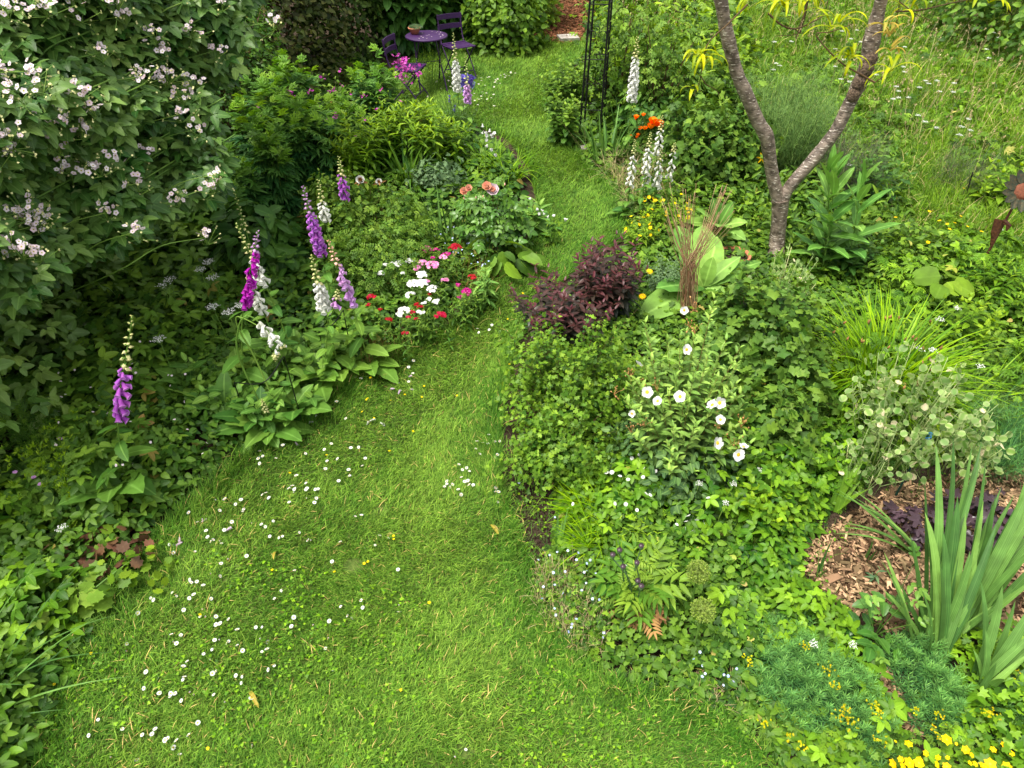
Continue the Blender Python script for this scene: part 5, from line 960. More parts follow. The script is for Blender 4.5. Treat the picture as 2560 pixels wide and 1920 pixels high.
# hybrid tea rose
def rosebloom(g, p, s, mat=0, cm=1):
    for l, (n, e, sz) in enumerate([(7, .45, 1.0), (6, .75, .92), (5, 1.05, .8), (4, 1.3, .6)]):
        a = np.arange(n)*2*math.pi/n+l*.7+rng.normal(0, .1, n); el = np.full(n, e); d = az_dir(a, el); nn = az_dir(a+math.pi, np.full(n, .9-e*.6)); Rx = np.array([[1, 0, 0], [0, .75, .66], [0, -.66, .75]]); put(g, leafT(1.05, 4, .62, .2, -.25, tip_pow=.5), np.tile(p, (n, 1))+az_dir(a, 0*a)@Rx*.004, d@Rx, nn@Rx, s*sz*.62, .2+.2*l, mat if l < 2 else cm)
o, P, c = shrub('rose_bush', 'peach flowered rose bush beside the lawn in the left bed', 'rose', (1232, 545), .30, .28, .62, ROSE, .17, 300, roseg_m, sprouts=10, ns=12, depth=.6)
for px, py, s, cs in [(1217, 468, .075, 1), (1232, 478, .10, 0), (1160, 480, .062, 1), (1172, 472, .055, 1)]:
    g = G(); p = np.array(WY(px, py, c.y-.12)); rosebloom(g, p, s*1.2, 0, 1); g.build('bloom', [pinkw_m if not cs else peac_m, peac_m], o)
for px, py in [(1165, 490), (1160, 500), (1262, 465), (1190, 498), (1208, 495)]: p = np.array(WY(px, py, c.y-.12)); g = G(); put(g, BUD, [p], [(0, 0, 1)], [(1, 0, 0)], .035, .6); g.build('bud', peac_m, o)
o, P, c = shrub('peony_plant', 'low leafy shrub with two withering white and brown blooms', 'peony', (930, 560), .62, .5, .62, ROSE, .095, 1700, smal_m, sprouts=20, ns=16, age=(.0, .8))
for px, py in [(902, 452), (948, 456)]:
    g = G(); p = np.array(WY(px, py, c.y+.12)); rosebloom(g, p, .085 if px < 930 else .06, 0, 1); put(g, LAN, np.tile(p, (9, 1)), az_dir(np.arange(9)*.7, rng.uniform(-.8, .3, 9)), rng.normal(0, 1, (9, 3)), .07, .5, 1); g.build('withered_bloom', [white_m, brack_m], o)
shrub('leafy_shrub', 'dense small-leaved green shrub behind the red and white sweet williams', 'shrub', (960, 640), .50, .42, .55, PIN, .085, 1700, smal_m, ns=14, age=(.0, .75))
shrub('leafy_shrub', 'dark leafy plant with large round leaves left of the purple foxgloves', 'shrub', (640, 590), .38, .32, .6, OVT, .16, 420, comf_m, ns=10, age=(.1, .7))
shrub('leafy_shrub', 'loose shrub of mixed small leaves below the withering blooms', 'shrub', (850, 520), .4, .35, .75, OV, .06, 1500, smal_m, ns=14, sprouts=12)
shrub('columbine_foliage', 'grey green scalloped leaves beside the dark strap leaves', 'perennial', (1090, 440), .34, .26, .42, LOB3, .065, 500, gryl_m, ns=10)
shrub('lungwort', 'broad mottled leaves at the lawn edge right of the sweet williams', 'perennial', (1255, 640), .28, .2, .24, BIG, .20, 60, mix_m, ns=6, age=(.2, .9))
clump('broad_leaf_clump', 'clump of pale upright broad leaves right of the peach rose', 'perennial', (1345, 510), .28, .12, .34, 7, BIG, .05, 1, .22, muls_m, p0=.5, p1=1.4, start=.0)
clump('fleabane', 'grey green upright leafy plant right of the pink sweet williams', 'perennial', (1215, 715), .2, .10, .42, 9, LAN, .022, 1, .12, muls_m, p0=-.1, p1=1.2, start=.0, age=(.2, .8))
# sweet williams
SWc = {'w': white_m, 'p': pink_m, 'm': mag2_m, 'r': red_m}
SW = {('white sweet williams at the centre of the clump', 'w'): [(1070, 225, 40), (1020, 280, 45), (1075, 280, 45), (1145, 315, 40), (1000, 355, 32)],
 ('white sweet williams at the rear left of the clump', 'w'): [(920, 155, 35), (830, 163, 18), (805, 215, 25), (875, 155, 15), (1000, 135, 30), (948, 215, 12)],
 ('white sweet williams at the front of the clump nearest the lawn', 'w'): [(1090, 410, 18), (1170, 400, 28), (1120, 382, 14), (960, 455, 42), (935, 480, 25), (1068, 468, 28)],
 ('pale pink sweet williams', 'p'): [(1075, 145, 30), (1045, 180, 28), (1140, 160, 48), (1210, 110, 25), (1105, 268, 18), (1225, 260, 25)],
 ('magenta sweet williams at the top of the clump', 'm'): [(1100, 60, 38), (1170, 62, 20), (1235, 90, 22), (1145, 115, 9)],
 ('magenta sweet williams at the right of the clump', 'm'): [(1310, 293, 18), (1368, 335, 42), (1320, 370, 12)],
 ('crimson sweet william at the top right of the clump', 'r'): [(1285, 45, 42), (1330, 52, 10)],
 ('single crimson sweet william at the right side', 'r'): [(1400, 238, 28)],
 ('crimson sweet williams at the left side', 'r'): [(750, 370, 32), (730, 420, 14), (803, 452, 10), (862, 512, 22)],
 ('crimson sweet williams among the white ones at the front', 'r'): [(965, 605, 22), (1195, 487, 42), (1065, 437, 22), (1010, 467, 18), (1040, 415, 15), (1035, 510, 16), (985, 500, 10), (1125, 355, 10)]}
for (lb, k), L in SW.items():
    P = [W(640+x/2.592, 600+y/2.592, .40 if y < 330 else .34) for x, y, s in L]; c = sum(P, Vector())/len(P); o = thing('sweet_william', lb, 'sweet william', base(c), 'sweet williams'); s = G(); lf = G()
    for p, (x, y, sz) in zip(P, L):
        rad = sz/2.592/1707*p.length*1.0; n = max(5, int(22*(rad/.04)**2)); a = rng.uniform(0, 6.28, n); q = rad*np.sqrt(rng.random(n)); off = np.stack([q*np.cos(a), q*np.sin(a), .35*rad*(1-(q/rad)**2)], -1); f = G()
        flw(f, FL5, np.array(p)+off, .0150, 0, 1 if k == 'm' else None, nrm=off*10+np.array([0, -.2, 1.])+rng.normal(0, .25, (n, 3)), csz=.6); f.build('flower_head', [SWc[k], white_m], o)
        b = np.array([[p.x+rng.normal(0, .03), p.y+rng.normal(0, .03), float(gz(p.x, p.y))]]); shoots(lf, b, np.array([tuple(p)])-np.array([[0, 0, .006]]), LAN, .035, 2, .075, start=.1, p0=.1, p1=.6, opp=True, gs=s, smat=0, sr=.0035, prof=lambda t: 1-.45*t)
    b, t = ring(c, .14, 14, .25); shoots(lf, b, t, LAN, .03, 2, .075, opp=True, gs=s, smat=0, p0=.1, p1=1)
    s.build('stems', stemg_m, o); lf.build('leaves', smal_m, o)
# dark-leaved perennial (purple)
o, c, t = clump('dark_leaved_perennial', 'dark purple black leafy perennial leaning over the lawn, left lower mass', 'perennial', (1410, 740), .42, .50, .62, 62, leafT(.36, 5, .4, .15, .2), .042, 2, .12, dark_m, stemb_m, p0=-.35, p1=.8, opp=True, age=(-.2, 1), start=.2, apow=2.2)
clump('dark_leaved_perennial', 'dark purple red leafy perennial, taller right hand mass beside the orange marigolds', 'perennial', (1530, 660), .55, .32, .82, 40, leafT(.36, 5, .4, .15, .2), .042, 2, .12, dark_m, stemb_m, p0=-.35, p1=.8, opp=True, age=(-.2, 1), start=.25, apow=2.2)
# red stem fan
c = W(1722, 800); o = thing('dry_stem_bundle', 'bundle of thin reddish brown stems fanning upward above the white flowered shrub', 'dry stems', base(c)); g = G(); n = 64
tips = [(x, y) for x, y in zip(rng.uniform(1650, 1850, n), rng.uniform(455, 570, n))]
for i, (x, y) in enumerate(tips):
    if x > 1790: y = y-20+ (x-1790)*.3
    b = np.array([c.x+rng.normal(0, .05), c.y+rng.normal(0, .05), c.z]); w_ = np.array(WY(1722+rng.normal(0, 12), 690, c.y+rng.normal(0, .03))); e = np.array(WY(x, y, c.y+rng.normal(0, .06))); b[0] = c.x+(1-2*rng.random())*.10
    tubes(g, curve([b, w_, w_*.45+e*.55+rng.normal(0, .012, 3), e], 12)[None], .0036*(1-.6*np.linspace(0, 1, 12)), 4, 0, .25+.75*rng.random())
g.build('stems', stemr_m, o)
# mullein / cardoon broad leaves
def big_leaves(name, label, at, leaves, mt, cat='perennial', T=BIG, zo=.1):
    c = W(*at); o = thing(name, label, cat, base(c)); g = G(); b = np.array(base(c))+np.array([0, 0, zo])
    for (px, py, hh, wd) in leaves:
        e = np.array(W(px, py, hh)); v = e-b; L = np.linalg.norm(v); T_ = leafT(wd, 12, .5, .08, .22, serr=.05, wave=.02); d = v/L+np.array([0, 0, .2]); put(g, T_, [b], [d], [np.array([0, -.3, 1.])+rng.normal(0, .1, 3)], L, rng.random()); 
    g.build('leaves', mt, o); return o
big_leaves('mullein', 'huge pale green woolly leaves spreading under the reddish stems', (1755, 740), [(1610, 800, .12, .42), (1650, 720, .3, .4), (1700, 560, .35, .45), (1760, 560, .42, .5), (1905, 655, .28, .3), (1850, 640, .35, .4), (1780, 650, .4, .5), (1720, 650, .4, .4), (1830, 740, .1, .4), (1800, 590, .38, .42)], muls_m)
big_leaves('mullein', 'pale green rosette of rounded leaves beside the sunken terracotta pot', (1790, 590), [(1720, 555, .25, .5), (1750, 520, .38, .5), (1790, 500, .42, .5), (1830, 510, .38, .5), (1865, 555, .25, .5), (1860, 600, .14, .5), (1770, 620, .12, .5), (1800, 560, .4, .5), (1730, 600, .15, .5)], muls_m)
big_leaves('burdock', 'very large green leaves behind the orange poppies, left of the tree', (1770, 270), [(1640, 265, .3, .6), (1665, 270, .2, .55), (1720, 150, .8, .6), (1700, 210, .55, .55), (1760, 170, .6, .5), (1800, 200, .5, .5), (1700, 120, .9, .5), (1660, 240, .35, .5), (1780, 130, .7, .45)], muls_m)
c = W(2365, 720); o = thing('broad_leaf_plant', 'big yellow green heart-shaped leaves right of the sedge', 'perennial', base(c)); g = G(); HRT = leafT(1.0, 9, .42, .06, .12, tip_pow=.6, serr=.05)
for px, py, az_, s_ in [(2352, 690, 2.8, .24), (2372, 690, .9, .25), (2382, 708, -.4, .22), (2355, 712, -2.2, .17), (2368, 705, -1.2, .16)]: put(g, HRT, [tuple(W(px, py, .36))], [(math.cos(az_), math.sin(az_), -.25)], [(.0, -.35, 1.)], s_, .9)
for px, py in [(2352, 690), (2372, 690), (2382, 708)]: tubes(g, np.array([[base(c), tuple((np.array(base(c))+np.array(W(px, py, .36)))/2), tuple(W(px, py, .36))]]), .004, 4)
g.build('leaves', hetr_m, o)
# poppies
c = W(1622, 385); o = thing('poppy', 'orange poppies among the iris leaves and white foxgloves', 'poppy', base(c)); s = G(); PTL = leafT(1.25, 5, .68, .1, -.25, tip_pow=.45)
for px, py, sz in [(1590, 297, .03), (1608, 290, .022), (1632, 310, .052), (1645, 318, .055), (1627, 322, .045), (1600, 325, .028), (1595, 340, .022), (1652, 322, .03), (1592, 345, .018), (1577, 343, .02), (1612, 325, .03), (1586, 302, .02)]:
    f = G(); p = np.array(WY(px, py, c.y)); a = np.arange(5)*1.257; put(f, PTL, np.tile(p, (5, 1)), az_dir(a, np.full(5, .75)), az_dir(a+3.14, np.full(5, .6)), sz*1.7, rng.random(5)); f.build('flower', oran_m, o); tubes(s, curve([np.array(base(c)), (np.array(base(c))+p)/2+rng.normal(0, .02, 3), p], 10)[None], .003, 4)
b, t = ring(c, .2, 20, .35); lf = G(); shoots(lf, b, t, PIN2, .08, 1, .14, gs=s, smat=0, age=(.2, .8)); lf.build('leaves', smal_m, o); s.build('stems', stemg_m, o)
# poppy with seed pods, cut leaves
c = W(1590, 1500); o = thing('poppy_plant', 'fading plant with yellowing cut leaves and purple topped seed pods at the front right', 'poppy', base(c)); g = G(); n = 20; az = np.arange(n)*2.4; el = rng.uniform(.0, .8, n); el[:3] = (-.1, 0, .05)
put(g, PIN2, np.tile([c.x, c.y, float(gz(c.x, c.y))+.14], (n, 1)), az_dir(az, el), np.tile([0, 0, 1.], (n, 1))-.4*az_dir(az, 0*az), rng.uniform(.26, .38, n), rng.random(n)); b, t = ring(c, .24, 10, .38); shoots(g, b, t, PIN2, .06, 1, .17, smat=0, age=(.3, 1)); g.build('leaves', poppyl_m, o)
g = G(); n = 26; put(g, PIN2, np.tile([c.x, c.y-.10, c.z+.12], (n, 1))+rng.normal(0, .05, (n, 3))*np.array([1, 1, .2]), az_dir(rng.uniform(-2.6, -.6, n), rng.uniform(-.2, .2, n)), np.tile([0, 0, 1.], (n, 1))+rng.normal(0, .4, (n, 3)), rng.uniform(.08, .2, n), rng.random(n)); g.build('dead_leaves', brack_m, o)['label'] = 'withered brown leaves'
for x, y in [(620, 405), (745, 380), (580, 432), (720, 478), (640, 500), (725, 582), (745, 612)]:
    p = np.array(W(1280+x/2.304, 1200+y/2.304, .52)); g = G(); a = np.arange(10)*.6283; pr = [(-.030, .004), (-.024, .012), (-.008, .015), (.004, .0125), (.006, .017), (.010, .015), (.014, .001)]
    V = [p+np.array([r_*math.cos(t_), r_*math.sin(t_), z_]) for z_, r_ in pr for t_ in a]; Q = [(l*10+i, l*10+(i+1) % 10, (l+1)*10+(i+1) % 10, (l+1)*10+i) for l in range(6) for i in range(10)]
    g.add(V[:50], None, [q_ for q_ in Q if max(q_) < 50], (.5, .9, .7), 0); V2 = V[40:]; g.add(V2, None, [(l*10+i, l*10+(i+1) % 10, (l+1)*10+(i+1) % 10, (l+1)*10+i) for l in range(2) for i in range(10)], (.5, .9, .7), 1)
    tubes(g, curve([np.array([c.x+(p[0]-c.x)*.3, c.y+(p[1]-c.y)*.3, c.z]), (p+np.array(base(c)))/2+rng.normal(0, .02, 3), p-np.array([0, 0, .03])], 10)[None], .004, 5, 0, .3); g.build('seed_pod', [gryl_m, heuch_m], o)
# alliums
allium_m = leafmat('allium_green', (.16, .24, .05), (.30, .40, .10), .5, .2, 0, .3)
for px, py, lb in [(1746, 1430, 'round green allium head with yellow dots, the rear one'), (1758, 1525, 'round green allium head with yellow dots, the front one')]:
    p = np.array(W(px, py, .42)); cc = np.array([p[0]+.01, p[1]-.02, float(gz(p[0], p[1]))]); o = thing('allium', lb, 'allium', tuple(cc), 'two allium seed heads'); g = G(); tubes(g, curve([cc, (cc+p)/2, p], 8)[None], .006, 6, 0, .7); g.build('stem', stemg_m, o)
    g = G(); n = 420; d = rng.normal(0, 1, (n, 3)); d /= np.linalg.norm(d, axis=1, keepdims=True); e = p+d*.068*rng.uniform(.82, 1.06, n)[:, None]; tubes(g, np.stack([np.repeat(p[None], n, 0), (p+e)/2, e], 1), .0009, 3, 0, .6); put(g, BUD, e-d*.004, d, np.cross(d, rng.normal(0, 1, (n, 3))), .010, rng.random(n)*.5+.5, 0, sx=2.2)
    put(g, NST, e, np.cross(d, rng.normal(0, 1, (n, 3))), d, .009, .9, 0); i = rng.random(n) < .3; put(g, BUD, e[i], d[i], np.cross(d[i], rng.normal(0, 1, (i.sum(), 3))), .010, .8, 1, sx=2.6); g.build('flower_head', [allium_m, lime_m], o)
# gooseberry, currants
o, P, c = shrub('gooseberry_bush', 'gooseberry bush of tiny lobed leaves overhanging the lawn, upper mass', 'bush', (1420, 930), .58, .46, .66, LOB3, .05, 4800, goos_m, ns=30, age=(.0, 1), depth=.7, lump=.45, sprouts=90, flat=.8)
shrub('gooseberry_bush', 'gooseberry bush of tiny lobed leaves above the bare soil, lower mass', 'bush', (1400, 1110), .42, .34, .46, LOB3, .05, 3000, goos_m, ns=22, age=(.0, .9), depth=.7, lump=.45, sprouts=60, flat=.8)
for px, py, rx, ry, h, n, lb in [(1900, 830, .50, .48, .8, 2100, 'red currant bush left of the sedge, upper rear mass with reddish berries'), (1960, 920, .42, .4, .6, 1500, 'currant bush with yellowed leaves between the white flowered shrub and the sedge'), (1935, 1050, .36, .3, .48, 1000, 'lower currant branches beside the upright pale iris leaves'), (1790, 345, .62, .5, .9, 2600, 'currant bush with dark stems left of the forked tree')]:
    o, P, c = shrub('currant_bush', lb, 'bush', (px, py), rx, ry, h, LOB, .10, n, curr_m, group if False else None, ns=26, age=(.0, 1), depth=.7, lump=.4, sprouts=36, flat=.75)
    for i in rng.integers(0, len(P), 26): g = G(); bp = P[i]+rng.normal(0, .012, (6, 3))-[0, 0, .02]; put(g, BUD, bp, rng.normal(0, 1, (6, 3)), rng.normal(0, 1, (6, 3)), .014, rng.random(6), sx=1.8); g.build('berry_cluster', MATS.get('unripe_berry') or plain('unripe_berry', (.5, .12, .02), .35, col2=(.45, .4, .04), scale=8), o)
# looser plants standing out of the right hand weeds
for px, py, h, r, n, T, sz, mt, lb in [(2300, 820, .5, .25, 22, LAN, .10, tall_m, 'narrow-leaved bright plant right of the sedge, left one'), (2440, 780, .55, .28, 22, OVT, .09, lime_m, 'bushy yellow green plant in the weeds below the rusty flower stake'), (2520, 900, .5, .3, 24, OV, .07, mix_m, 'leafy weed clump at the right edge above the feathery plant'), (2130, 590, .5, .28, 18, OVT, .10, comf_m, 'toothed-leaf plant between the teasels and the yellow meadow flowers'), (2080, 1150, .35, .18, 14, OVT, .08, elder_m, 'small toothed weed at the left of the honesty stake'), (1600, 1330, .36, .16, 12, LAN, .08, tall_m, 'narrow-leaved stems rising from the ground elder above the poppy plant'), (1900, 1240, .4, .22, 14, OVT, .09, lime_m, 'taller bright stems in the middle of the ground elder'), (2300, 640, .35, .3, 20, OVS, .05, smal_m, 'low bushy weeds in front of the yellow meadow flowers'), (2480, 640, .5, .28, 22, CUT, .10, cut_m, 'cut-leaved weed left of the narrow-leaved plants at the right edge')]:
    clump('leafy_weed', lb, 'weed', (px, py), h*.8, r, h, n, T, .045, 2, sz, mt, opp=True, age=(.0, 1), group='leafy weeds in the right bed')
# cistus
def cistus():
    c = W(1690, 1190); o = thing('cistus_shrub', 'upright dark-leaved shrub with large white yellow-centred flowers', 'shrub', base(c)); g, s = G(), G()
    tipsT = [(1612, 815), (1668, 850), (1700, 830), (1735, 845), (1780, 770), (1815, 850), (1830, 910), (1850, 870), (1590, 950), (1640, 960), (1690, 940), (1735, 930), (1770, 960), (1800, 990), (1860, 1010), (1840, 960), (1680, 1060), (1740, 1060), (1600, 1030), (1650, 905), (1560, 1000), (1875, 1110), (1720, 1010), (1770, 890), (1625, 890), (1580, 1090), (1690, 1150), (1735, 1180), (1850, 1060), (1650, 1000), (1790, 920), (1710, 890), (1670, 1110)]
    tipsT = tipsT+[(x+rng.normal(0, 22), y+rng.normal(0, 26)) for x, y in tipsT[::2]]
    tips = np.array([tuple(W(x, y, np.clip(1.15-(y-770)/560, .35, 1.1)+rng.normal(0, .04))) for x, y in tipsT]); n = len(tips)
    b = np.stack([c.x+(tips[:, 0]-c.x)*.25, c.y+(tips[:, 1]-c.y)*.35, np.zeros(n)], -1); b[:, 2] = gz(b[:, 0], b[:, 1]); shoots(g, b, tips, leafT(.36, 6, .4, .25, .3), .038, 2, .105, start=.15, p0=.15, p1=1.15, opp=True, gs=s, smat=0, sr=.005, age=(-.1, 1.1), apow=1.1)
    s.build('stems', leafmat('cistus_stem', (.14, .12, .04), (.28, .22, .08), .6, 0, 0), o); 
    mound(g, (c.x, c.y+.05), .52, .5, .42, OV, .06, 1300, age=(-.1, .25), depth=.6); g.build('foliage', cist_m, o)
    for x, y, sz in [(1115, 455, .8), (1130, 710, 1), (820, 805, .8), (875, 985, 1.1), (945, 1045, .9), (1090, 1015, 1.1), (775, 1125, .7), (1300, 1070, 1.1), (1345, 1055, 1.1), (1350, 1165, .9), (1330, 1315, 1.15), (1465, 1390, 1.2), (1500, 1340, .9)]:
        px, py = 1280+x/2.592, 600+y/2.592; hh = np.clip(1.15-(py-770)/560, .35, 1.1)+.06; p = np.array(W(px, py, hh)); f = G(); T = leafT(.92, 5, .66, .05, -.15, tip_pow=.45); nn = np.array([rng.normal(0, .6), -.6+rng.normal(0, .5), .7]); nn /= np.linalg.norm(nn); ux = np.cross(nn, [0, 0, 1.]); ux /= np.linalg.norm(ux); uy = np.cross(nn, ux); a = np.arange(5)*1.257+rng.random()*6
        d = np.cos(a)[:, None]*ux+np.sin(a)[:, None]*uy+.15*nn; put(f, T, np.tile(p, (5, 1)), d, np.tile(nn, (5, 1))+rng.normal(0, .22, (5, 3)), .039*sz, .5); put(f, DSC, [p+nn*.002], [ux], [nn], .046*sz, .5, 1); put(f, NST, np.tile(p+nn*.006, (3, 1)), np.tile(ux, (3, 1))+rng.normal(0, .3, (3, 3)), np.tile(nn, (3, 1)), .009*sz, .5, 1); f.build('flower', [white_m, cent_m], o)
    bm_ = leafmat('cistus_bud', (.36, .17, .07), (.5, .32, .14), .5, .1, 0)
    for x, y in [(1180, 430), (1190, 580), (760, 850), (770, 870), (940, 940), (665, 975), (775, 1220), (860, 1180), (1340, 1195), (1440, 1310), (1490, 1190), (850, 930), (1500, 1165), (1160, 540)]:
        px, py = 1280+x/2.592, 600+y/2.592; p = np.array(W(px, py, np.clip(1.13-(py-770)/560, .35, 1.1))); g = G(); k = 7; q_ = p+rng.normal(0, .025, (k, 3)); put(g, BUD, q_, rng.normal(0, 1, (k, 3))+[0, 0, 1.5], rng.normal(0, 1, (k, 3)), .018, rng.random(k), sx=1.7); tubes(g, np.stack([np.repeat(p[None]-[0, 0, .04], k, 0), (p+q_)/2-[0, 0, .01], q_], 1), .0014, 3, 0, .5); g.build('bud_cluster', bm_, o)
cistus()
# honesty
def honesty(label, px, py, hh, r, h, ns, pods, sz=.042):
    c = W(px, py, hh); o = thing('honesty_plant', label, 'honesty', base(c)); s, f = G(), G(); b, t = ring(c, r, ns, h, .35); tubes(s, np.stack([b, b*.45+t*.55+rng.normal(0, .02, (ns, 3)), t], 1), .003, 4, 0, 1); i = rng.integers(0, ns, pods); u = rng.uniform(.5, 1.02, pods)[:, None]
    p0 = b[i]*(1-u)+t[i]*u; p1 = p0+rng.normal(0, .045, (pods, 3)); tubes(s, np.stack([p0, (p0+p1)/2, p1], 1), .0011, 3, 0, 1); dd = rng.normal(0, 1, (pods, 3))+[0, 0, .2]; nn = rng.normal(0, .6, (pods, 3))+[0, -.5, .7]; ss = sz*rng.uniform(.8, 1.15, pods); rn = rng.random(pods)
    for q_ in range(min(pods, 100)): f1 = G(); put(f1, RND, p1[q_:q_+1], dd[q_:q_+1], nn[q_:q_+1], ss[q_:q_+1], rn[q_:q_+1]); f1.build('seed_pod', hone_m, o)
    if pods > 100: put(f, RND, p1[100:], dd[100:], nn[100:], ss[100:], rn[100:]); f.build('seed_pods', hone_m, o)['kind'] = 'stuff'
    s.build('stems', hone_m, o)
honesty('honesty plant with many pale green oval pods behind the sword leaves, main mass', 2290, 1010, .6, .45, .95, 34, 420, .052)
honesty('right hand part of the honesty pods by the feathery plant', 2420, 1090, .5, .28, .7, 18, 150, .05)
honesty('small honesty plant with round pods at the foot of the tree', 1960, 680, .4, .34, .6, 20, 100, .04)
honesty('low honesty pods at the left of the green stake', 2190, 1130, .4, .24, .6, 16, 100)
# gladiolus / montbretia sword leaves
def sword(label, at, specs, wd, seed_age=(.1, .8)):
    c = W(*at); o = thing('sword_leaf_plant', label, 'gladiolus', base(c), 'sword-leaved plants'); g = G()
    for (bx, by, tx, ty, hh, w_) in specs:
        for rep_ in range(3):
            j_ = 0 if rep_ == 0 else 1; b = np.array(W(bx+rng.normal(0, 14)*j_, by+rng.normal(0, 14)*j_)); e = np.array(W(tx+rng.normal(0, 55)*j_, ty+rng.normal(0, 50)*j_+40*j_, hh*(1-.15*j_))); v = e-b; L = np.linalg.norm(v); az = math.atan2(v[1], v[0]); lean = math.acos(v[2]/L); cv = rng.uniform(.1, .7); blades(g, b[None], np.array([az]), L*1.03, w_*(.98 if rep_ == 0 else .72), lean-cv*.5, cv, 10, 0, rng.uniform(*seed_age), fold=.18, belly=True, twist=.5)
    g.build('leaves', iris_m, o); return o
sword('tall fan of broad sword leaves on the wood chips, left stand', (2330, 1620), [(2310, 1640, 2330, 1120, .95, .055), (2320, 1650, 2300, 1280, .7, .06), (2335, 1660, 2390, 1250, .8, .07), (2300, 1640, 2270, 1340, .55, .05), (2330, 1690, 2420, 1380, .55, .055), (2340, 1680, 2350, 1330, .7, .06), (2350, 1660, 2440, 1400, .55, .05), (2330, 1640, 2430, 1500, .4, .05), (2300, 1620, 2370, 1090, 1.0, .05), (2320, 1640, 2280, 1480, .35, .05), (2345, 1650, 2410, 1290, .75, .055)], .06)
sword('sword leaves sweeping up to the right edge, middle stand', (2400, 1560), [(2370, 1600, 2570, 1210, .9, .065), (2380, 1590, 2600, 1240, .9, .06), (2390, 1600, 2640, 1280, .85, .06), (2400, 1580, 2560, 1180, .95, .05), (2400, 1600, 2520, 1420, .5, .05), (2380, 1560, 2480, 1240, .8, .05), (2410, 1590, 2590, 1330, .7, .06), (2420, 1600, 2620, 1380, .6, .05), (2430, 1560, 2530, 1300, .7, .05)], .06)
sword('low broad sword leaves in the bottom right corner', (2440, 1740), [(2410, 1740, 2500, 1460, .55, .065), (2420, 1750, 2560, 1560, .45, .06), (2430, 1750, 2600, 1480, .6, .06), (2420, 1760, 2460, 1580, .4, .055), (2440, 1760, 2640, 1650, .3, .06), (2410, 1740, 2440, 1640, .3, .05), (2430, 1755, 2560, 1690, .2, .05), (2450, 1740, 2640, 1560, .45, .06)], .06)
# teasel-like plant
def upright_big(label, name, stems, mt, T, n, sz, cat='teasel', sp=.09):
    c = W(stems[0][0], stems[0][1]); o = thing(name, label, cat, base(c)); g, s = G(), G()
    for bx, by, tx, ty, hh in stems:
        b = np.array([W(bx, by)]); e = np.array([W(tx, ty, hh)]); shoots(g, b, e, T, sp, 2, sz, start=.05, p0=.6, p1=1.45, opp=True, gs=s, smat=0, sr=.010, prof=lambda t: 1-.5*np.abs(t-.35), age=(.2, 1), szj=.12, normal_tilt=.1)
    g.build('leaves', mt, o); s.build('stems', stemg_m, o)
upright_big('pair of tall teasel-like plants with large pointed leaves right of the tree trunk', 'teasel', [(2050, 680, 2070, 430, .95), (2110, 690, 2150, 470, .85), (2050, 690, 2085, 450, .9)], teas_m, leafT(.31, 10, .45, .15, .25, serr=.05, wave=.02), 10, .40, sp=.10)
# fennel
def fennel(label, at, hh, r, h, ns, mt, nth=3200, grp='feathery fennels', thr=.0028):
    c = W(at[0], at[1], hh); o = thing('fennel', label, 'fennel', base(c), grp); s, g = G(), G(); b, t = ring(c, r, ns, h, .3); tubes(s, np.stack([b, (b+t)/2, t], 1), .004, 4, 0, .4); i = rng.integers(0, ns, nth); u = rng.uniform(.3, 1.0, nth)[:, None]; p = b[i]*(1-u)+t[i]*u+rng.normal(0, .055*h/1.0+.02, (nth, 3))
    blades(g, p, rng.uniform(0, 6.28, nth), rng.uniform(.05, .16, nth), thr, rng.uniform(.2, 1.8, nth), rng.normal(.3, .8, nth), 3, 0, rng.random(nth)); g.build('fronds', mt, o); s.build('stems', stemg_m, o)
fennel('large soft feathery fennel cloud between the forks of the tree', (1985, 250), .8, .6, 1.15, 40, fenn_m, 15000, thr=.0032)
fennel('feathery fennel left of the right limb, lower mass', (1960, 330), .55, .5, .85, 30, fenn_m, 8000)
fennel('bronze fennel haze right of the tree fork', (2140, 400), .5, .4, .85, 22, brfn_m, 4200, thr=.0022)
fennel('faint bronze fennel in the meadow right of the tree', (2420, 400), .5, .3, .8, 10, brfn_m, 1400, thr=.002)
fennel('feathery green plant at the right edge beyond the honesty', (2540, 1080), .28, .4, .42, 26, spur_m, 4500)
fennel('small feathery seedlings under the right edge', (2520, 1000), .25, .3, .4, 16, fenn_m, 1600)
# spurge
def spurge(label, pts, ns, h=.26):
    poly = ground_poly(pts); x, y = scatter(poly, .8*ns/area(poly)); k = len(x); c = (x.mean(), y.mean()); o = thing('spurge', label, 'spurge', base(c), 'spurge patches'); s, g = G(), G(); e = np.clip(dedge(x, y, poly)/.15, .35, 1); b = np.stack([x, y, gz(x, y)], -1); t = b+np.stack([rng.normal(0, .04, k), rng.normal(0, .04, k), h*e*rng.uniform(.75, 1.1, k)], -1)
    shoots(g, b, t, NEE, .009, 4, .052, start=.35, p0=.0, p1=.9, gs=s, smat=0, sr=.0022, age=(.0, 1), prof=lambda t: 1-.25*t); s.build('stems', stemg_m, o); g.build('leaves', spur_m, o); return o, t
def bracts(o, P, part='flower_cluster'):
    for p in P: g = G(); k = 10; q_ = np.array(p)+rng.normal(0, .018, (k, 3))*np.array([1, 1, .35]); flw(g, RND, q_, .010, 0, tilt=.4); flw(g, RND, q_, .010, 0, tilt=.4); g.build(part, yelg_m, o)
o, t = spurge('main blue green needle-leaved spurge patch with small yellow flower clusters', [(1860, 1660), (1920, 1600), (1990, 1590), (2070, 1640), (2150, 1680), (2230, 1800), (2240, 1900), (2160, 1930), (2060, 1870), (1990, 1830), (1900, 1780)], 480)
qq = lambda L, h: [tuple(W(1840+x/2.304, 1200+y/2.304, h)) for x, y in L]
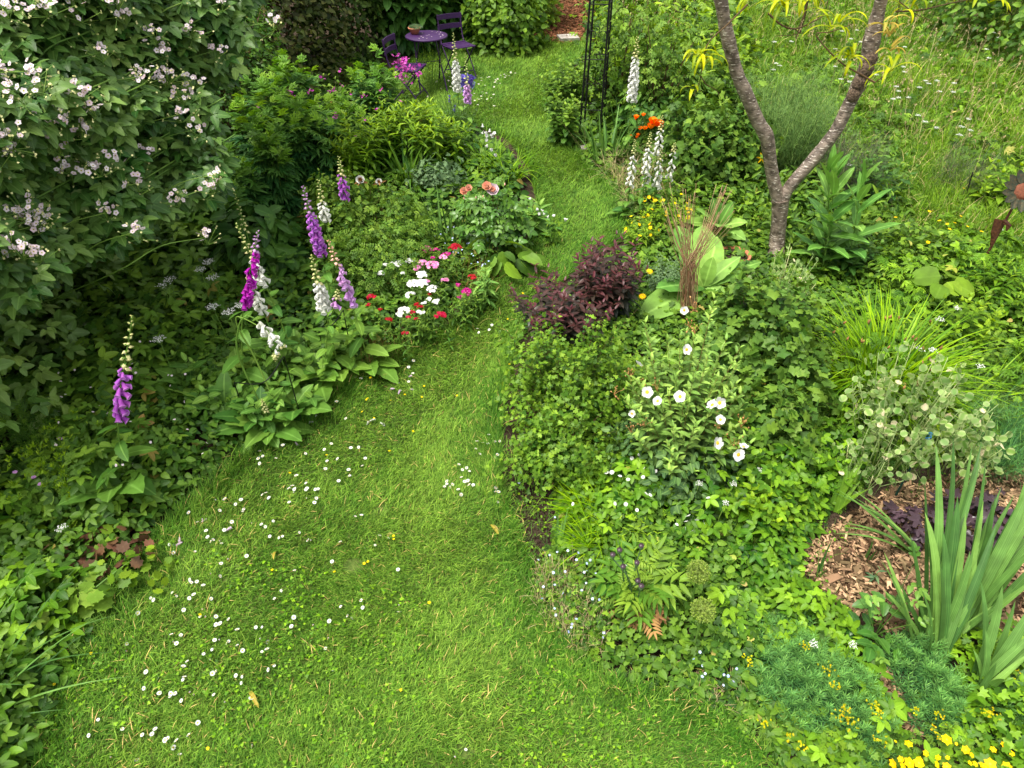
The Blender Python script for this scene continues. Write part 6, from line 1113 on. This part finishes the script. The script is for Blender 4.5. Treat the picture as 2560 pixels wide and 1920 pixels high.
bracts(o, qq([(620, 1330), (650, 1370), (600, 1345), (675, 1400), (180, 1400), (325, 1480), (375, 1530), (525, 1090), (395, 945), (830, 1350), (805, 1290), (570, 1180), (55, 1020), (830, 1490)], .28))
o, t = spurge('blue green spurge patch below the sword leaves', [(2200, 1600), (2300, 1580), (2350, 1660), (2420, 1760), (2420, 1850), (2350, 1880), (2270, 1830), (2230, 1720)], 260); bracts(o, qq([(1165, 1460), (1040, 1330), (1180, 1360)], .22))
o, t = spurge('small spurge tufts among the pale leaves left of the main patch', [(1750, 1560), (1860, 1490), (1900, 1560), (1860, 1620), (1780, 1680), (1750, 1640)], 60, .22)
o, t = spurge('spurge patch in the bottom right corner', [(2420, 1700), (2600, 1720), (2700, 1900), (2480, 1880)], 160, .2); bracts(o, qq([(1445, 1320), (1470, 1335), (1610, 1105)], .22))
o, t = spurge('spurge tufts just above the near right ground elder', [(1850, 1560), (1960, 1540), (2040, 1580), (1990, 1620), (1880, 1620)], 90, .24)
# marigolds in the corner (tagetes)
c = W(2400, 1880); o = thing('golden_marigold', 'low plant covered with bright golden yellow flowers in the bottom right corner', 'marigold', base(c)); s, g = G(), G(); x, y = scatter(ground_poly([(2230, 1860), (2320, 1830), (2700, 1860), (2700, 1990), (2220, 1990)]), 420); b = np.stack([x, y, gz(x, y)], -1); shoots(g, b, b+np.stack([0*x, 0*x, rng.uniform(.10, .16, len(x))], -1), CUT, .03, 1, .045, gs=s, smat=0, sr=.002); g.build('foliage', smal_m, o); s.build('stems', stemg_m, o)
for x, y, z_ in [(1215, 1495, 1), (995, 1518, .8), (1325, 1555, .8), (1095, 1575, .8), (905, 1635, 1.1), (1000, 1630, 1.1), (1055, 1630, 1.1), (965, 1655, 1), (1160, 1640, .9), (1215, 1650, .9), (1360, 1585, .6), (1380, 1635, .6), (1465, 1635, 1.2), (1425, 1645, 1), (1560, 1650, 1), (1545, 1525, .8), (1483, 1552, .7), (1590, 1575, .6), (1350, 1630, .6), (950, 1610, .7), (920, 1505, .4), (1220, 1600, .5), (1165, 1600, .7), (1270, 1520, .4), (1440, 1655, .9), (1060, 1610, .7)]:
    f = G(); p = np.array(W(1840+x/2.304, 1200+y/2.304, .17)); T = comp([(leafT(.7, 3, .6, .05, .1, tip_pow=.5), a, (0, 0, 0), 1) for a in np.arange(6)*1.047]); flw(f, T, p[None], .026*z_, 0, 1, tilt=.3, csz=.8); f.build('flower', [yel_m, plain('orange_eye', (.8, .35, .01), .6) if 'orange_eye' not in MATS else MATS['orange_eye']], o)
# yellow flowers and orange marigolds near the reddish stems
o, c, t = clump('leopards_bane', 'leafy plant with small yellow daisies left of the reddish stems, upper part', 'perennial', (1670, 510), .35, .3, .42, 34, LAN, .035, 2, .085, tall_m, opp=True, extra=heads('flower_cluster', yel_m, None, .020, 26, k=1))
clump('leopards_bane', 'leafy plant with small yellow daisies left of the reddish stems, lower part', 'perennial', (1605, 560), .3, .2, .36, 26, LAN, .03, 2, .08, tall_m, opp=True, extra=heads('flower_cluster', yel_m, None, .018, 14, k=1))
for px, py, lb in [(1625, 677, 'single orange yellow marigold right of the dark perennial, upper one'), (1606, 739, 'single orange yellow marigold right of the dark perennial, lower one')]:
    c = W(px, py, .38); o = thing('pot_marigold', lb, 'marigold', base(c)); f = G(); p = np.array(c); T = comp([(LAN3, a, (0, 0, 0), 1) for a in np.arange(14)*.4488]); flw(f, T, np.repeat(p[None], 2, 0), .034, 0, 1, tilt=.15); f.build('flower', [yel_m, MATS['orange_eye']], o); g = G(); tubes(g, curve([np.array(base(c)), (np.array(base(c))+p)/2, p], 8)[None], .003, 5); g.build('stem', stemg_m, o)
clump('lavender', 'grey green bushy young plant between the dark perennial and reddish stems', 'perennial', (1660, 670), .3, .22, .42, 40, LAN3, .02, 2, .05, gryl_m, opp=True)
c = W(1906, 395, .5); o = thing('yellow_lily', 'single yellow orange flower left of the tree fork', 'lily', base(c)); f = G(); p = np.array(c); T = comp([(LAN, a, (0, 0, 0), 1) for a in np.arange(6)*1.047]); flw(f, T, p[None], .075, 0, nrm=[[-.3, -.8, .5]]); f.build('flower', yel_m, o); g = G(); tubes(g, np.array([[tuple(base(c)), tuple(p)]]), .004, 5); g.build('stem', stemg_m, o)
# obelisk-side leafy perennials
for px, py, h, r, n, lb in [(1395, 180, .72, .26, 26, 'upright leafy green perennials left of the metal obelisk, upper part'), (1410, 250, .7, .25, 26, 'upright leafy green perennials left of the metal obelisk, lower part'), (1450, 160, .75, .22, 18, 'upright leafy green perennial just behind the left obelisk pole')]:
    clump('leafy_perennial', lb, 'perennial', (px, py), h*.8, r, h, n, OV, .05, 2, .10, smal_m, opp=True, group='leafy perennials by the obelisk')
shrub('climbing_rose', 'tall open rose shrub with yellowish leaves right of the obelisk poles', 'rose', (1560, 120), .55, .45, 1.5, ROSE, .13, 1000, mix_m, ns=34, age=(.1, 1), depth=.85, lump=.3, flat=.3)
shrub('climbing_rose', 'open dark-stemmed rose shrub behind the tall white foxglove', 'rose', (1660, 150), .5, .45, 1.5, ROSE, .12, 900, smal_m, ns=40, age=(.1, .9), depth=.85, lump=.3, flat=.3)
shrub('leafy_shrub', 'dark green leafy mass below the white foxglove and huge leaves', 'shrub', (1640, 290), .5, .35, .5, OV, .08, 1200, comf_m, ns=16, age=(.1, .9))
clump('artichoke', 'tall green weeds with lobed leaves behind the left limb of the tree', 'perennial', (1850, 120), .8, .5, 1.0, 20, MAP, .09, 1, .17, tall_m, p0=-.1, start=.2)
clump('sunroot', 'pale toothed-leaf perennial at the right of the tree fork', 'perennial', (2200, 420), .5, .35, .75, 22, OVT, .07, 2, .11, comf_m, opp=True)
clump('leafy_perennial', 'bright narrow-leaved plants at the right edge below the rusty flower', 'perennial', (2530, 700), .4, .4, .55, 44, LAN, .035, 1, .13, lime_m, age=(-.1, .6))
clump('leafy_perennial', 'bright leafy plant at the right edge left of the rusty flower petals', 'perennial', (2520, 430), .5, .35, .6, 20, OV, .06, 2, .13, tall_m, opp=True)
# heuchera, hellebore, alchemilla at left
c = W(2440, 1330); o = thing('purple_leaf_plant', 'dark purple black lobed leaves on the wood chips behind the sword leaves', 'perennial', base(c)); g = G(); mound(g, c, .34, .26, .2, MAP, .13, 110, age=(.1, .9), tilt=.3, depth=.5); mound(g, (c.x-.4, c.y-.02), .2, .18, .18, MAP, .12, 45, age=(.1, .9), tilt=.3); g.build('leaves', heuch_m, o)
for px, py, n, mt, lb in [(300, 1370, 26, plum_m, 'reddish brown scalloped leaves at the lawn edge, right cluster'), (200, 1360, 30, plum_m, 'reddish brown scalloped leaves left of the foxglove foot'), (230, 1300, 46, hetr_m, 'yellow green lobed leaves around the foot of the lone foxglove'), (270, 1230, 20, plum_m, 'rusty tinted lobed leaves above the yellow green ones'), (330, 1420, 30, hetr_m, 'yellow green lobed leaves touching the lawn below the foxglove')]:
    c = W(px, py, .12); o = thing('alumroot', lb, 'alumroot', base(c), 'alumroot leaves'); g = G(); mound(g, c, .24, .19, .18, SCA, .065, int(n*1.6), age=(.1, .9), tilt=.4, depth=.5); g.build('leaves', mt, o)
for px, py, lb in [(195, 1430, 'two round scalloped lady\'s mantle leaves at the left bed edge'), (210, 1480, 'lower round scalloped lady\'s mantle leaves near the lawn')]:
    c = W(px, py, .15); o = thing('ladys_mantle', lb, 'perennial', base(c)); g = G(); mound(g, c, .15, .12, .17, SCA, .095, 22, age=(.6, 1), tilt=.2, depth=.3); g.build('leaves', alch_m, o)
for px, py, h, lb in [(80, 1120, .5, 'yellow green columbine seed heads at the left edge'), (150, 1090, .5, 'yellow green columbine seed heads right of the first ones'), (120, 1180, .45, 'pale columbine seed heads above the left ground elder')]:
    def ex(o, c, t):
        k = len(t)*3; P = np.repeat(t, 3, 0)+rng.normal(0, .025, (k, 3))
        for p_ in P: g = G(); put(g, LAN3, np.tile(p_, (4, 1)), rng.normal(0, .5, (4, 3))+[0, 0, 1.], rng.normal(0, 1, (4, 3)), .035, rng.uniform(.5, 1, 4)); g.build('seed_head', lime_m, o)
    clump('columbine', lb, 'columbine', (px, py), h, .26, h+.05, 16, LOB3, .12, 1, .06, smal_m, extra=ex, sr=.0025, group='columbine seed heads')
for px, py, n, lb in [(60, 1020, 30, 'goosegrass with whorled narrow leaves at the left edge'), (200, 1110, 30, 'goosegrass whorls left of the lone foxglove')]:
    clump('goosegrass', lb, 'weed', (px, py), .4, .35, .5, n, NST, .045, 1, .055, cut_m, sr=.002, start=.2, p0=1.3, p1=1.4)
# white umbels in the shade, meadow umbels
def umbel_plant(name, label, heads_, hh, group, rad=.04, mt=None, one=True):
    for k_, (px, py) in enumerate(heads_):
        c = W(px, py, hh); o = thing(name, label, 'umbel flower', base(c), group); g = G(); p = np.array(c); n = 13; a = np.arange(n)*2.4; q_ = rad*np.sqrt(np.arange(n)/n); e = p+np.stack([q_*np.cos(a), q_*np.sin(a), .004*rng.random(n)], -1); f = G()
        k = 5; pp = np.repeat(e, k, 0)+rng.normal(0, rad*.13, (n*k, 3))*np.array([1, 1, .3]); flw(f, RND, pp, rad*.17, 0, tilt=.3); hub = p-np.array([0, 0, rad*1.2]); tubes(g, np.stack([np.repeat(hub[None], n, 0), (hub+e)/2, e], 1), .0009, 3); b = np.array(base(c)); tubes(g, curve([b, (b+hub)/2+rng.normal(0, .015, 3), hub], 8)[None], .003, 4)
        f.build('flowers', white_m, o); g.build('stem', stemg_m, o)
T3 = lambda L: [(x/2.592, 600+y/2.592) for x, y in L]; T4 = lambda L: [(1840+x/2.592, y/2.592) for x, y in L]
umbel_plant('ground_elder_flower', 'small white umbel rising from the shaded leaves behind the foxgloves', T3([(1060, 290), (1030, 640), (1380, 240), (1350, 140), (1380, 430), (1480, 465), (1560, 420), (1100, 255), (1300, 190)]), .55, 'umbels in the shade', .05)
umbel_plant('ground_elder_flower', 'small white umbel above the reddish brown leaves at the left', [(153, 1320)], .3, None, .035)
umbel_plant('cow_parsley', 'flat white umbel standing above the long meadow grass', T4([(785, 195), (745, 250), (810, 270), (645, 315), (700, 385), (645, 430), (910, 483), (750, 495), (680, 512), (735, 528), (1040, 560), (1085, 432), (1095, 465), (1095, 303), (1230, 522), (1250, 540), (1190, 565), (1415, 538), (1305, 522), (1320, 592), (1410, 595), (1055, 632), (1120, 630), (1020, 640), (1055, 590), (1510, 770), (1465, 820), (1520, 843), (1450, 873), (1225, 788), (1180, 747), (1300, 827), (640, 1078), (740, 1068), (1625, 318), (1670, 210), (1705, 243), (360, 268), (250, 270), (285, 425), (245, 450), (260, 410), (1515, 90), (1480, 100), (1270, 10), (1640, 375), (690, 200)]), .5, 'white umbels in the meadow', .033)
umbel_plant('cow_parsley', 'small white umbel among the bright weeds right of the sedge', [(2395, 770), (2302, 872), (2333, 875), (2452, 915), (2350, 798), (2500, 572)], .4, 'umbels in the weeds', .035)
umbel_plant('ground_elder_flower', 'small white umbel in the near right ground elder', [(1897, 1175), (1748, 1208), (1835, 1210), (1815, 1257), (2035, 1610), (2133, 1612)], .34, 'umbels in the ground elder', .024)
# single rose shoot on the chips
c = W(2180, 1600); o = thing('rose_shoot', 'young rose shoot with toothed leaflets over the wood chips', 'rose', base(c)); g, s = G(), G()
b = np.array([base(c)]*6); t = np.array([tuple(W(x, y, h)) for x, y, h in [(2290, 1400, .45), (2270, 1500, .4), (2150, 1500, .35), (2200, 1560, .3), (2190, 1640, .2), (2290, 1560, .35)]]); shoots(g, b, t, comp([(OVT, 0, (0, .6, 0), .42)]+[(OVT, sg*1.15, (0, y, 0), .36) for y in (.25, .55) for sg in (-1, 1)]), .09, 1, .24, start=.35, p0=.1, p1=.5, gs=s, smat=0, sr=.005); g.build('leaves', roseg_m, o); s.build('stems', stemg_m, o)
clump('grey_seedling', 'small grey green seedling on the wood chips', 'seedling', (2190, 1440), .05, .03, .12, 3, LAN, .02, 1, .07, gryl_m)
for px, py, lb in [(2050, 1440, 'thin upright blade plant at the left edge of the wood chips'), (2170, 1400, 'single thin grass stem standing in the wood chips')]:
    straps('grass_tuft', lb, 'grass', (px, py), 4, .3, .014, (.0, .3), (.0, .4), iris_m, .03)
straps('grass_tuft', 'brownish iris stems with papery seed pods beside the obelisk', 'iris', (1470, 400), 5, .6, .006, (.2, .6), (.0, .3), straw_m, .04, az=(2.9, .3), fold=0)
# ================================================================ small repeated flowers in the lawn
def mesh_proto(name, build, mats):
    g = G(); build(g); o = g.build(name, mats, None, origin=Z0); return o
def copies(proto, pts, label, cat, group, tilt=.25, sc=(.85, 1.15), hz=0.0):
    first = True
    for p in pts:
        o = proto if first else proto.copy()
        if not first: COL.objects.link(o)
        first = False; o.location = (p[0], p[1], float(gz(p[0], p[1]))+hz); o.rotation_euler = (random.gauss(0, tilt), random.gauss(0, tilt), random.uniform(0, 6.28)); s = random.uniform(*sc); o.scale = (s, s, s); tag(o, label, cat, group)
def daisy_build(g, R=.0140, op=1.0, h=.045):
    n = 13; a = np.arange(n)*6.2832/n; put(g, leafT(.45, 3, .6, .1, -.1 if op > .5 else -.5, tip_pow=.5), np.tile([0, 0, h], (n, 1)), az_dir(a, np.full(n, .15 if op > .5 else .8)), np.tile([0, 0, 1.], (n, 1)), R, .9, 0); put(g, DSC, [(0, 0, h+.001)], [(1, 0, 0)], [(0, 0, 1)], R*1.35, .5, 1); tubes(g, np.array([[(0.004, 0, 0), (.002, 0, h/2), (0, 0, h)]]), .0009, 3, 2)
D1 = [(1263,118),(1300,125),(1307,118),(1368,124),(1383,120),(1240,178),(1408,160),(1385,185),(1400,172),(1530,86),(1551,96),(1100,188),(1170,236),(1135,250),(1290,285),(1196,348),(1207,330),(1231,344),(1266,342),(1265,372),(988,355),(965,370),(995,392),(1111,412),(1282,444),(1408,432),(1265,485),(1327,228),(1512,258),(1190,297),(1440,243),(812,492),(1080,590),(1125,549),(1128,585),(1164,625),(1211,532),(1229,551),(1095,657),(1124,674),(1007,645),(988,664),(1150,700),(1198,679),(1050,723),(873,667),(907,680),(763,745),(1168,792),(1155,793),(1218,788),(1257,823),(1283,832),(1334,804),(1318,808),(1364,888),(1023,900),(985,908),(963,943),(1028,938),(1266,935),(1300,923),(1340,938),(1225,925),(1227,962),(1164,1000),(1215,1038),(1085,1055),(1366,962),(1380,970),(1577,1075),(712,920),(731,968),(855,1098),(1063,1142),(1048,1165),(1253,1093),(1213,1093),(1064,1232),(1063,1257),(985,1243),(1008,1255),(906,1240),(968,1213),(1310,1235),(1245,1238),(1376,1110),(1412,1115),(1408,1150),(1122,1390),(1020,1448),(1104,1482),(976,1475),(980,1495),(968,1525),(1033,1518),(1155,1555),(1020,1603),(880,1465),(895,1450),(533,1447),(760,1553),(637,1590),(1492,1513),(556,1370),(685,1437),(1427,1283),(1501,900),(1495,930),(1523,835),(1500,993),(1540,1000),(1475,830),(1623,320),(1622,618),(1590,682),(830,1465),(1005,1200),(1015,1225),(940,1138),(1110,1210),(1030,1100),(846,1178)]
D2 = [(475,10),(238,46),(205,55),(205,78),(177,62),(290,48),(353,48),(330,100),(328,130),(273,107),(77,96),(55,86),(37,257),(93,226),(232,290),(310,360),(324,348),(602,218),(555,215),(703,333),(680,372),(640,405),(488,372),(745,340),(821,514),(616,687),(630,730),(828,724),(817,790),(549,777),(521,798),(501,730),(429,806),(435,885),(388,944),(440,1062),(212,775),(197,835),(212,842),(308,843),(103,1074),(148,618),(220,533),(1113,10),(1107,26),(1180,95),(1168,65),(1255,33),(1367,52),(1387,79),(1383,119),(1168,1618),(1200,1560),(443,467),(195,133),(152,320),(87,318)]
D3 = [(643,897),(672,905),(516,1058),(475,1327),(613,1353),(452,1352),(308,1382),(440,1490),(467,1435),(550,1418),(607,1535),(602,1497),(535,1565),(265,1543),(268,1607),(232,1615),(335,1578),(397,1610),(325,1612),(707,1416),(697,1470),(75,1333),(175,1338),(20,1380),(52,1400),(25,1418),(45,1435),(115,1425),(595,1155),(667,1330),(413,1092),(1430,1320),(1505,1275),(1495,1327),(1467,1332),(1548,1307),(1577,1305),(1414,1362),(1430,1392),(1557,1400),(1302,1462),(1327,1483),(1370,1470),(1376,1505),(1412,1590),(1387,1562),(1340,1547),(1245,1585),(1257,1565),(1350,1575),(1536,1613),(1561,1643),(1220,1605),(1315,1630),(975,780),(1008,785),(990,822),(1430,585),(1457,595),(1085,563),(1352,538),(1533,548),(1520,578),(1017,872),(988,922)]
D4 = [(1265,745),(1000,770),(955,800),(880,840),(950,830),(835,925),(870,910),(925,860),(985,880),(1010,900),(960,905),(1300,865),(1350,905),(1430,875),(1475,900),(1515,885),(1550,860),(1610,865),(1645,870),(1500,935),(1540,935),(1510,945),(1370,960),(1310,955),(1605,835),(1680,800),(1730,830),(1175,1190),(1460,1185),(1475,1200),(1225,1080),(1225,1100),(1255,1050),(1365,1040),(1365,1060),(1400,1050),(1305,1110),(1285,1120),(1345,1105),(1420,1108),(1450,1098),(1480,1070),(1300,1178),(1100,1115),(770,1065),(1005,985),(890,1000),(1340,1090),(1270,1130),(1590,870),(1490,955),(1560,875),(1380,880),(1330,880)]
near = [W(x/2.304, 1200+y/2.304, .04) for x, y in D1]+[W(640+x/2.304, 1200+y/2.304, .04) for x, y in D2]; midd = [W(640+x/2.592, 600+y/2.592, .04) for x, y in D3]; farr = [W(900+x/4.424, y/4.424, .04) for x, y in D4]
copies(mesh_proto('daisy', lambda g: daisy_build(g, .0115, .2, .035), [pinkw_m, cent_m, stemg_m]), near[::6], 'half closed pinkish white daisy low in the near lawn grass', 'daisy', 'half closed daisies in the near lawn', tilt=.5)
near = [p for i, p in enumerate(near) if i % 6]
copies(mesh_proto('daisy', lambda g: daisy_build(g), [white_m, cent_m, stemg_m]), near, 'open white daisy with a yellow centre in the short near lawn grass', 'daisy', 'daisies in the near lawn', tilt=.4, sc=(.7, 1.15))
copies(mesh_proto('daisy', lambda g: daisy_build(g), [white_m, cent_m, stemg_m]), midd, 'white daisy with a yellow centre in the middle stretch of the lawn', 'daisy', 'daisies in the middle of the lawn', sc=(.9, 1.2))
copies(mesh_proto('daisy', lambda g: daisy_build(g, .015, 1.0, .06), [white_m, cent_m, stemg_m]), farr, 'white daisy on the far lawn in front of the purple table and chairs', 'daisy', 'daisies on the far lawn', sc=(.9, 1.3))
def butter(g):
    flw(g, FL5, np.array([[0, 0, .06]]), .012, 0, nrm=[[0, 0, 1]]); put(g, DSC, [(0, 0, .062)], [(1, 0, 0)], [(0, 0, 1)], .01, .5, 1); tubes(g, np.array([[(0.004, 0, 0), (.002, 0, .03), (0, 0, .06)]]), .001, 3, 2)
BC = [W(640+x/2.592, 600+y/2.592, .055) for x, y in [(795,847),(877,848),(750,892),(733,1020),(714,1033),(957,1003),(1058,1012),(870,1058),(710,1109),(760,1155),(1315,1004),(1087,952),(860,1377),(202,1524),(1635,510),(1722,345),(1815,311),(1643,809),(1711,838),(1034,563),(995,1232),(452,1398)]]+[W(640+x/2.304, 1200+y/2.304, .055) for x, y in [(800,315),(800,345),(654,470),(625,478),(456,543),(96,515),(840,1190),(1000,715)]]+[W(x/2.304, 1200+y/2.304, .055) for x, y in [(302,1173),(506,1015),(1116,790),(1198,1530)]]
copies(mesh_proto('buttercup', butter, [yel_m, cent_m, stemg_m]), BC, 'small yellow buttercup in the lawn grass', 'buttercup', 'buttercups in the lawn')
BM = [W(2200+x/4.608, 400+y/4.608, .26) for x, y in [(55,55),(272,187),(125,298),(130,370),(88,380),(932,345),(1067,363),(190,693),(628,605),(900,657),(795,737),(852,752),(998,773),(775,822),(1147,860),(918,965),(718,730),(536,613),(1310,775),(755,883),(1377,1423),(535,962)]]
copies(mesh_proto('buttercup', butter, [yel_m, cent_m, stemg_m]), BM, 'yellow buttercup in the long grass near the rusty flower ornament', 'buttercup', 'buttercups in the long grass', sc=(1.1, 1.6), hz=.20)
def fpet(mt): return mesh_proto('fallen_bell', lambda g: put(g, BELL, [(0, 0, .02)], [(1, .2, .0)], [(0, 0, 1)], .042, .5, 0, sx=.8), [mt])
copies(fpet(wpink_m), [W(640+x/2.592, 600+y/2.592, .02) for x, y in [(930,930),(990,965),(985,888),(930,993),(900,965),(248,1303)]]+[W(x/2.304, 1200+y/2.304, .02) for x, y in [(1030,325),(1055,352),(1295,295),(1155,243)]], 'faded lilac foxglove bell fallen on the lawn', 'fallen flower', 'fallen lilac bells')
copies(fpet(wbell_m), [W(640+x/2.592, 600+y/2.592, .02) for x, y in [(365,1155),(375,1175),(735,1175),(715,1200),(805,1180)]], 'white foxglove bell fallen on the lawn edge below the foxgloves', 'fallen flower', 'fallen white bells')
def fpe(g): put(g, RND, [(0, 0, 0)], [(1, 0, 0)], [(0, 0, 1)], .030, .5)
copies(mesh_proto('fallen_petal', fpe, [white_m]), [W(1280+x/2.304, 1200+y/2.304, .30) for x, y in [(360,128),(603,120),(645,130),(718,172),(790,77),(963,247),(1000,262),(1003,225),(1013,193),(1080,217),(1105,225),(1143,93),(655,475),(1043,280)]]+[W(1280+x/2.592, 600+y/2.592, .30) for x, y in [(762,1470),(850,1475),(900,1462),(940,1495),(840,1517),(740,1540),(715,1523),(655,1478),(625,1500),(450,1395),(770,1390),(835,1380),(885,1640)]], 'white petal fallen on the ground elder leaves', 'fallen petal', 'white petals on the ground elder', hz=.28, tilt=.5)
def fps(g): put(g, RND, [(0, 0, 0)], [(1, 0, 0)], [(0, 0, 1)], .020, .5)
pts = [W(x/2.592, 600+y/2.592, .36) for x, y in zip(rng.uniform(380, 1350, 46), rng.uniform(650, 1550, 46))]
copies(mesh_proto('fallen_petal', fps, [pinkw_m]), pts, 'tiny pale bramble petal caught on the shaded leaves left of the foxgloves', 'fallen petal', 'bramble petals on the shaded leaves', hz=.40, tilt=.5)
def leafy(g): blades(g, np.zeros((1, 3))+[0, 0, .02], np.array([0.]), .11, .022, 1.1, 1.2, 6, 0, .5, fold=.15, belly=True)
copies(mesh_proto('fallen_leaf', leafy, [gold_m]), [W(x, y, .02) for x, y in [(690, 1380), (625, 1730), (1245, 1335)]], 'curled yellow peach leaf lying on the lawn', 'fallen leaf', 'fallen yellow leaves')
# lilac-ish tiny flowers low at the left
copies(mesh_proto('campion_flower', lambda g: flw(g, FL5, np.array([[0, 0, 0]]), .022, 0, nrm=[[0, 0, 1]]), [lilac_m]), [W(x, y, .4) for x, y in [(77, 1183), (93, 1200), (143, 1087), (30, 1170)]], 'small lilac flower above the leaves at the left edge', 'flower', 'lilac flowers at the left edge', hz=.36)
